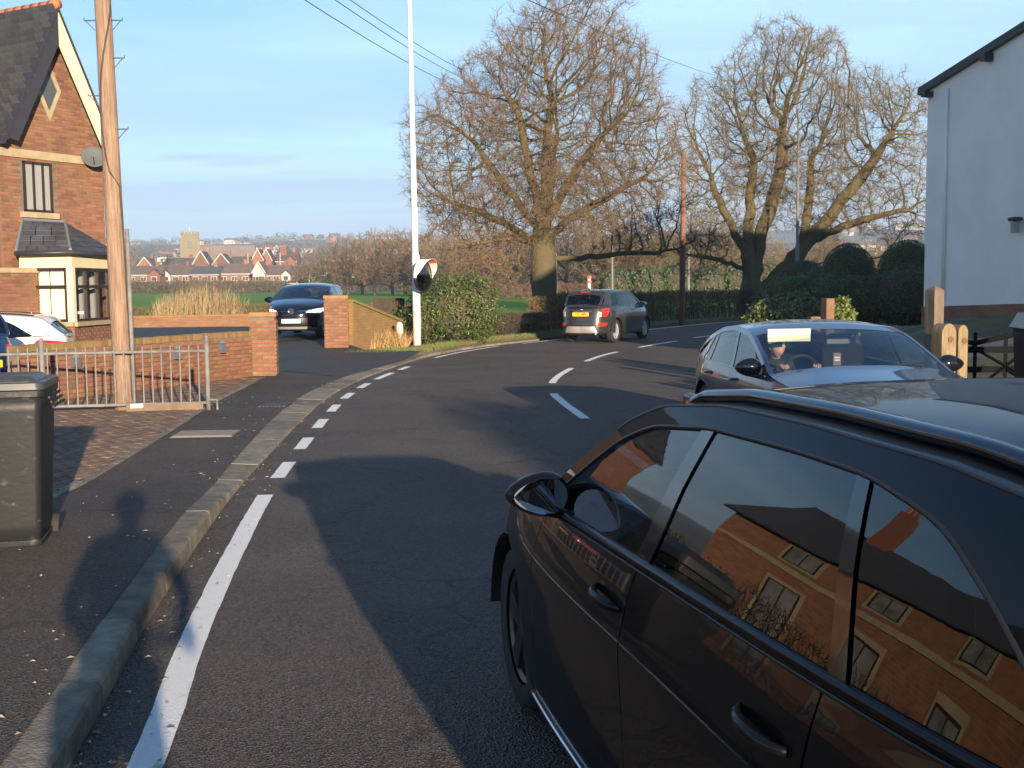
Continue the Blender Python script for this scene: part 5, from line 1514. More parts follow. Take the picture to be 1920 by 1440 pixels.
plain_house('rear_shade_house', 'unseen brick house added behind the white house to shade the spreading oak', (20.5, 20.0, 0), 0, 14.0, 8.0, 7.0, 10.6)  # out of view, added so its roof shades the spreading oak's lower trunk
plain_house('side_shade_house', 'tall unseen brick house added on the right to shade the big oak trunk', (24.35, 6.5, 0), R(108.1), 10.0, 11.0, 7.2, 10.2)  # added out of view, turned along the sun to shade the big oak's trunk
M_post = mat('post_wood', (0.165, 0.130, 0.10), 0.85, (0.105, 0.08, 0.06), 6, 8, bump=0.4, bscale=30, stretch=(3, 3, 0.5))
gp = thing('gate_post', 'tall square timber gate post with pyramid top by the white house', 'gate post', (5.36, 14.55, 0.05), R(24))
box('shaft', (0, 0, 0.78), (0.16, 0.16, 1.56), M_post, gp, 0, 0.006)
MB().lathe([(0.001, 1.63), (0.113, 1.562), (0.113, 1.55)], 4, 'Z').build('cap', M_post, gp).rotation_euler = (0, 0, R(45))
M_sl = mat('oak_sleeper', (0.27, 0.195, 0.105), 0.85, (0.15, 0.105, 0.06), 7, 8, bump=0.8, bscale=25, stretch=(3, 3, 0.6))
for k, (x, y, w_, h_, lab) in enumerate(((4.90, 13.0, 0.20, 1.22, 'wide round-topped timber stoop beside the tall gate post'), (5.09, 13.08, 0.135, 1.20, 'narrow round-topped timber stoop at the gate hinge'))):
    s_ = thing('timber_stoop', lab, 'post', (x, y, 0.03), R(20), 'round-topped stoops')
    poly = [(-w_ / 2, 0), (w_ / 2, 0)] + [(w_ / 2 * math.cos(R(a)), h_ - w_ * 0.62 + w_ * 0.62 * math.sin(R(a))) for a in range(0, 181, 12)]
    n = len(poly); V = [(p[0], -0.09, p[1]) for p in poly] + [(p[0], 0.09, p[1]) for p in poly]
    F = [tuple(range(n)), tuple(range(2 * n - 1, n - 1, -1))] + [(i, n + i, n + (i + 1) % n, (i + 1) % n) for i in range(n)]
    obj('plank', mesh('plank', V, F, M_sl), s_)
    MB().lathe([(0.001, -0.1), (0.035, -0.098), (0.03, -0.09)], 10, 'Y', (0.02, 0, h_ - 0.18)).build('knot', mat('knot', (0.14, 0.08, 0.03), 0.9), s_)
M_gate = mat('black_gate_paint', (0.008, 0.008, 0.009), 0.85, spec=0.08)
gate = thing('gate', 'black five-bar gate with crossed braces in front of the white house', 'gate', (5.30, 14.0, 0.05), R(-6))
GW = 1.55
for z in (0.12, 0.36, 0.60, 0.84):
    box('bar', (GW / 2, 0, z), (GW, 0.03, 0.075), M_gate, gate)
MB().tube([(0, 0, 0.98), (0.35, 0, 0.92), (0.8, 0, 1.02), (1.55, 0, 1.25)], 0.035, 6).build('top_rail', M_gate, gate)
for x in (0.03, 0.36, 0.72, 1.10, 1.52):
    box('upright', (x, 0.026, 0.56), (0.04, 0.02, 0.98), M_gate, gate)
for p, q in (((0.05, 0.10), (1.0, 0.88)), ((0.30, 0.88), (1.2, 0.36)), ((1.5, 0.1), (0.72, 0.6))):
    a_ = Vector((p[0], -0.02, p[1])); b_ = Vector((q[0], -0.02, q[1])); MB().tube([a_, b_], 0.038, 4, True, 0.5).build('brace', M_gate, gate)
rb = thing('refuse_bin', 'black refuse bin with pale grey lid behind the gate', 'bin', (5.83, 12.5, 0.05), R(-10))
V, F = taper(0.46, 0.5, 0.56, 0.62, 0.0, 1.16, 0.05); MB().add(V, F).build('tub', mat('bin_black', (0.010, 0.011, 0.016), 0.7, spec=0.12), rb, True)
V, F = taper(0.64, 0.70, 0.50, 0.55, 1.16, 1.32, 0.08); MB().add(V, F).build('lid', mat('pale_lid', (0.36, 0.35, 0.32), 0.55), rb, True)
# low timber posts by the drive
lp_ = thing('drive_post', 'square brown timber post at the corner of the clipped bush', 'post', (4.93, 17.9, 0.10), R(20))
box('shaft', (0, 0, 0.68), (0.145, 0.145, 1.40), mat('brown_post', (0.20, 0.115, 0.065), 0.85, (0.14, 0.08, 0.045), 5), lp_, 0, 0.01)
lp2 = thing('drive_post', 'short brown timber post left of the taller drive post', 'post', (4.70, 17.85, 0.08), R(10))
box('shaft', (0, 0, 0.55), (0.16, 0.16, 1.14), mat('brown_post', (0.2, 0.1, 0.06)), lp2, 0, 0.01)

# --- lamp column with traffic mirror, second pole and columns
M_colw = mat('white_column', (0.80, 0.78, 0.72), 0.5, (0.60, 0.58, 0.52), 4, 8, stretch=(2, 2, 0.5), spec=0.2)
lc = thing('lamp_column', 'tall white lamp column rising behind the evergreen bush', 'lamp post', (-2.63, 31.9, 0))
MB().tube([(0, 0, 0), (0, 0, 2.6), (-0.01, 0, 2.62), (-0.06, 0, 10.6)], [0.115, 0.108, 0.088, 0.052], 16).build('shaft', M_colw, lc, True)
MB().tube([(-0.06, 0, 10.5), (0.1, -0.1, 10.9), (0.9, -0.3, 11.1)], 0.04, 8).build('bracket', M_colw, lc)
box('lantern', (1.15, -0.37, 11.1), (0.7, 0.22, 0.12), M_galv, lc, 0, 0.03)
tm = thing('traffic_mirror', 'convex traffic mirror with red and white hood on the white column', 'traffic mirror', (-2.42, 31.62, 2.02), R(64))
# local -y is the way the mirror looks
MR = 0.41
dome = MB().lathe([(MR * math.sin(R(a)), -0.10 * math.cos(R(a)) / 1.0 + 0.0) for a in range(2, 91, 8)], 28, 'Y').build('mirror_face', mat('mirror_dark', (0.10, 0.11, 0.09), 0.05, metal=1.0), tm, True)
MB().lathe([(MR, -0.02), (MR + 0.03, -0.035), (MR + 0.045, 0.0), (MR + 0.03, 0.04), (0.001, 0.07)], 28, 'Y').build('back_shell', M_trim, tm, True)
hv, hf = [], []
for k in range(25):
    a = R(-8 + 196 * k / 24); depth = 0.06 + 0.26 * math.sin(max(0, min(math.pi, a))) ** 0.6
    for r_, dd in ((MR + 0.047, 0.02), (MR + 0.047, -depth), (MR + 0.040, -depth), (MR + 0.040, 0.01)):
        hv.append((r_ * math.cos(a), dd, r_ * math.sin(a)))
for k in range(24):
    for j in range(3): hf.append((k * 4 + j, k * 4 + j + 1, k * 4 + 5 + j, k * 4 + 4 + j))
hood = obj('hood', mesh('hood', hv, hf, mats=[M_colw, mat('hood_red', (0.75, 0.16, 0.07), 0.5)], mi=[1 if (j == 2 and (6 < k < 14)) else 0 for k in range(24) for j in range(3)]), tm)
MB().tube([(0, 0.05, 0), (0.0, 0.2, 0)], 0.035, 8).build('bracket', M_galv, tm)
p2 = thing('wooden_pole', 'bare reddish wooden pole standing behind the roadside hedge', 'utility pole', (7.13, 48.0, 0))
MB().tube([(0, 0, 0), (0.03, 0, 3.6), (0.06, 0, 7.1)], [0.13, 0.115, 0.10], 14).build('shaft', mat('red_pole', (0.23, 0.12, 0.08), 0.85, (0.16, 0.08, 0.055), 4, stretch=(3, 3, 0.4)), p2, True)
MB().lathe([(0.001, 7.28), (0.06, 7.25), (0.11, 7.1), (0.11, 7.08)], 12, 'Z', (0.06, 0, 0)).build('cap', M_galv, p2)
l2 = thing('lamp_column', 'slender grey lamp column in front of the spreading right tree', 'lamp post', (14.28, 57.5, 0))
MB().tube([(0, 0, 0), (0, 0, 3.6), (0, 0, 3.62), (-0.02, 0, 10.3)], [0.11, 0.10, 0.075, 0.05], 12).build('shaft', M_galv, l2, True)
MB().tube([(-0.02, 0, 10.2), (0.1, 0, 10.5), (0.9, 0, 10.55)], 0.035, 8).build('bracket', M_galv, l2)
for k, (x, y, h_, lab) in enumerate(((4.6, 118, 5.0, 'left-hand thin grey post at the far hedge'), (11.0, 125, 6.0, 'middle thin grey post at the far hedge'), (18.2, 118, 5.2, 'thin grey post right of the bare wooden pole'))):
    t = thing('far_post', lab, 'post', (x, y, 0), 0, 'thin posts along the far hedge'); MB().tube([(0, 0, 0), (0, 0, h_)], [0.14, 0.10], 8).build('shaft', M_galv, t)
rs = thing('road_sign', 'red and white striped sign post at the far hedge', 'sign', (7.6, 112, 0))
MB().tube([(0, 0, 0), (0, 0, 2.5)], 0.16, 8).build('post', mat('sign_white', (0.75, 0.72, 0.66), 0.6), rs)
for z in (1.9, 2.35): MB().tube([(0, 0, z), (0, 0, z + 0.26)], 0.24, 10).build('band', mat('sign_red', (0.65, 0.12, 0.06), 0.5), rs)

# --- overhead wires
M_wire = mat('wire', (0.05, 0.055, 0.07), 0.6)
def wire(a, b, sag, label, r=0.012):
    a, b = Vector(a), Vector(b)
    pts = [a.lerp(b, k / 24) - Vector((0, 0, sag * 4 * (k / 24) * (1 - k / 24))) for k in range(25)]
    tag(MB().tube(pts, r, 4).build('overhead_wire', M_wire), label, 'wire', 'overhead wires')
for k, (dx, z, z2) in enumerate(((-0.33, 7.55, 14.0), (0.1, 7.85, 14.6), (-0.2, 8.15, 15.0))):
    wire((-5.5 + dx * 0.5, 15.85, z), (-1.5 + k * 0.15, 78, z2 + 0.3), 0.5, ['lowest of the three wires running from the left pole', 'middle of the three wires running from the left pole', 'highest of the three wires running from the left pole'][k], 0.014)
wire((-2.2, 14, 6.2), (16.5, 92, 18.0), 0.2, 'single thin wire crossing behind both bare trees', 0.012)
# ---------------------------------------------------------------- trees and other plants
M_bark = mat('oak_bark', (0.125, 0.085, 0.047), 0.95, (0.095, 0.088, 0.038), 1.6, 8, bump=1.0, bscale=16, bdist=0.06, stretch=(2, 2, 0.6))
M_twig = mat('oak_twig', (0.14, 0.096, 0.055), 0.9, (0.175, 0.118, 0.062), 0.5)
M_twig2 = mat('pale_twig', (0.185, 0.138, 0.078), 0.9, (0.145, 0.112, 0.06), 0.5)
M_rust = mat('dead_leaf', (0.25, 0.115, 0.045), 0.9, island=0.4, trans=0.25)

def ell_pts(rng, ells, n):
    vol = [e[3] * e[4] * e[5] for e in ells]; tot = sum(vol); out = []
    for e, v in zip(ells, vol):
        for _ in range(int(n * v / tot)):
            while True:
                p = Vector((rng.uniform(-1, 1), rng.uniform(-1, 1), rng.uniform(-1, 1)))
                if p.length < 1: break
            r = p.length; p = p * (r ** -0.35 if r > 0.05 else 1)   # lean towards the outside of the crown
            if p.length > 1: p.normalize()
            g_ = 1 + 0.32 * noise.noise(p.normalized() * 2.1 + Vector((e[0], e[2], 0)))
            out.append(Vector((e[0] + p.x * e[3] * g_, e[1] + p.y * e[4] * g_, e[2] + p.z * e[5] * g_)))
    return out
def tree_meshes(rng, nodes, par, r_base, r_tip, twig_n, twig_l, bm, tm, up=0.15, thr=0.03, droop=0.0, sides=(7, 4)):
    n = len(nodes); cnt = [0] * n; kids = [0] * n
    for i in range(n):
        if par[i] >= 0: kids[par[i]] += 1
    for i in range(n - 1, -1, -1):
        if kids[i] == 0: cnt[i] += 1
        if par[i] >= 0: cnt[par[i]] += cnt[i]
    N0 = max(cnt); ex = math.log(r_base / r_tip) / math.log(max(2, N0))
    rad = [r_tip * cnt[i] ** ex for i in range(n)]
    V, F = [], []
    ring, fr_, main = {}, {}, [-1] * n
    for i in range(n):
        if par[i] >= 0 and (main[par[i]] < 0 or cnt[i] > cnt[main[par[i]]]): main[par[i]] = i
    TV, TF = [], []
    for i in range(n):
        p = par[i]
        d = (nodes[i] - nodes[p]) if p >= 0 else Vector((0, 0, 1))
        if d.length < 1e-6: d = Vector((0, 0, 1))
        d.normalize()
        k = sides[0] if rad[i] > thr else sides[1]
        # rings follow on from the parent's ring so that limbs join without gaps
        dm = d
        if main[i] >= 0: dm = (d + (nodes[main[i]] - nodes[i]).normalized()).normalized() if (nodes[main[i]] - nodes[i]).length > 1e-6 else d
        ref = fr_[p] if p >= 0 else Vector((1, 0, 0))
        e1 = ref - dm * ref.dot(dm)
        if e1.length < 1e-3: e1 = dm.cross(Vector((0, 0, 1)) if abs(dm.z) < 0.8 else Vector((1, 0, 0)))
        e1.normalize(); e2 = dm.cross(e1); fr_[i] = e1
        def mk(pos, r, kk):
            s0 = len(V)
            for q in range(kk):
                t = 2 * math.pi * q / kk
                rr = r * (1 + (0.16 * noise.noise(pos * 1.3 + Vector((q * 1.7, 0, 0))) if r > 0.1 else 0))
                V.append(pos + (e1 * math.cos(t) + e2 * math.sin(t)) * rr)
            return s0
        s1 = mk(nodes[i], rad[i], k); ring[i] = (s1, k)
        if p >= 0:
            if main[p] == i and ring[p][1] == k:
                s0 = ring[p][0]
            else:
                s0 = mk(nodes[p] - d * min(rad[p] * 0.4, 0.1), min(rad[p] * 0.96, rad[i] * (1.5 if main[p] != i else 1.1)), k)
            for q in range(k):
                F.append((s0 + q, s0 + (q + 1) % k, s1 + (q + 1) % k, s1 + q))
        if rad[i] < thr * 0.8 and p >= 0:
            for _ in range(twig_n):
                w = Vector((rng.gauss(0, 1), rng.gauss(0, 1), rng.gauss(0, 1))).normalized()
                dd = (d * 0.7 + w * 0.9 + Vector((0, 0, up - droop * rng.random()))).normalized()
                q0 = nodes[i]; l = twig_l * rng.uniform(0.5, 1.2)
                q1 = q0 + dd * l * 0.5 + w * l * 0.06
                w2 = Vector((rng.gauss(0, 1), rng.gauss(0, 1), rng.gauss(0, 1))).normalized()
                q2 = q1 + (dd + w2 * 0.6).normalized() * l * 0.5
                q3 = q1 + (dd - w2 * 0.7).normalized() * l * 0.45
                r = r_tip * 0.60
                sd = dd.cross(w2).normalized() * r; s2 = dd.cross(sd).normalized() * r
                b = len(TV)
                TV.extend((q0 + sd, q0 - sd * 0.5 + s2, q0 - sd * 0.5 - s2, q1 + sd * .7, q1 - sd * 0.4 + s2 * .7, q1 - sd * 0.4 - s2 * .7, q2, q3))
                TF.extend(((b, b + 1, b + 4, b + 3), (b + 1, b + 2, b + 5, b + 4), (b + 2, b, b + 3, b + 5), (b + 3, b + 4, b + 6), (b + 4, b + 5, b + 6), (b + 5, b + 3, b + 7), (b + 3, b + 4, b + 7)))
    return mesh('branches', V, F, bm, True), mesh('twigs', TV, TF, tm)

rng = random.Random(11)
def bez(a, b, c, n=8): return [Vector(a) * (1 - t) ** 2 + Vector(b) * 2 * t * (1 - t) + Vector(c) * t * t for t in [k / n for k in range(n + 1)]]
# oak behind the SUV
E1 = [(1.0, 0, 8.6, 3.3, 3.2, 4.3), (-2.7, 0, 6.5, 2.9, 2.8, 2.8), (3.5, 0, 6.2, 2.3, 2.6, 2.9), (0, 0, 5.0, 4.6, 3.6, 1.7), (-1.6, 0.3, 8.8, 2.0, 2.4, 2.2), (2.9, 0, 9.5, 1.7, 1.8, 2.2), (4.6, 0.5, 3.3, 2.6, 1.5, 0.55), (-2.8, -0.6, 3.6, 1.7, 1.4, 0.8)]
att = ell_pts(rng, E1, 9500)
tr = [Vector((0.03 * math.sin(z), 0, z)) for z in [0.35 * k for k in range(12)]]
def grow_oak(tr, limbs, att, step, infl, kill, seed, wig):
    rg = random.Random(seed)
    nodes, par = [], []
    for k, p in enumerate(tr): nodes.append(Vector(p)); par.append(k - 1)
    for at_i, pts in limbs:
        prev = at_i
        for p in pts[1:]:
            nodes.append(Vector(p) + Vector((rg.gauss(0, .04), rg.gauss(0, .04), rg.gauss(0, .04)))); par.append(prev); prev = len(nodes) - 1
    n0 = len(nodes)
    alive = list(att)
    for it in range(70):
        kd = kdtree.KDTree(len(nodes))
        for i, p in enumerate(nodes): kd.insert(p, i)
        kd.balance(); acc, keep = {}, []
        for a in alive:
            co, i, dist = kd.find(a)
            if dist < kill: continue
            keep.append(a)
            if dist < infl:
                v = (a - co) / dist; acc[i] = acc[i] + v if i in acc else v
        alive = keep
        if not acc: break
        for i, v in acc.items():
            if v.length < 1e-3: continue
            w = Vector((rg.gauss(0, 1), rg.gauss(0, 1), rg.gauss(0, 1))) * wig
            bk = (nodes[i] - nodes[par[i]]).normalized() * 0.65 if par[i] >= 0 else Vector()
            nodes.append(nodes[i] + (v.normalized() + bk + w).normalized() * step); par.append(i)
    return nodes, par
T = tr[-1]
limbs = [(11, bez(T, (0.1, 0, 6), (0.3, 0.2, 8.2), 12)), (11, bez(T, (0.8, 0.2, 5.4), (2.2, 0.5, 7.2), 10)), (10, bez(tr[10], (-0.9, -0.4, 4.9), (-2.3, -0.6, 6.6), 10)),
         (9, bez(tr[9], (-1.0, 0.5, 4.0), (-3.2, 0.8, 4.9), 9)), (10, bez(tr[10], (1.6, -0.5, 4.6), (3.6, -0.8, 5.6), 10)), (8, bez(tr[8], (1.7, 0.3, 2.7), (5.2, 0.5, 3.1), 14)), (9, bez(tr[9], (-0.9, -0.8, 3.7), (-2.6, -1.2, 3.3), 8)),
         (11, bez(T, (-0.4, -0.6, 5.8), (-0.9, -1.4, 8.0), 11)), (11, bez(T, (0.4, 0.9, 5.6), (0.6, 2.0, 7.6), 11))]
n1, q1 = grow_oak(tr, limbs, att, 0.20, 2.4, 0.25, 3, 0.33)
oak = thing('oak_tree', 'big bare oak with dense round crown behind the grey SUV', 'tree', (1.22, 44.0, 0), 0)
bme, tme = tree_meshes(random.Random(5), n1, q1, 0.50, 0.0085, 6, 0.46, M_bark, M_twig)
obj('trunk', bme, oak); obj('crown', tme, oak)
lv = MB(); rg = random.Random(8)
for cx, cz, rr_, cnt in ((-2.9, 3.5, 1.3, 260), (-1.7, 3.2, 0.9, 200), (-2.3, 8.3, 0.7, 120), (-3.3, 7.2, 0.7, 140), (1.9, 12.0, 0.7, 110), (3.4, 6.4, 0.9, 150), (-3.9, 4.9, 0.8, 110), (-1.0, 3.8, 0.8, 150), (2.4, 4.3, 0.9, 120)):
    for _ in range(cnt):
        p = Vector((cx + rg.gauss(0, rr_ * .55), rg.gauss(0, 0.9), cz + rg.gauss(0, rr_ * .5)))
        a = Vector((rg.gauss(0, 1), rg.gauss(0, 1), rg.gauss(0, 1))).normalized() * rg.uniform(0.03, 0.06); b = a.cross(Vector((rg.gauss(0, 1), rg.gauss(0, 1), rg.gauss(0, 1)))).normalized() * 0.03
        lv.add([p - a, p + b, p + a, p - b], [(0, 1, 2, 3)])
lv.build('dead_leaves', M_rust, oak)
print('oak1', len(n1), len(tme.polygons))
# spreading oak on the right, several stems
E2 = [(1.6, 0, 10.2, 3.9, 3.6, 5.0), (-2.1, 0, 8.8, 2.3, 2.4, 3.7), (6.2, 0, 9.0, 3.2, 3.0, 3.6), (7.2, 0, 5.2, 3.4, 2.2, 1.3), (-1.6, 0, 5.4, 2.4, 2.0, 2.0), (3.2, 0, 6.6, 3.4, 2.6, 2.4), (-3.2, -0.6, 3.3, 2.6, 1.2, 1.2)]
att = ell_pts(random.Random(21), E2, 8800)
tr2 = [Vector((-0.02 * z - 0.10 * max(0, z - 1.0), 0, z)) for z in [0.4 * k for k in range(9)]]
tB = bez((0.05, 0, 1.0), (1.3, 0, 1.7), (2.4, -0.2, 3.5), 8)
limbs = [(3, [tr2[3]] + tB[1:]), (8, bez(tr2[8], (-0.2, 0.2, 5.2), (0.0, 0.3, 8.2), 10)), (8, bez(tr2[8], (-1.2, 0, 4.6), (-2.2, 0.1, 7.0), 9)), (6, bez(tr2[6], (-1.5, -0.4, 3.0), (-3.4, -0.6, 3.2), 9))]
kB = len(tr2) + len(tB) - 2
limbs += [(kB, bez(tB[-1], (2.9, 0, 4.9), (3.0, 0.3, 8.0), 9)), (kB, bez(tB[-1], (4.4, 0.1, 4.9), (8.2, 0.4, 5.5), 13)), (kB - 1, bez(tB[-2], (4.0, -0.5, 5.2), (6.4, -0.6, 8.6), 12)), (kB - 4, bez(tB[4], (3.2, 0.1, 2.9), (7.4, 0, 3.1), 13))]
tCf = bez(tr2[4], (0.2, 0.3, 2.6), (0.5, 0.5, 4.4), 8)
limbs += [(4, tCf)]
kC = len(tr2) + sum(len(l[1]) - 1 for l in limbs) - 1
limbs += [(kC, bez(tCf[-1], (1.2, 0.5, 6), (1.7, 0.4, 9.0), 9))]
n2, q2_ = grow_oak(tr2, limbs, att, 0.25, 2.8, 0.33, 4, 0.33)
oak2 = thing('oak_tree', 'wide bare oak with several leaning stems behind the dark hedge', 'tree', (12.62, 60.0, 0), 0)
bme, tme = tree_meshes(random.Random(6), n2, q2_, 0.80, 0.011, 6, 0.55, M_bark, M_twig2, thr=0.04)
obj('trunk', bme, oak2); obj('crown', tme, oak2)
print('oak2', len(n2), len(tme.polygons))

# smaller bare trees for the middle distance: four kinds, copied one by one
def small_tree(seed, H, Wd, natt, m1, m2):
    rg = random.Random(seed)
    att = ell_pts(rg, [(0, 0, H * 0.60, Wd, Wd, H * 0.40), (rg.uniform(-1, 1), 0, H * 0.42, Wd * 1.05, Wd, H * 0.28)], natt)
    tr = [Vector((0.05 * math.sin(k), 0, 0.4 * k)) for k in range(int(H * 0.22 / 0.4) + 2)]
    nn, pp = grow_oak(tr, [], att, H * 0.045, H * 0.5, H * 0.055, seed, 0.45)
    return tree_meshes(rg, nn, pp, H * 0.028, 0.03, 4, H * 0.085, m1, m2, thr=0.06, sides=(5, 3))
M_tw_a = mat('twig_orange', (0.215, 0.125, 0.058), 0.9, (0.17, 0.105, 0.052), 0.3, objrand=0.2)
M_tw_b = mat('twig_grey', (0.16, 0.118, 0.075), 0.9, (0.19, 0.128, 0.068), 0.3, objrand=0.2)
PROT = [small_tree(31, 11, 4.2, 700, M_bark, M_tw_a), small_tree(32, 12, 4.6, 760, M_bark, M_tw_b), small_tree(33, 8, 3.8, 560, M_bark, M_tw_a), small_tree(34, 13, 4.0, 700, M_bark, M_tw_b)]
def bare_tree(px, Y, k, s, label, rg=random.Random(77)):
    """px: bearing given as the picture column (1920 wide)"""
    x = (px - 960) / 2150 * Y
    t = tag(obj('bare_tree', None, None, (x, Y, hill_z(x, Y) - 0.1), rg.random() * 6.28), label, 'tree', 'bare trees beyond the field')
    t.scale = (s, s, s * rg.uniform(0.9, 1.1))
    obj('trunk', PROT[k][0], t); obj('crown', PROT[k][1], t)
MID = [(575, 300, 2, 1.0), (600, 285, 0, 1.0), (628, 262, 1, 1.0), (655, 250, 0, 1.15), (682, 255, 2, 1.5), (705, 235, 0, 1.15), (738, 240, 1, 1.05), (762, 225, 0, 1.1), (790, 230, 2, 1.4), (815, 215, 0, 1.05), (842, 190, 3, 0.95), (868, 180, 0, 0.95), (895, 175, 2, 1.2), (925, 190, 1, 0.95), (955, 180, 0, 0.95), (985, 175, 2, 1.2),
       (1062, 170, 1, 0.9), (1090, 165, 3, 0.95), (1118, 158, 0, 0.85), (1145, 150, 1, 0.9), (1172, 160, 3, 1.0), (1200, 148, 2, 1.2), (1228, 152, 1, 0.95), (1255, 140, 0, 0.8), (1290, 150, 3, 0.9), (1322, 145, 1, 0.85), (1352, 150, 0, 0.85), (1385, 160, 3, 0.9), (1420, 165, 1, 0.8), (1462, 175, 0, 0.8), (1500, 180, 2, 1.0), (1540, 190, 1, 0.75), (1580, 185, 0, 0.75), (1622, 195, 2, 1.0), (1660, 200, 1, 0.8), (1700, 190, 0, 0.75)]
ORD = ['%s bare tree from the left in the row beyond the green field']
names = ['first', 'second', 'third', 'fourth', 'fifth', 'sixth', 'seventh', 'eighth', 'ninth', 'tenth', 'eleventh', 'twelfth', 'thirteenth', 'fourteenth', 'fifteenth', 'sixteenth']
for i, (px, Y, k, s) in enumerate(MID):
    tone = ['orange-brown', 'grey-brown', 'low orange-brown', 'tall grey-brown'][k]
    lab = '%s bare tree, %s from the left between the village and the big oak' % (tone, names[i]) if i < 16 else '%s bare tree far behind the hedge, %s right of the big oak trunk' % (tone, names[i - 16] if i - 16 < 16 else ['seventeenth', 'eighteenth', 'nineteenth', 'twentieth'][i - 32])
    bare_tree(px, Y, k, s, lab)
# dead pale fallen tree at the field edge
dt = thing('fallen_tree', 'pale dead branches of a fallen tree above the dark blue hatchback', 'tree', (-46.5, 275, 0.2))
b = MB(); rg = random.Random(5)
for k in range(16):
    p0 = Vector((rg.uniform(-3, 3), rg.uniform(-1, 1), 0.2)); pts = [p0]
    dr = Vector((rg.uniform(-1, 1), rg.uniform(-.3, .3), rg.uniform(0.2, 1.0))).normalized()
    for j in range(5):
        dr = (dr + Vector((rg.gauss(0, .35), rg.gauss(0, .2), rg.gauss(0, .25)))).normalized(); pts.append(pts[-1] + dr * 1.1)
    b.tube(pts, [0.32, 0.27, 0.22, 0.17, 0.12, 0.05], 5)
b.build('branches', mat('dead_wood', (0.50, 0.36, 0.20), 0.9), dt)

# ---- leafy shrubs
def leaves(rg, pos_fn, n, l, w, fold=0.3, up=0.0):
    V, F = [], []
    for _ in range(n):
        p, nrm = pos_fn(rg)
        t = Vector((rg.gauss(0, 1), rg.gauss(0, 1), rg.gauss(0, 1) + up))
        nn = (nrm * 1.2 + Vector((rg.gauss(0, .6), rg.gauss(0, .6), rg.gauss(0, .6)))).normalized()
        a = (t - nn * t.dot(nn))
        if a.length < 1e-3: continue
        a.normalize(); s_ = a.cross(nn); k = rg.uniform(0.7, 1.25)
        b = len(V)
        V.extend((p, p + a * l * k * 0.5 + s_ * w * k * 0.5 - nn * w * fold * 0.4, p + a * l * k, p + a * l * k * 0.5 - s_ * w * k * 0.5 - nn * w * fold * 0.4))
        F.extend(((b, b + 1, b + 2), (b, b + 2, b + 3)))
    return V, F
def blob_fn(ells, inner=0.55, lump=0.18, freq=1.6):
    ws = [e[3] * e[4] + e[4] * e[5] + e[3] * e[5] for e in ells]; tot = sum(ws)
    def fn(rg):
        while True:
            u = rg.random() * tot; i = 0
            while u > ws[i]: u -= ws[i]; i += 1
            e = ells[i]
            d = Vector((rg.gauss(0, 1), rg.gauss(0, 1), rg.gauss(0, 1))).normalized()
            c = Vector((e[0], e[1], e[2]))
            r = inner + (1 - inner) * rg.random() ** 0.4
            r *= 1 + lump * noise.noise(d * freq * 2 + c * 3.1) * 2
            p = c + Vector((d.x * e[3], d.y * e[4], d.z * e[5])) * r
            if p.z > 0.02: return p, d
    return fn
M_ever = mat('evergreen_leaf', (0.060, 0.095, 0.018), 0.5, (0.095, 0.125, 0.03), 3, island=0.45, trans=0.2)
M_box = mat('topiary_leaf', (0.048, 0.088, 0.026), 0.6, island=0.35)
M_jun = mat('juniper_leaf', (0.045, 0.085, 0.018), 0.6, (0.075, 0.105, 0.026), 2, island=0.35)
M_ivy = mat('ivy_leaf', (0.20, 0.21, 0.05), 0.5, (0.09, 0.13, 0.03), 5, island=0.4, trans=0.2)
M_stem = mat('shrub_stem', (0.055, 0.040, 0.025), 0.9)
def shrub(name, label, loc, ells, n, l, w, m, seed, core=0.72, stems=6, lump=0.18, inner=0.55, up=0.0, group=None, freq=1.6):
    t = thing(name, label, 'shrub', loc, 0, group); rg = random.Random(seed)
    V, F = leaves(rg, blob_fn(ells, inner, lump, freq), n, l, w, up=up)
    obj('foliage', mesh('foliage', V, F, m), t)
    b = MB()
    for k in range(stems):
        e = ells[k % len(ells)]
        b.tube([(e[0] * 0.6 + rg.uniform(-.2, .2), e[1] * 0.6, 0), (e[0], e[1], e[2] * 0.6), (e[0] + rg.uniform(-.4, .4) * e[3], e[1] + rg.uniform(-.4, .4) * e[4], e[2] + 0.3 * e[5])], [0.05, 0.035, 0.015], 5)
    b.build('stem', M_stem, t)
    if core:   # twiggy inner mass, kept well inside the leaves
        v, f = icosphere(2); c = MB()
        for e in ells: c.add([(e[0] + p.x * e[3] * core, e[1] + p.y * e[4] * core, max(0.0, e[2] + p.z * e[5] * core)) for p in v], f)
        c.build('inner_growth', M_stem, t)
    return t
shrub('evergreen_bush', 'large glossy evergreen bush at the roadside under the traffic mirror', (-1.75, 33.0, 0.05), [(0, 0, 0.95, 1.25, 1.1, 1.05), (-0.75, -0.1, 0.75, 0.75, 0.9, 0.85), (0.75, 0.1, 1.05, 0.75, 0.9, 1.05), (0.15, 0.2, 1.35, 0.9, 0.8, 0.62), (-0.9, 0, 0.5, 0.55, 0.6, 0.6)], 15000, 0.085, 0.040, M_ever, 4, 0.7, 8, 0.25)
shrub('topiary_bush', 'clipped dark topiary dome between the lamp column and the house', (9.72, 33.2, 0.8), [(0, 0, 1.0, 0.80, 0.8, 1.06)], 14000, 0.04, 0.026, M_box, 5, 0.955, 3, 0.02, 0.95, group='clipped topiary domes')
shrub('topiary_bush', 'clipped dark topiary dome touching the corner of the white house', (10.75, 31.2, 0.8), [(0, 0, 1.0, 0.86, 0.8, 1.06)], 14000, 0.04, 0.026, M_box, 6, 0.955, 3, 0.02, 0.95, group='clipped topiary domes')
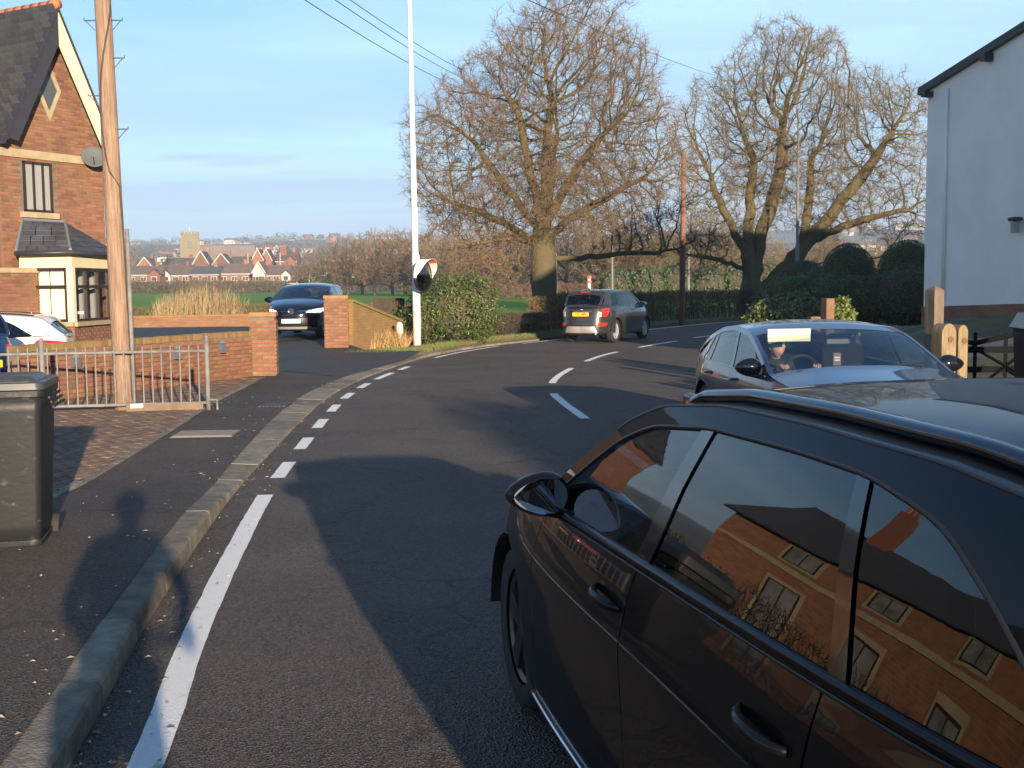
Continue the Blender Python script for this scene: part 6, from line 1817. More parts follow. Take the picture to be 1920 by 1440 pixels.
shrub('topiary_bush', 'low rounded topiary dome left of the taller domes', (9.25, 36.2, 0.8), [(0, 0, 0.85, 0.75, 0.7, 0.80)], 10000, 0.04, 0.026, M_box, 7, 0.955, 3, 0.03, 0.94, group='clipped topiary domes')
shrub('juniper_hedge', 'broad flat-topped dark green juniper spreading beside the drive', (8.0, 30.0, 0.35), [(0, 0, 0.95, 1.3, 0.9, 0.72), (-0.75, -0.2, 0.85, 0.9, 0.8, 0.70), (0.9, 0.1, 0.90, 0.85, 0.8, 0.70), (1.7, 0.3, 0.85, 0.55, 0.6, 0.50)], 15000, 0.10, 0.028, M_jun, 8, 0.80, 6, 0.14, 0.72, 0.2)
shrub('laurel_bush', 'yellow-green lower bush at the front of the juniper', (6.75, 27.2, 0.3), [(0, 0, 0.55, 0.75, 0.6, 0.65), (-0.5, 0.4, 0.6, 0.6, 0.6, 0.55)], 4200, 0.10, 0.05, mat('laurel_leaf', (0.11, 0.13, 0.03), 0.45, (0.06, 0.09, 0.02), 4, island=0.4), 9, 0.72, 4, 0.2)
shrub('ivy_bush', 'clipped variegated ivy bush beside the brown drive post', (5.22, 18.15, 0.10), [(0, 0, 0.70, 0.26, 0.3, 0.72)], 2600, 0.065, 0.05, M_ivy, 10, 0.80, 3, 0.06, 0.80)
shrub('dark_shrub', 'dark shrub mass under the domes beside the white house', (10.2, 29.6, 0.6), [(0, 0, 0.7, 1.1, 0.9, 0.9), (-1.0, 0.4, 0.6, 0.8, 0.8, 0.7)], 6000, 0.07, 0.04, M_box, 12, 0.85, 4, 0.12, 0.75)
shrub('shade_conifer', 'tall unseen evergreen added behind the camera to cast a shadow across the bend', (9.8, -14.4, 0.0), [(0, 0, 2.5, 2.0, 2.7, 2.5), (0.1, -0.3, 3.9, 1.4, 1.8, 1.7)], 9000, 0.22, 0.09, M_box, 13, 0.85, 4, 0.15)  # added unseen, placed and sized for the soft shadow band on the road

# roadside hedge: a mass of twigs with a few withered leaves
def hedge(name, label, pts, wd_, H, n, m, mleaf, nleaf, seed, zf=lambda x, y: 0.05, cat='hedge', tw=0.006, ts=1.0):
    rg = random.Random(seed); P = resample([(*p, 0) for p in pts], 0.5)
    t = thing(name, label, cat); V, F = [], []
    def pos():
        i = rg.randrange(len(P) - 1); p = P[i].lerp(P[i + 1], rg.random()); d = (P[i + 1] - P[i]).normalized()
        u = rg.uniform(-1, 1); q = p + Vector((d.y, -d.x, 0)) * u * wd_ / 2
        h = H * (1 + 0.09 * noise.noise(p * 0.7) + 0.05 * noise.noise(p * 2.3))
        return q, zf(q.x, q.y), h
    for _ in range(n):
        q, z0, h = pos(); z = z0 + h * rg.random() ** 0.8 * 0.95
        a = Vector((q.x, q.y, z)); dr = Vector((rg.gauss(0, .6), rg.gauss(0, .6), rg.gauss(0.45, .6))).normalized()
        L = rg.uniform(0.18, 0.45) * ts; e = a + dr * L
        if e.z > z0 + h * 1.04: e.z = z0 + h * 1.04
        s_ = dr.cross(Vector((rg.gauss(0, 1), rg.gauss(0, 1), rg.gauss(0, 1)))).normalized() * tw * rg.uniform(0.7, 1.6); s2 = dr.cross(s_).normalized() * tw
        b = len(V); V.extend((a + s_, a - s_ * .5 + s2, a - s_ * .5 - s2, e)); F.extend(((b, b + 1, b + 3), (b + 1, b + 2, b + 3), (b + 2, b, b + 3)))
    obj('twigs', mesh('twigs', V, F, m), t)
    def lf(rg_):
        q, z0, h = pos(); return Vector((q.x, q.y, z0 + h * rg_.random() ** 0.7)), Vector((0, 0, 1))
    V, F = leaves(rg, lf, nleaf, 0.06 * ts, 0.04 * ts); obj('leaves', mesh('leaves', V, F, mleaf), t)
    st = MB()
    L = sum((b - a).length for a, b in zip(P, P[1:]))
    for k in range(int(L / 0.35)):
        q, z0, h = pos(); st.tube([(q.x, q.y, z0 - 0.05), (q.x + rg.gauss(0, .06), q.y, z0 + h * 0.5), (q.x + rg.gauss(0, .15), q.y + rg.gauss(0, .1), z0 + h * 0.95)], [0.03, 0.022, 0.008], 5)
    tag(st.build('stems', M_stem, t), kind='stuff')
    return t
M_htw = mat('hedge_twig', (0.075, 0.052, 0.034), 0.9, island=0.4)
M_hlf = mat('hedge_leaf', (0.10, 0.075, 0.03), 0.8, (0.05, 0.06, 0.02), 2, island=0.5)
hedge('roadside_hedge', 'bare dark clipped hedge along the far side of the bend', [(1.0, 41.5), (3.2, 46), (6.3, 51.5), (10.5, 57.2), (17.5, 64.5), (30, 74)], 0.9, 1.38, 26000, M_htw, M_hlf, 8000, 14, tw=0.009)
hedge('verge_hedge', 'golden brown clipped hedge stub beneath the big oak', [(0.9, 41.2), (2.6, 44.6)], 0.8, 1.30, 3800, mat('golden_twig', (0.19, 0.13, 0.055), 0.9, island=0.4), mat('golden_leaf', (0.24, 0.16, 0.05), 0.8, island=0.4), 3200, 15)
hedge('field_hedge', 'russet hedge line at the far side of the field', [(-6, 152), (10, 148), (30, 146), (52, 150), (80, 160)], 1.6, 2.0, 9000, mat('russet_twig', (0.17, 0.085, 0.05), 0.9, island=0.4), M_rust, 5000, 16, lambda x, y: hill_z(x, y), tw=0.03, ts=2.5)
hedge('village_hedge', 'dull brown hedge along the village edge of the field', [(-200, 318), (-150, 322), (-100, 316), (-60, 318), (-20, 320)], 4.0, 3.4, 14000, mat('field_edge_twig', (0.11, 0.085, 0.045), 0.9, island=0.4), M_hlf, 9000, 17, lambda x, y: hill_z(x, y), tw=0.07, ts=4)
hedge('yard_hedge', 'brown weedy growth behind the yard wall', [(-26, 43.6), (-18, 46.2), (-9.5, 49.0), (-5.0, 47.5), (-3.2, 42)], 1.4, 1.0, 16000, mat('weed_twig', (0.17, 0.105, 0.05), 0.9, island=0.4), mat('weed_leaf', (0.11, 0.10, 0.03), 0.85, island=0.5), 5000, 18)
hedge('bramble_strip', 'low dark bramble growth along the verge behind the bush', [(-0.9, 37.0), (0.2, 39.2), (1.0, 41.0)], 0.9, 0.75, 4000, M_htw, mat('bramble_leaf', (0.045, 0.055, 0.02), 0.7, island=0.4), 2500, 19)
hedge('neighbour_hedge', 'dark hedge before the neighbouring house left of the picture', [(-19.5, 8.0), (-15.5, 17.5), (-13.4, 22.5)], 1.0, 1.5, 5000, M_htw, M_hlf, 4000, 22, tw=0.012)
far_ev = shrub('conifer_hedge', 'dark evergreen hedge mass far behind the wooden pole', (22, 128, 0), [(k * 3.4, 0.5 * (k % 2), 1.6, 2.3, 1.6, 1.9 + 0.5 * (k % 3)) for k in range(-3, 4)], 9000, 0.35, 0.2, M_box, 20, 0.85, 7, 0.2)
# dry reeds behind the yard wall
rd_ = MB(); rg = random.Random(9)
for k in range(800):
    x = -14.5 + rg.random() * 3.1 + rg.gauss(0, .12); y = 46.6 + (x + 14.5) * 0.3 + rg.uniform(0, 1.4)
    h = rg.uniform(0.8, 1.55) * (0.7 + 0.5 * math.sin(math.pi * min(1, max(0.1, (x + 14.6) / 3.4)))); dx, dy = rg.gauss(0.08, .16), rg.gauss(0, .12)
    s_ = 0.012
    rd_.add([(x - s_, y, 0.3), (x + s_, y, 0.3), (x + dx * .5 + s_ * .8, y + dy * .5, 0.3 + h * .6), (x + dx, y + dy, 0.3 + h), (x + dx * .5 - s_ * .8, y + dy * .5, 0.3 + h * .6)], [(0, 1, 2, 3, 4)])
tag(rd_.build('dry_reeds', mat('reed', (0.25, 0.18, 0.095), 0.9, island=0.4)), 'clump of tall dry straw-coloured reeds behind the yard wall', 'reeds', kind='stuff')
# grass on the verge and weeds at its edge
gs = MB(); rg = random.Random(10)
EDG = [(27.75, -2.6), (29.3, -1.9), (31.6, -1.35), (34.4, -0.45), (37.6, 1.2), (43.4, 4.0)]
for k in range(9000):
    y = 27.8 + rg.random() ** 1.3 * 15; e = interp(EDG, y); x = e - rg.random() * (1.55 if y < 30 else 0.85)
    if x < -4.0: continue
    h = rg.uniform(0.04, 0.13); dx, dy = rg.gauss(0, .03), rg.gauss(0, .03)
    gs.add([(x - 0.006, y, 0.09), (x + 0.006, y, 0.09), (x + dx, y + dy, 0.09 + h)], [(0, 1, 2)])
tag(gs.build('verge_grass', mat('verge_grass', (0.075, 0.125, 0.022), 0.8, (0.15, 0.12, 0.04), 0.7, island=0.4)), 'short rough grass on the verge by the bush', 'grass', kind='stuff')
ws = MB()
for k in range(700):
    x = -3.95 + rg.random() * 1.1; y = 30.2 + rg.random() * 1.6; h = rg.uniform(0.2, 0.6); dx = rg.gauss(0, .15)
    ws.add([(x - 0.008, y, 0.08), (x + 0.008, y, 0.08), (x + dx, y + rg.gauss(0, .1), 0.08 + h)], [(0, 1, 2)])
tag(ws.build('dry_weeds', mat('dry_weed', (0.34, 0.22, 0.085), 0.9, island=0.4)), 'dry straw weeds leaning on the wing wall', 'weeds', kind='stuff')
# ---------------------------------------------------------------- village across the field, church, hillside
M_tbrick = mat('village_brick', (0.225, 0.10, 0.062), 0.9, (0.18, 0.082, 0.05), 0.5, objrand=0.3)
M_troof = mat('village_roof', (0.115, 0.085, 0.068), 0.9, (0.085, 0.065, 0.055), 0.6, objrand=0.2)
M_troof2 = mat('village_slate', (0.075, 0.075, 0.08), 0.85, (0.06, 0.06, 0.065), 0.6)
M_twhite = mat('village_white', (0.42, 0.40, 0.36), 0.8)
M_tpane = mat('village_pane', (0.05, 0.055, 0.06), 0.15)
M_tgarage = mat('garage_white', (0.74, 0.72, 0.66), 0.7)
def PX(px, Y): return (px - 960) / 2150 * Y
def town_house(px0, px1, Y, eave, ridge, label, wall=M_tbrick, roofm=M_troof, rot=0.0, gable=None, base=0.0, windows=3, garage=False, chim=True, gable_front=False, depth=8.0):
    x0, x1 = PX(px0, Y), PX(px1, Y); w = x1 - x0; z = hill_z((x0 + x1) / 2, Y) + base
    t = thing('village_house', label, 'house', ((x0 + x1) / 2, Y, z), rot, 'houses of the village')
    h = w / 2
    m = MB()
    if gable_front:
        m.add([(-h, 0, -3), (h, 0, -3), (h, 0, eave), (0, 0, ridge), (-h, 0, eave), (h, depth, -3), (h, depth, eave), (-h, depth, -3), (-h, depth, eave)], [(0, 1, 2, 3, 4), (1, 5, 6, 2), (7, 0, 4, 8)])
        m.build('wall', wall, t)
        r = MB()
        for sg in (-1, 1):
            r.add([(sg * (h + 0.3), -0.4, eave - 0.2), (0, -0.4, ridge + 0.15), (0, depth, ridge + 0.15), (sg * (h + 0.3), depth, eave - 0.2)], [(0, 1, 2, 3)])
        ro = r.build('roof', roofm, t)
        for sg in (-1, 1):
            MB().tube([(sg * (h + 0.3), -0.45, eave - 0.25), (0, -0.45, ridge + 0.08)], 0.22, 4).build('bargeboard', M_twhite, ro)
    else:
        m.add([(-h, 0, -3), (h, 0, -3), (h, 0, eave), (-h, 0, eave), (h, depth, -3), (h, depth, eave), (-h, depth, -3), (-h, depth, eave), (h, depth / 2, ridge), (-h, depth / 2, ridge)], [(0, 1, 2, 3), (1, 4, 5, 8, 2), (6, 0, 3, 9, 7)])
        m.build('wall', wall, t)
        r = MB()
        for y0 in (-0.5, depth + 0.5):
            r.add([(-h - 0.3, y0, eave - 0.25), (h + 0.3, y0, eave - 0.25), (h + 0.3, depth / 2, ridge + 0.15), (-h - 0.3, depth / 2, ridge + 0.15)], [(0, 1, 2, 3)])
        ro = r.build('roof', roofm, t)
        MB().box((0, -0.55, eave - 0.25), (w + 0.6, 0.12, 0.25)).build('fascia', M_twhite if windows % 2 else M_troof, ro)
    if chim:
        box('chimney', (h * 0.6, depth / 2, ridge + 0.5), (0.9, 0.7, 1.6), M_tbrick, ro)
    for k in range(windows):
        x = -h + w * (k + 0.5) / windows
        for zz in ((0.7, 3.2) if eave > 4.2 else (0.8,)):
            wi = obj('window', None, t, (x, 0, 0))
            box('frame', (0, -0.04, zz + 0.65), (1.75, 0.12, 1.35), M_twhite, wi)
            for sg in (-1, 1): box('pane', (sg * 0.40, -0.11, zz + 0.65), (0.66, 0.04, 1.05), M_tpane, wi)
    if garage:
        box('garage_door', (h * 0.45, -0.06, 0.9), (2.5, 0.12, 2.1), M_tgarage, t)
    if gable is not None:
        gx, gw, gm = gable
        g = MB(); a, b = gx - gw / 2, gx + gw / 2
        g.add([(a, -1.2, -3), (b, -1.2, -3), (b, -1.2, eave), (gx, -1.2, eave + gw * 0.45), (a, -1.2, eave), (b, 0.5, -3), (b, 0.5, eave), (a, 0.5, -3), (a, 0.5, eave)], [(0, 1, 2, 3, 4), (1, 5, 6, 2), (7, 0, 4, 8)])
        g.build('gable', gm, t)
        gr_ = MB()
        for e in (a - 0.25, b + 0.25): gr_.add([(e, -1.5, eave - 0.2), (gx, -1.5, eave + gw * 0.45 + 0.12), (gx, 3.5, eave + gw * 0.45 + 0.12), (e, 3.5, eave - 0.2)], [(0, 1, 2, 3)])
        gr_.build('gable_roof', roofm, t)
        wi = obj('window', None, t, (gx, -1.2, 0)); box('frame', (0, -0.05, 3.9), (1.7, 0.12, 1.4), M_twhite, wi); box('pane', (0, -0.12, 3.9), (1.3, 0.04, 1.05), M_tpane, wi)
    return t
town_house(242, 306, 330, 5.2, 7.6, 'brick house with white bay and right gable at the left of the village', gable=(3.4, 3.2, M_tbrick), garage=True, windows=3)
town_house(307, 361, 336, 5.0, 7.8, 'brick house with small white dormer right of the garage house', gable=(-2.4, 2.4, M_twhite), windows=3)
town_house(363, 414, 334, 5.2, 7.4, 'brick house with long white fascia below the church', windows=3, roofm=M_troof2)
town_house(414, 474, 338, 5.4, 8.2, 'red brick house with deep brown roof right of the church', windows=3, rot=0.12)
town_house(478, 500, 332, 5.6, 8.6, 'white gable-fronted house in the middle of the village', wall=M_twhite, gable_front=True, windows=2, chim=False)
town_house(499, 545, 336, 4.8, 7.6, 'brown-roofed brick house right of the white gable', windows=3, gable=(3.0, 2.6, M_twhite))
town_house(546, 586, 342, 5.0, 7.4, 'brick house at the right end of the front row', windows=2)
town_house(196, 242, 345, 5.0, 7.8, 'brick house half hidden by the wooden pole', windows=2)
town_house(264, 290, 380, 5.4, 8.2, 'red brick gable house behind the left end of the front row', gable_front=True, windows=2, base=2.6)
town_house(324, 366, 378, 5.6, 8.6, 'grey-roofed house behind the dormer house', windows=3, base=2.0, roofm=M_troof2)
town_house(368, 396, 372, 6.2, 10.2, 'dark-roofed house with bright bargeboards below the church tower', gable_front=True, windows=2, base=2.4, roofm=M_troof2)
town_house(404, 436, 376, 6.0, 9.4, 'second bargeboard house right of the church tower', gable_front=True, windows=2, base=2.4, roofm=M_troof2)
town_house(436, 470, 384, 5.6, 8.6, 'brown house between the bargeboard house and the yew', windows=2, base=2.4)
town_house(478, 498, 390, 6.6, 10.4, 'left of two white-edged gables behind the white house', gable_front=True, windows=1, base=3.2, roofm=M_troof2)
town_house(494, 514, 394, 6.6, 10.4, 'right of two white-edged gables behind the white house', gable_front=True, windows=1, base=3.2, roofm=M_troof2)
town_house(522, 560, 396, 6.4, 9.6, 'red brick house with tall chimneys at the right of the village', windows=3, base=3.2, gable=(1.5, 3.4, M_tbrick))
town_house(216, 256, 400, 5.4, 8.4, 'brown-roofed house above the left end of the village', windows=2, base=2.0)
tc_ = thing('chimney_stack', 'tall red chimney stack on the right of the village', 'chimney', (PX(537, 399), 399, hill_z(PX(537, 399), 399) + 9))
box('shaft', (0, 0, 2.5), (2.2, 1.2, 6), M_tbrick, tc_); box('cap', (0, 0, 5.7), (2.6, 1.5, 0.5), M_tbrick, tc_)
# church
M_sand = mat('church_stone', (0.20, 0.16, 0.10), 0.9, (0.19, 0.15, 0.09), 0.5)
ch = thing('church', 'sandstone church with square tower and long grey roof above the village', 'church', (PX(363, 470), 470, hill_z(PX(363, 470), 470) - 1), R(14))
TW = 6.4; TZ = 20.2
MB().box((0, 0, TZ / 2), (TW, TW, TZ)).build('tower', M_sand, ch)
pp = MB()
for sx in (-1, 1):
    for sy in (-1, 1):
        pp.box((sx * TW / 2, sy * TW / 2, TZ / 2 - 1), (1.3, 1.3, TZ - 2)); 
pp.build('buttress', M_sand, ch)
cr = MB()
for k in range(5):
    for q in range(4):
        a = -TW / 2 + 0.6 + k * 1.3
        p = [(a, -TW / 2), (a, TW / 2), (-TW / 2, a), (TW / 2, a)][q]; cr.box((p[0], p[1], TZ + 0.5), (0.7, 0.7, 1.2))
cr.build('battlement', M_sand, ch)
MB().tube([(0, 0, TZ), (0, 0, TZ + 3.4)], 0.12, 6).build('flagpole', M_twhite, ch)
for ang in (0, 1):
    rz = ang * math.pi / 2
    c = (0.0, -TW / 2 - 0.05) if ang == 0 else (TW / 2 + 0.05, 0)
    lv_ = box('belfry_louvre', (c[0], c[1], TZ - 4.2), (1.9, 0.2, 3.0), M_tpane, ch, rz)
    box('clock_face', (c[0], c[1], TZ - 8.6), (1.3, 0.24, 1.3), mat('clock', (0.05, 0.05, 0.06), 0.5), ch, rz)
NX = 22
n_ = MB(); n_.add([(TW / 2, -5, 0), (TW / 2 + NX, -5, 0), (TW / 2 + NX, -5, 9), (TW / 2, -5, 9), (TW / 2 + NX, 5, 0), (TW / 2 + NX, 5, 9), (TW / 2 + NX, 0, 15.5), (TW / 2, 5, 0), (TW / 2, 5, 9), (TW / 2, 0, 15.5)], [(0, 1, 2, 3), (1, 4, 5, 6, 2), (7, 0, 3, 9, 8)])
n_.build('nave', M_sand, ch)
r_ = MB()
for y0 in (-5.6, 5.6): r_.add([(TW / 2, y0, 8.6), (TW / 2 + NX + 0.4, y0, 8.6), (TW / 2 + NX + 0.4, 0, 15.9), (TW / 2, 0, 15.9)], [(0, 1, 2, 3)])
r_.build('roof', mat('church_roof', (0.19, 0.15, 0.12), 0.9, (0.15, 0.12, 0.10), 0.3), ch)
for k in range(5): box('window', (TW / 2 + 3 + k * 4, -5.05, 5.2), (1.2, 0.2, 3.2), M_tpane, ch)
# lamp posts in the village
for k, px in enumerate((470, 530)):
    t = thing('village_lamp', ['thin lamp post beside the yew in the village', 'white lamp post left of the tall chimney'][k], 'lamp post', (PX(px, 350), 350, hill_z(PX(px, 350), 350)), 0, 'lamp posts in the village')
    MB().tube([(0, 0, 0), (0, 0, 11.5)], [0.16, 0.12], 6).build('shaft', M_twhite, t)
# dark yews
for k, (px, Y, w_, h_, lab) in enumerate(((325, 425, 7, 12, 'dark green yew left of the church tower'), (458, 425, 8, 11, 'dark green yew right of the church roof'), (590, 345, 4, 6, 'dark evergreen at the right end of the village'), (1135, 260, 7, 13, 'dark green pine showing through the big oak'), (1535, 280, 9, 20, 'dark green pine behind the spreading oak'))):
    x = PX(px, Y); shrub('yew_tree', lab, (x, Y, hill_z(x, Y)), [(0, 0, h_ * 0.45, w_ * 0.5, w_ * 0.5, h_ * 0.45), (w_ * 0.25, 0, h_ * 0.35, w_ * 0.42, w_ * 0.4, h_ * 0.33), (-w_ * 0.25, 0, h_ * 0.3, w_ * 0.4, w_ * 0.4, h_ * 0.3)], 2600, 0.9, 0.5, mat('yew_leaf', (0.035, 0.050, 0.016), 0.8, (0.06, 0.065, 0.02), 0.3, island=0.3), 40 + k, 0.85, 3, 0.25, group='evergreens by the village')
# scattered houses on the hillside, one by one
rg = random.Random(3)
hm = []
for k in range(3):
    a, b, e, r0 = 5.5 + k * 1.2, 4.0, 4.6, 7.0
    V = [(-a, -b, -2), (a, -b, -2), (a, b, -2), (-a, b, -2), (-a, -b, e), (a, -b, e), (a, b, e), (-a, b, e), (-a, 0, r0), (a, 0, r0)]
    hm.append(mesh('hill_house', V, [(0, 1, 5, 4), (1, 2, 6, 9, 5), (2, 3, 7, 6), (3, 0, 4, 8, 7), (4, 5, 9, 8), (6, 7, 8, 9)], mats=[[M_twhite, M_tbrick, M_twhite][k], M_troof], mi=[0, 0, 0, 0, 1, 1]))
tone = ['small white house', 'small brick house', 'long white house']
wins = mesh('hill_windows', *(lambda m: (m.v, m.f))(MB().box((-2.5, -4.05, 2.6), (1.6, 0.1, 1.6)).box((2.5, -4.05, 2.6), (1.6, 0.1, 1.6))), M_tpane)
cells = {}
for k in range(64):
    px = rg.uniform(205, 800) if k < 48 else rg.uniform(1560, 1720); Y = rg.uniform(520, 1900); x = PX(px, Y); kk = k % 3
    o = obj('hill_house', hm[kk], None, (x, Y, hill_z(x, Y)), rg.uniform(-0.8, 0.8))
    o.scale = [1.0 + 0.25 * rg.random()] * 3
    tag(o, '%s among trees on the far hillside' % tone[kk], 'house', '%ss on the far hillside' % tone[kk])
    w_ = obj('windows', wins, o)
# distant woodland: one mass that nobody could count
V, F = [], []
rg = random.Random(12)
def shard_tree(x, y, z, w, h, n, s):
    for _ in range(n):
        d = Vector((rg.gauss(0, 1), rg.gauss(0, 1), rg.gauss(0, 1))).normalized() * rg.random() ** 0.4
        p = Vector((x + d.x * w, y + d.y * w, z + h * 0.55 + d.z * h * 0.45))
        a = Vector((rg.gauss(0, 1), rg.gauss(0, 1), rg.gauss(0.5, 1))).normalized() * s; b = a.cross(Vector((rg.gauss(0, 1), rg.gauss(0, 1), rg.gauss(0, 1)))).normalized() * s * 0.35
        k = len(V); V.extend((p - a, p + b, p + a, p - b)); F.append((k, k + 1, k + 2, k + 3))
for k in range(1500):
    ang = R(rg.uniform(-25, 26)); Y = 430 + 2600 * rg.random() ** 1.3
    x = math.tan(ang) * Y
    if noise.noise((x / 120, Y / 120, 2)) < -0.25 and Y < 1500: continue
    s = 1 + Y / 1800
    shard_tree(x, Y, hill_z(x, Y), rg.uniform(4, 8) * s ** 0.5, rg.uniform(7, 13), 44, 0.85 * s)
M_wood_far = mat('far_wood', (0.105, 0.075, 0.048), 0.95, (0.075, 0.065, 0.040), 0.02, 4, 0.40, 0.60, island=0.3)
tag(obj('woodland', mesh('woodland', V, F, M_wood_far)), 'bare brown woodland covering the far hillside', 'woodland', kind='stuff')
V, F = [], []
for k in range(110):
    px = rg.uniform(205, 600); Y = rg.uniform(320, 328); x = PX(px, Y); shard_tree(x, Y, hill_z(x, Y), rg.uniform(1.2, 2.6), rg.uniform(2.0, 5.0), 70, 0.34)
for k in range(330):
    px = rg.uniform(205, 600) if k < 190 else rg.uniform(600, 1740); Y = rg.uniform(342, 460) if k < 190 else rg.uniform(230, 430)
    x = PX(px, Y); shard_tree(x, Y, hill_z(x, Y), rg.uniform(2.5, 5), rg.uniform(5, 10) if k < 190 else rg.uniform(6, 11), 90, 0.42)
tag(obj('village_scrub', mesh('village_scrub', V, F, mat('village_scrub', (0.17, 0.11, 0.055), 0.95, (0.11, 0.09, 0.04), 0.05, island=0.35))), 'brown scrub and garden trees round the village', 'scrub', kind='stuff')
# ---------------------------------------------------------------- people
M_skin = mat('skin', (0.56, 0.30, 0.21), 0.5)
M_hair = mat('hair', (0.06, 0.04, 0.03), 0.7)
def skin_body(name, joints, edges, m, parent, sub=2):
    """one continuous figure grown over a skeleton: joints {name: (pos, radius)}"""
    keys = list(joints); me = bpy.data.meshes.new(name)
    me.from_pydata([joints[k][0] for k in keys], [(keys.index(a), keys.index(b)) for a, b in edges], [])
    o = bpy.data.objects.new(name, me); link(o, parent)
    sk = o.modifiers.new('skin', 'SKIN'); sk.use_smooth_shade = True
    lay = me.skin_vertices[0].data if me.skin_vertices else None
    if lay is None:
        bm = bmesh.new(); bm.from_mesh(me); bm.verts.layers.skin.verify(); bm.to_mesh(me); bm.free(); lay = me.skin_vertices[0].data
    for i, k in enumerate(keys):
        r = joints[k][1]; lay[i].radius = r if isinstance(r, tuple) else (r, r); lay[i].use_root = (i == 0)
    sb = o.modifiers.new('sub', 'SUBSURF'); sb.levels = sub; sb.render_levels = sub
    me.materials.append(m)
    dg = bpy.context.evaluated_depsgraph_get(); ev = o.evaluated_get(dg)
    me2 = bpy.data.meshes.new_from_object(ev); o.modifiers.clear(); o.data = me2
    if not me2.materials: me2.materials.append(m)
    me2.polygons.foreach_set('use_smooth', [True] * len(me2.polygons))
    return o
def head(parent, c, rz, tilt=0.0, hair=True, s=1.0):
    h = obj('head', None, parent, c, rz); h.rotation_euler = (tilt, 0, rz); h.scale = (s, s, s)
    v, f = icosphere(3); V = []
    for p in v:   # faces -y
        x, y, z = p.x * 0.075, p.y * 0.095, p.z * 0.118
        if z < -0.02: k = 1 + (z + 0.02) * 2.6; x *= max(0.55, k); y = y * max(0.7, k) - (0.010 if y < 0 else 0)
        if y < 0:
            y += 0.012 * math.exp(-((z - 0.005) / 0.02) ** 2) * math.exp(-((abs(x) - 0.032) / 0.018) ** 2)
            y -= 0.024 * math.exp(-((z + 0.022) / 0.022) ** 2) * math.exp(-(x / 0.014) ** 2)
            y -= 0.006 * math.exp(-((z + 0.062) / 0.010) ** 2) * math.exp(-(x / 0.03) ** 2)
        V.append((x, y, z))
    fo = obj('face', mesh('face', V, f, M_skin, True), h)
    for sg in (-1, 1):
        MB().lathe([(0.001, -0.012), (0.010, -0.008), (0.012, 0.0)], 10, 'Y', (sg * 0.032, -0.078, 0.008)).build('eye', mat('eye_white', (0.7, 0.68, 0.65), 0.2), h)
        MB().lathe([(0.001, -0.0145), (0.005, -0.012)], 8, 'Y', (sg * 0.032, -0.078, 0.008)).build('iris', M_hair, h)
        MB().tube([(sg * 0.072, 0.0, 0.02), (sg * 0.086, 0.012, 0.0), (sg * 0.074, 0.005, -0.03)], [0.008, 0.014, 0.007], 6).build('ear', M_skin, h, True)
    MB().tube([(-0.024, -0.092, -0.064), (0, -0.099, -0.066), (0.024, -0.092, -0.064)], [0.003, 0.006, 0.003], 6).build('mouth', mat('lips', (0.42, 0.16, 0.13), 0.5), h)
    if hair:
        HV, HF = [], []; mp = {}
        for i, p in enumerate(v):
            if p.z > 0.25 or (p.y > 0.15 and p.z > -0.45): mp[i] = len(HV); HV.append((p.x * 0.083, p.y * 0.104 + 0.003, p.z * 0.126))
        HF = [tuple(mp[i] for i in q) for q in f if all(i in mp for i in q)]
        obj('hair', mesh('hair', HV, HF, M_hair, True), h)
    return h
def hand(parent, wrist, d, palm_n, curl, m=M_skin):
    """palm with four unequal fingers and a thumb, curling about a held bar"""
    d = Vector(d).normalized(); n_ = Vector(palm_n).normalized(); s_ = d.cross(n_)
    J = {'w': (Vector(wrist), (0.026, 0.020))}; Eg = []
    J['p'] = (Vector(wrist) + d * 0.05, (0.036, 0.016)); Eg.append(('w', 'p'))
    for k, L in enumerate((0.075, 0.085, 0.08, 0.062)):
        base = Vector(wrist) + d * 0.085 + s_ * (0.030 - 0.020 * k); a = base; prev = 'p'
        dirn = d.copy()
        for j in range(3):
            dirn = (dirn * math.cos(curl) + n_ * math.sin(curl)).normalized(); nn = (n_ * math.cos(curl) - d * math.sin(curl))
            nm = 'f%d%d' % (k, j); J[nm] = (a, 0.0095 - 0.001 * j); Eg.append((prev, nm)); prev = nm; a = a + dirn * L / 3
        J['f%d3' % k] = (a, 0.007); Eg.append((prev, 'f%d3' % k))
    J['t0'] = (Vector(wrist) + d * 0.03 + s_ * 0.038, 0.012); J['t1'] = (Vector(wrist) + d * 0.06 + s_ * 0.055 + n_ * 0.02, 0.010); J['t2'] = (Vector(wrist) + d * 0.08 + s_ * 0.045 + n_ * 0.05, 0.008)
    Eg += [('w', 't0'), ('t0', 't1'), ('t1', 't2')]
    return skin_body('hand', J, Eg, m, parent, 1)
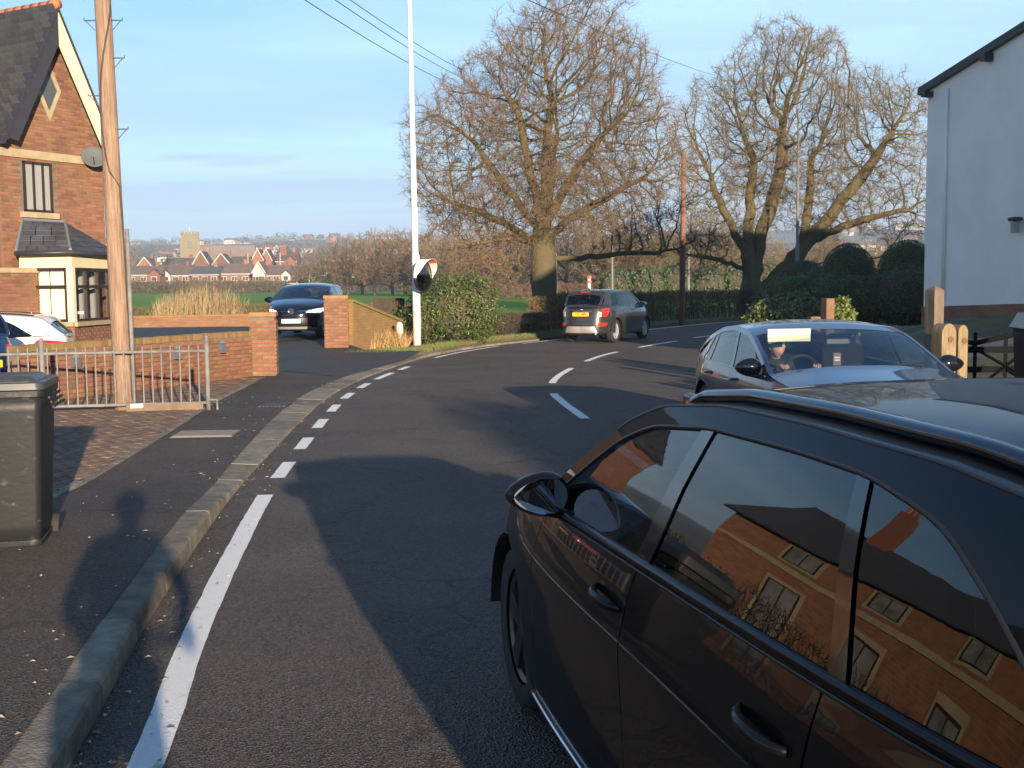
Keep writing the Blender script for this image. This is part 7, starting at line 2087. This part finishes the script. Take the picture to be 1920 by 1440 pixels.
# driver of the liftback, right-hand seat (local y negative)
M_jkt = mat('driver_jacket', (0.018, 0.020, 0.026), 0.9)
drv = thing('person', 'driver in dark clothes gripping the wheel of the steel blue liftback', 'person', s_loc, hd(sfw.x, sfw.y))
cy = -0.36; xs = PS['xH'] - 0.50
wc = Vector((PS['xA'] - 0.62, cy, 0.865))
J = {'pel': ((xs + 0.05, cy, 0.55), (0.15, 0.12)), 'wai': ((xs - 0.02, cy, 0.68), (0.15, 0.11)), 'che': ((xs - 0.06, cy, 0.84), (0.17, 0.12)), 'nk': ((xs - 0.05, cy, 0.955), 0.055), 'nk2': ((xs - 0.03, cy, 1.00), 0.05),
     'sl': ((xs - 0.04, cy + 0.17, 0.90), 0.06), 'el': ((xs + 0.10, cy + 0.27, 0.74), 0.048), 'wl': (wc + Vector((-0.05, 0.18, 0.03)), 0.03),
     'sr': ((xs - 0.04, cy - 0.17, 0.90), 0.06), 'er': ((xs + 0.08, cy - 0.25, 0.72), 0.048), 'wr': (wc + Vector((-0.05, -0.18, 0.03)), 0.03),
     'hl': ((xs + 0.45, cy + 0.10, 0.58), 0.075), 'kl': ((xs + 0.72, cy + 0.10, 0.42), 0.06), 'hr': ((xs + 0.45, cy - 0.10, 0.58), 0.075), 'kr': ((xs + 0.72, cy - 0.10, 0.42), 0.06)}
skin_body('body', J, [('pel', 'wai'), ('wai', 'che'), ('che', 'nk'), ('nk', 'nk2'), ('che', 'sl'), ('sl', 'el'), ('el', 'wl'), ('che', 'sr'), ('sr', 'er'), ('er', 'wr'), ('pel', 'hl'), ('hl', 'kl'), ('pel', 'hr'), ('hr', 'kr')], M_jkt, drv)
MB().tube([(xs - 0.04, cy, 0.97), (xs - 0.02, cy, 1.06)], 0.05, 10).build('neck', M_skin, drv, True)
head(drv, (xs + 0.02, cy, 1.085), R(90) + R(4), 0.05, True, 0.95)
for sg in (1, -1):
    hand(drv, wc + Vector((-0.05, sg * 0.185, 0.03)), (0.6, -sg * 0.1, 0.5), (0.3, -sg * 0.3, -0.8), 0.75)
sh = MB().tube([(wc.x - 0.10, cy + 0.2, 0.84), (wc.x - 0.045, cy + 0.185, 0.888)], [0.036, 0.032], 8); sh.build('cuff', M_jkt, drv)
# hanging tag under the mirror
tg = thing('air_freshener', 'small printed tag hanging from the mirror inside the liftback', 'tag', s_loc, hd(sfw.x, sfw.y))
MB().tube([(0.27, 0.0, 1.14), (0.27, 0.0, 1.06)], 0.003, 4).build('string', M_trim, tg)
box('card', (0.27, 0.0, 0.995), (0.006, 0.075, 0.12), mat('tag_card', (0.10, 0.06, 0.09), 0.6), tg)
for z in (1.01, 0.985): box('print', (0.274, 0, z), (0.003, 0.055, 0.014), mat('tag_print', (0.6, 0.45, 0.45), 0.6), tg)

# the cyclist who carries the camera, just behind the lens; shows in the picture as the long shadow
M_lycra = mat('cycling_jacket', (0.35, 0.32, 0.03), 0.7); M_short = mat('cycling_tights', (0.02, 0.02, 0.022), 0.8)
by = R(8); bc = Vector((0.02, -0.42, 0)); 
bike = thing('bicycle', 'bicycle under the rider who carries the camera', 'bicycle', bc, by)
for y in (0.52, -0.52):
    w = obj('wheel', None, bike, (0, y, 0.34))
    MB().lathe([(0.315, -0.014), (0.335, -0.012), (0.342, 0), (0.335, 0.012), (0.315, 0.014)], 40, 'X').build('tyre', M_tyre, w, True)
    sp = MB()
    for k in range(18):
        a = 2 * math.pi * k / 18; sp.tube([(0.02 * (-1) ** k, 0, 0), (0, 0.315 * math.cos(a), 0.315 * math.sin(a))], 0.0015, 4)
    sp.build('spokes', M_chrome, w)
fr = MB()
for p, q, r in (((0, -0.52, 0.34), (0, -0.08, 0.30), 0.012), ((0, -0.08, 0.30), (0, 0.36, 0.80), 0.018), ((0, -0.08, 0.30), (0, -0.24, 0.86), 0.016), ((0, -0.22, 0.80), (0, 0.33, 0.84), 0.016), ((0, -0.52, 0.34), (0, -0.22, 0.80), 0.010), ((0, 0.36, 0.80), (0, 0.52, 0.34), 0.016), ((0, 0.36, 0.80), (0, 0.31, 0.95), 0.016), ((0, 0.31, 0.95), (0, 0.38, 0.97), 0.014)):
    fr.tube([p, q], r, 8)
fr.build('frame', paint('bike_red', (0.25, 0.02, 0.02)), bike, True)
MB().tube([(-0.21, 0.52, 0.93), (-0.21, 0.44, 0.98), (-0.19, 0.38, 0.97), (0, 0.38, 0.97), (0.19, 0.38, 0.97), (0.21, 0.44, 0.98), (0.21, 0.52, 0.93)], 0.015, 8).build('handlebar', M_trim, bike)
MB().tube([(0, -0.36, 0.89), (0, -0.24, 0.90), (0, -0.12, 0.89)], [0.07, 0.05, 0.02], 8, True, 0.4).build('saddle', M_trim, bike)
cr_ = MB().lathe([(0.09, -0.004), (0.095, 0), (0.09, 0.004)], 24, 'X', (0.05, -0.08, 0.30)); cr_.tube([(0.06, -0.08, 0.30), (0.08, -0.08, 0.13)], 0.012, 6).tube([(-0.06, -0.08, 0.30), (-0.08, -0.08, 0.47)], 0.012, 6).tube([(0.08, -0.08, 0.13), (0.17, -0.08, 0.13)], 0.012, 6).tube([(-0.08, -0.08, 0.47), (-0.17, -0.08, 0.47)], 0.012, 6); cr_.build('crank', M_alloy, bike)
cyc = thing('person', 'cyclist in a yellow jacket and helmet riding behind the lens', 'person', bc, by)
J = {'pel': ((0, -0.26, 0.98), (0.15, 0.12)), 'wai': ((0, -0.18, 1.12), (0.14, 0.11)), 'che': ((0, -0.04, 1.32), (0.17, 0.12)), 'nk': ((0, 0.06, 1.46), 0.085), 'nk2': ((0, 0.12, 1.53), 0.075),
     'sl': ((-0.19, 0.0, 1.41), 0.07), 'el': ((-0.30, 0.16, 1.16), 0.045), 'wl': ((-0.215, 0.42, 1.01), 0.03), 'sr': ((0.19, 0.0, 1.41), 0.07), 'er': ((0.30, 0.16, 1.16), 0.045), 'wr': ((0.215, 0.42, 1.01), 0.03)}
skin_body('body', J, [('pel', 'wai'), ('wai', 'che'), ('che', 'nk'), ('nk', 'nk2'), ('che', 'sl'), ('sl', 'el'), ('el', 'wl'), ('che', 'sr'), ('sr', 'er'), ('er', 'wr')], M_lycra, cyc)
J = {'pel': ((0, -0.26, 0.95), (0.15, 0.11))}; Eg = []
for k, sg, kn, an in (('l', -1, (-0.12, 0.12, 0.86), (-0.125, -0.06, 0.56)), ('r', 1, (0.12, 0.06, 0.62), (0.125, -0.12, 0.22))):
    J['h' + k] = ((sg * 0.10, -0.2, 0.93), 0.095); J['k' + k] = (kn, 0.062); J['c' + k] = (tuple((kn[i] * 0.6 + an[i] * 0.4) for i in range(3)), 0.058); J['a' + k] = (an, 0.038); J['t' + k] = ((an[0], an[1] + 0.17, an[2] - 0.07), 0.035)
    Eg += [('pel', 'h' + k), ('h' + k, 'k' + k), ('k' + k, 'c' + k), ('c' + k, 'a' + k), ('a' + k, 't' + k)]
skin_body('legs', J, Eg, M_short, cyc)
head(cyc, (0, 0.14, 1.585), R(180), 0.0, False)
hl = MB().lathe([(0.118, -0.01), (0.124, 0.02), (0.115, 0.07), (0.08, 0.115), (0.04, 0.132), (0.001, 0.136)], 20, 'Z', (0, 0.13, 1.62)); hl.build('helmet', mat('helmet', (0.5, 0.5, 0.5), 0.3), cyc, True)
for sg in (-1, 1): hand(cyc, (sg * 0.215, 0.43, 1.005), (0, 0.8, -0.3), (0, 0, -1), 0.8)

# ---------------------------------------------------------------- haze in the air
hb = MB().box((0, 1400, 110), (7200, 5200, 230))
hz = hb.build('haze', None)
hm_ = bpy.data.materials.new('haze'); hm_.use_nodes = True
ns, ls = hm_.node_tree.nodes, hm_.node_tree.links
ns.remove(ns['Principled BSDF'])
pv = N(ns, 'ShaderNodeVolumePrincipled'); pv.inputs['Color'].default_value = (0.62, 0.80, 1.0, 1); pv.inputs['Density'].default_value = 0.00030; pv.inputs['Anisotropy'].default_value = 0.0
ls.new(pv.outputs[0], ns['Material Output'].inputs['Volume'])
hz.data.materials.append(hm_)
tag(hz, kind='stuff')
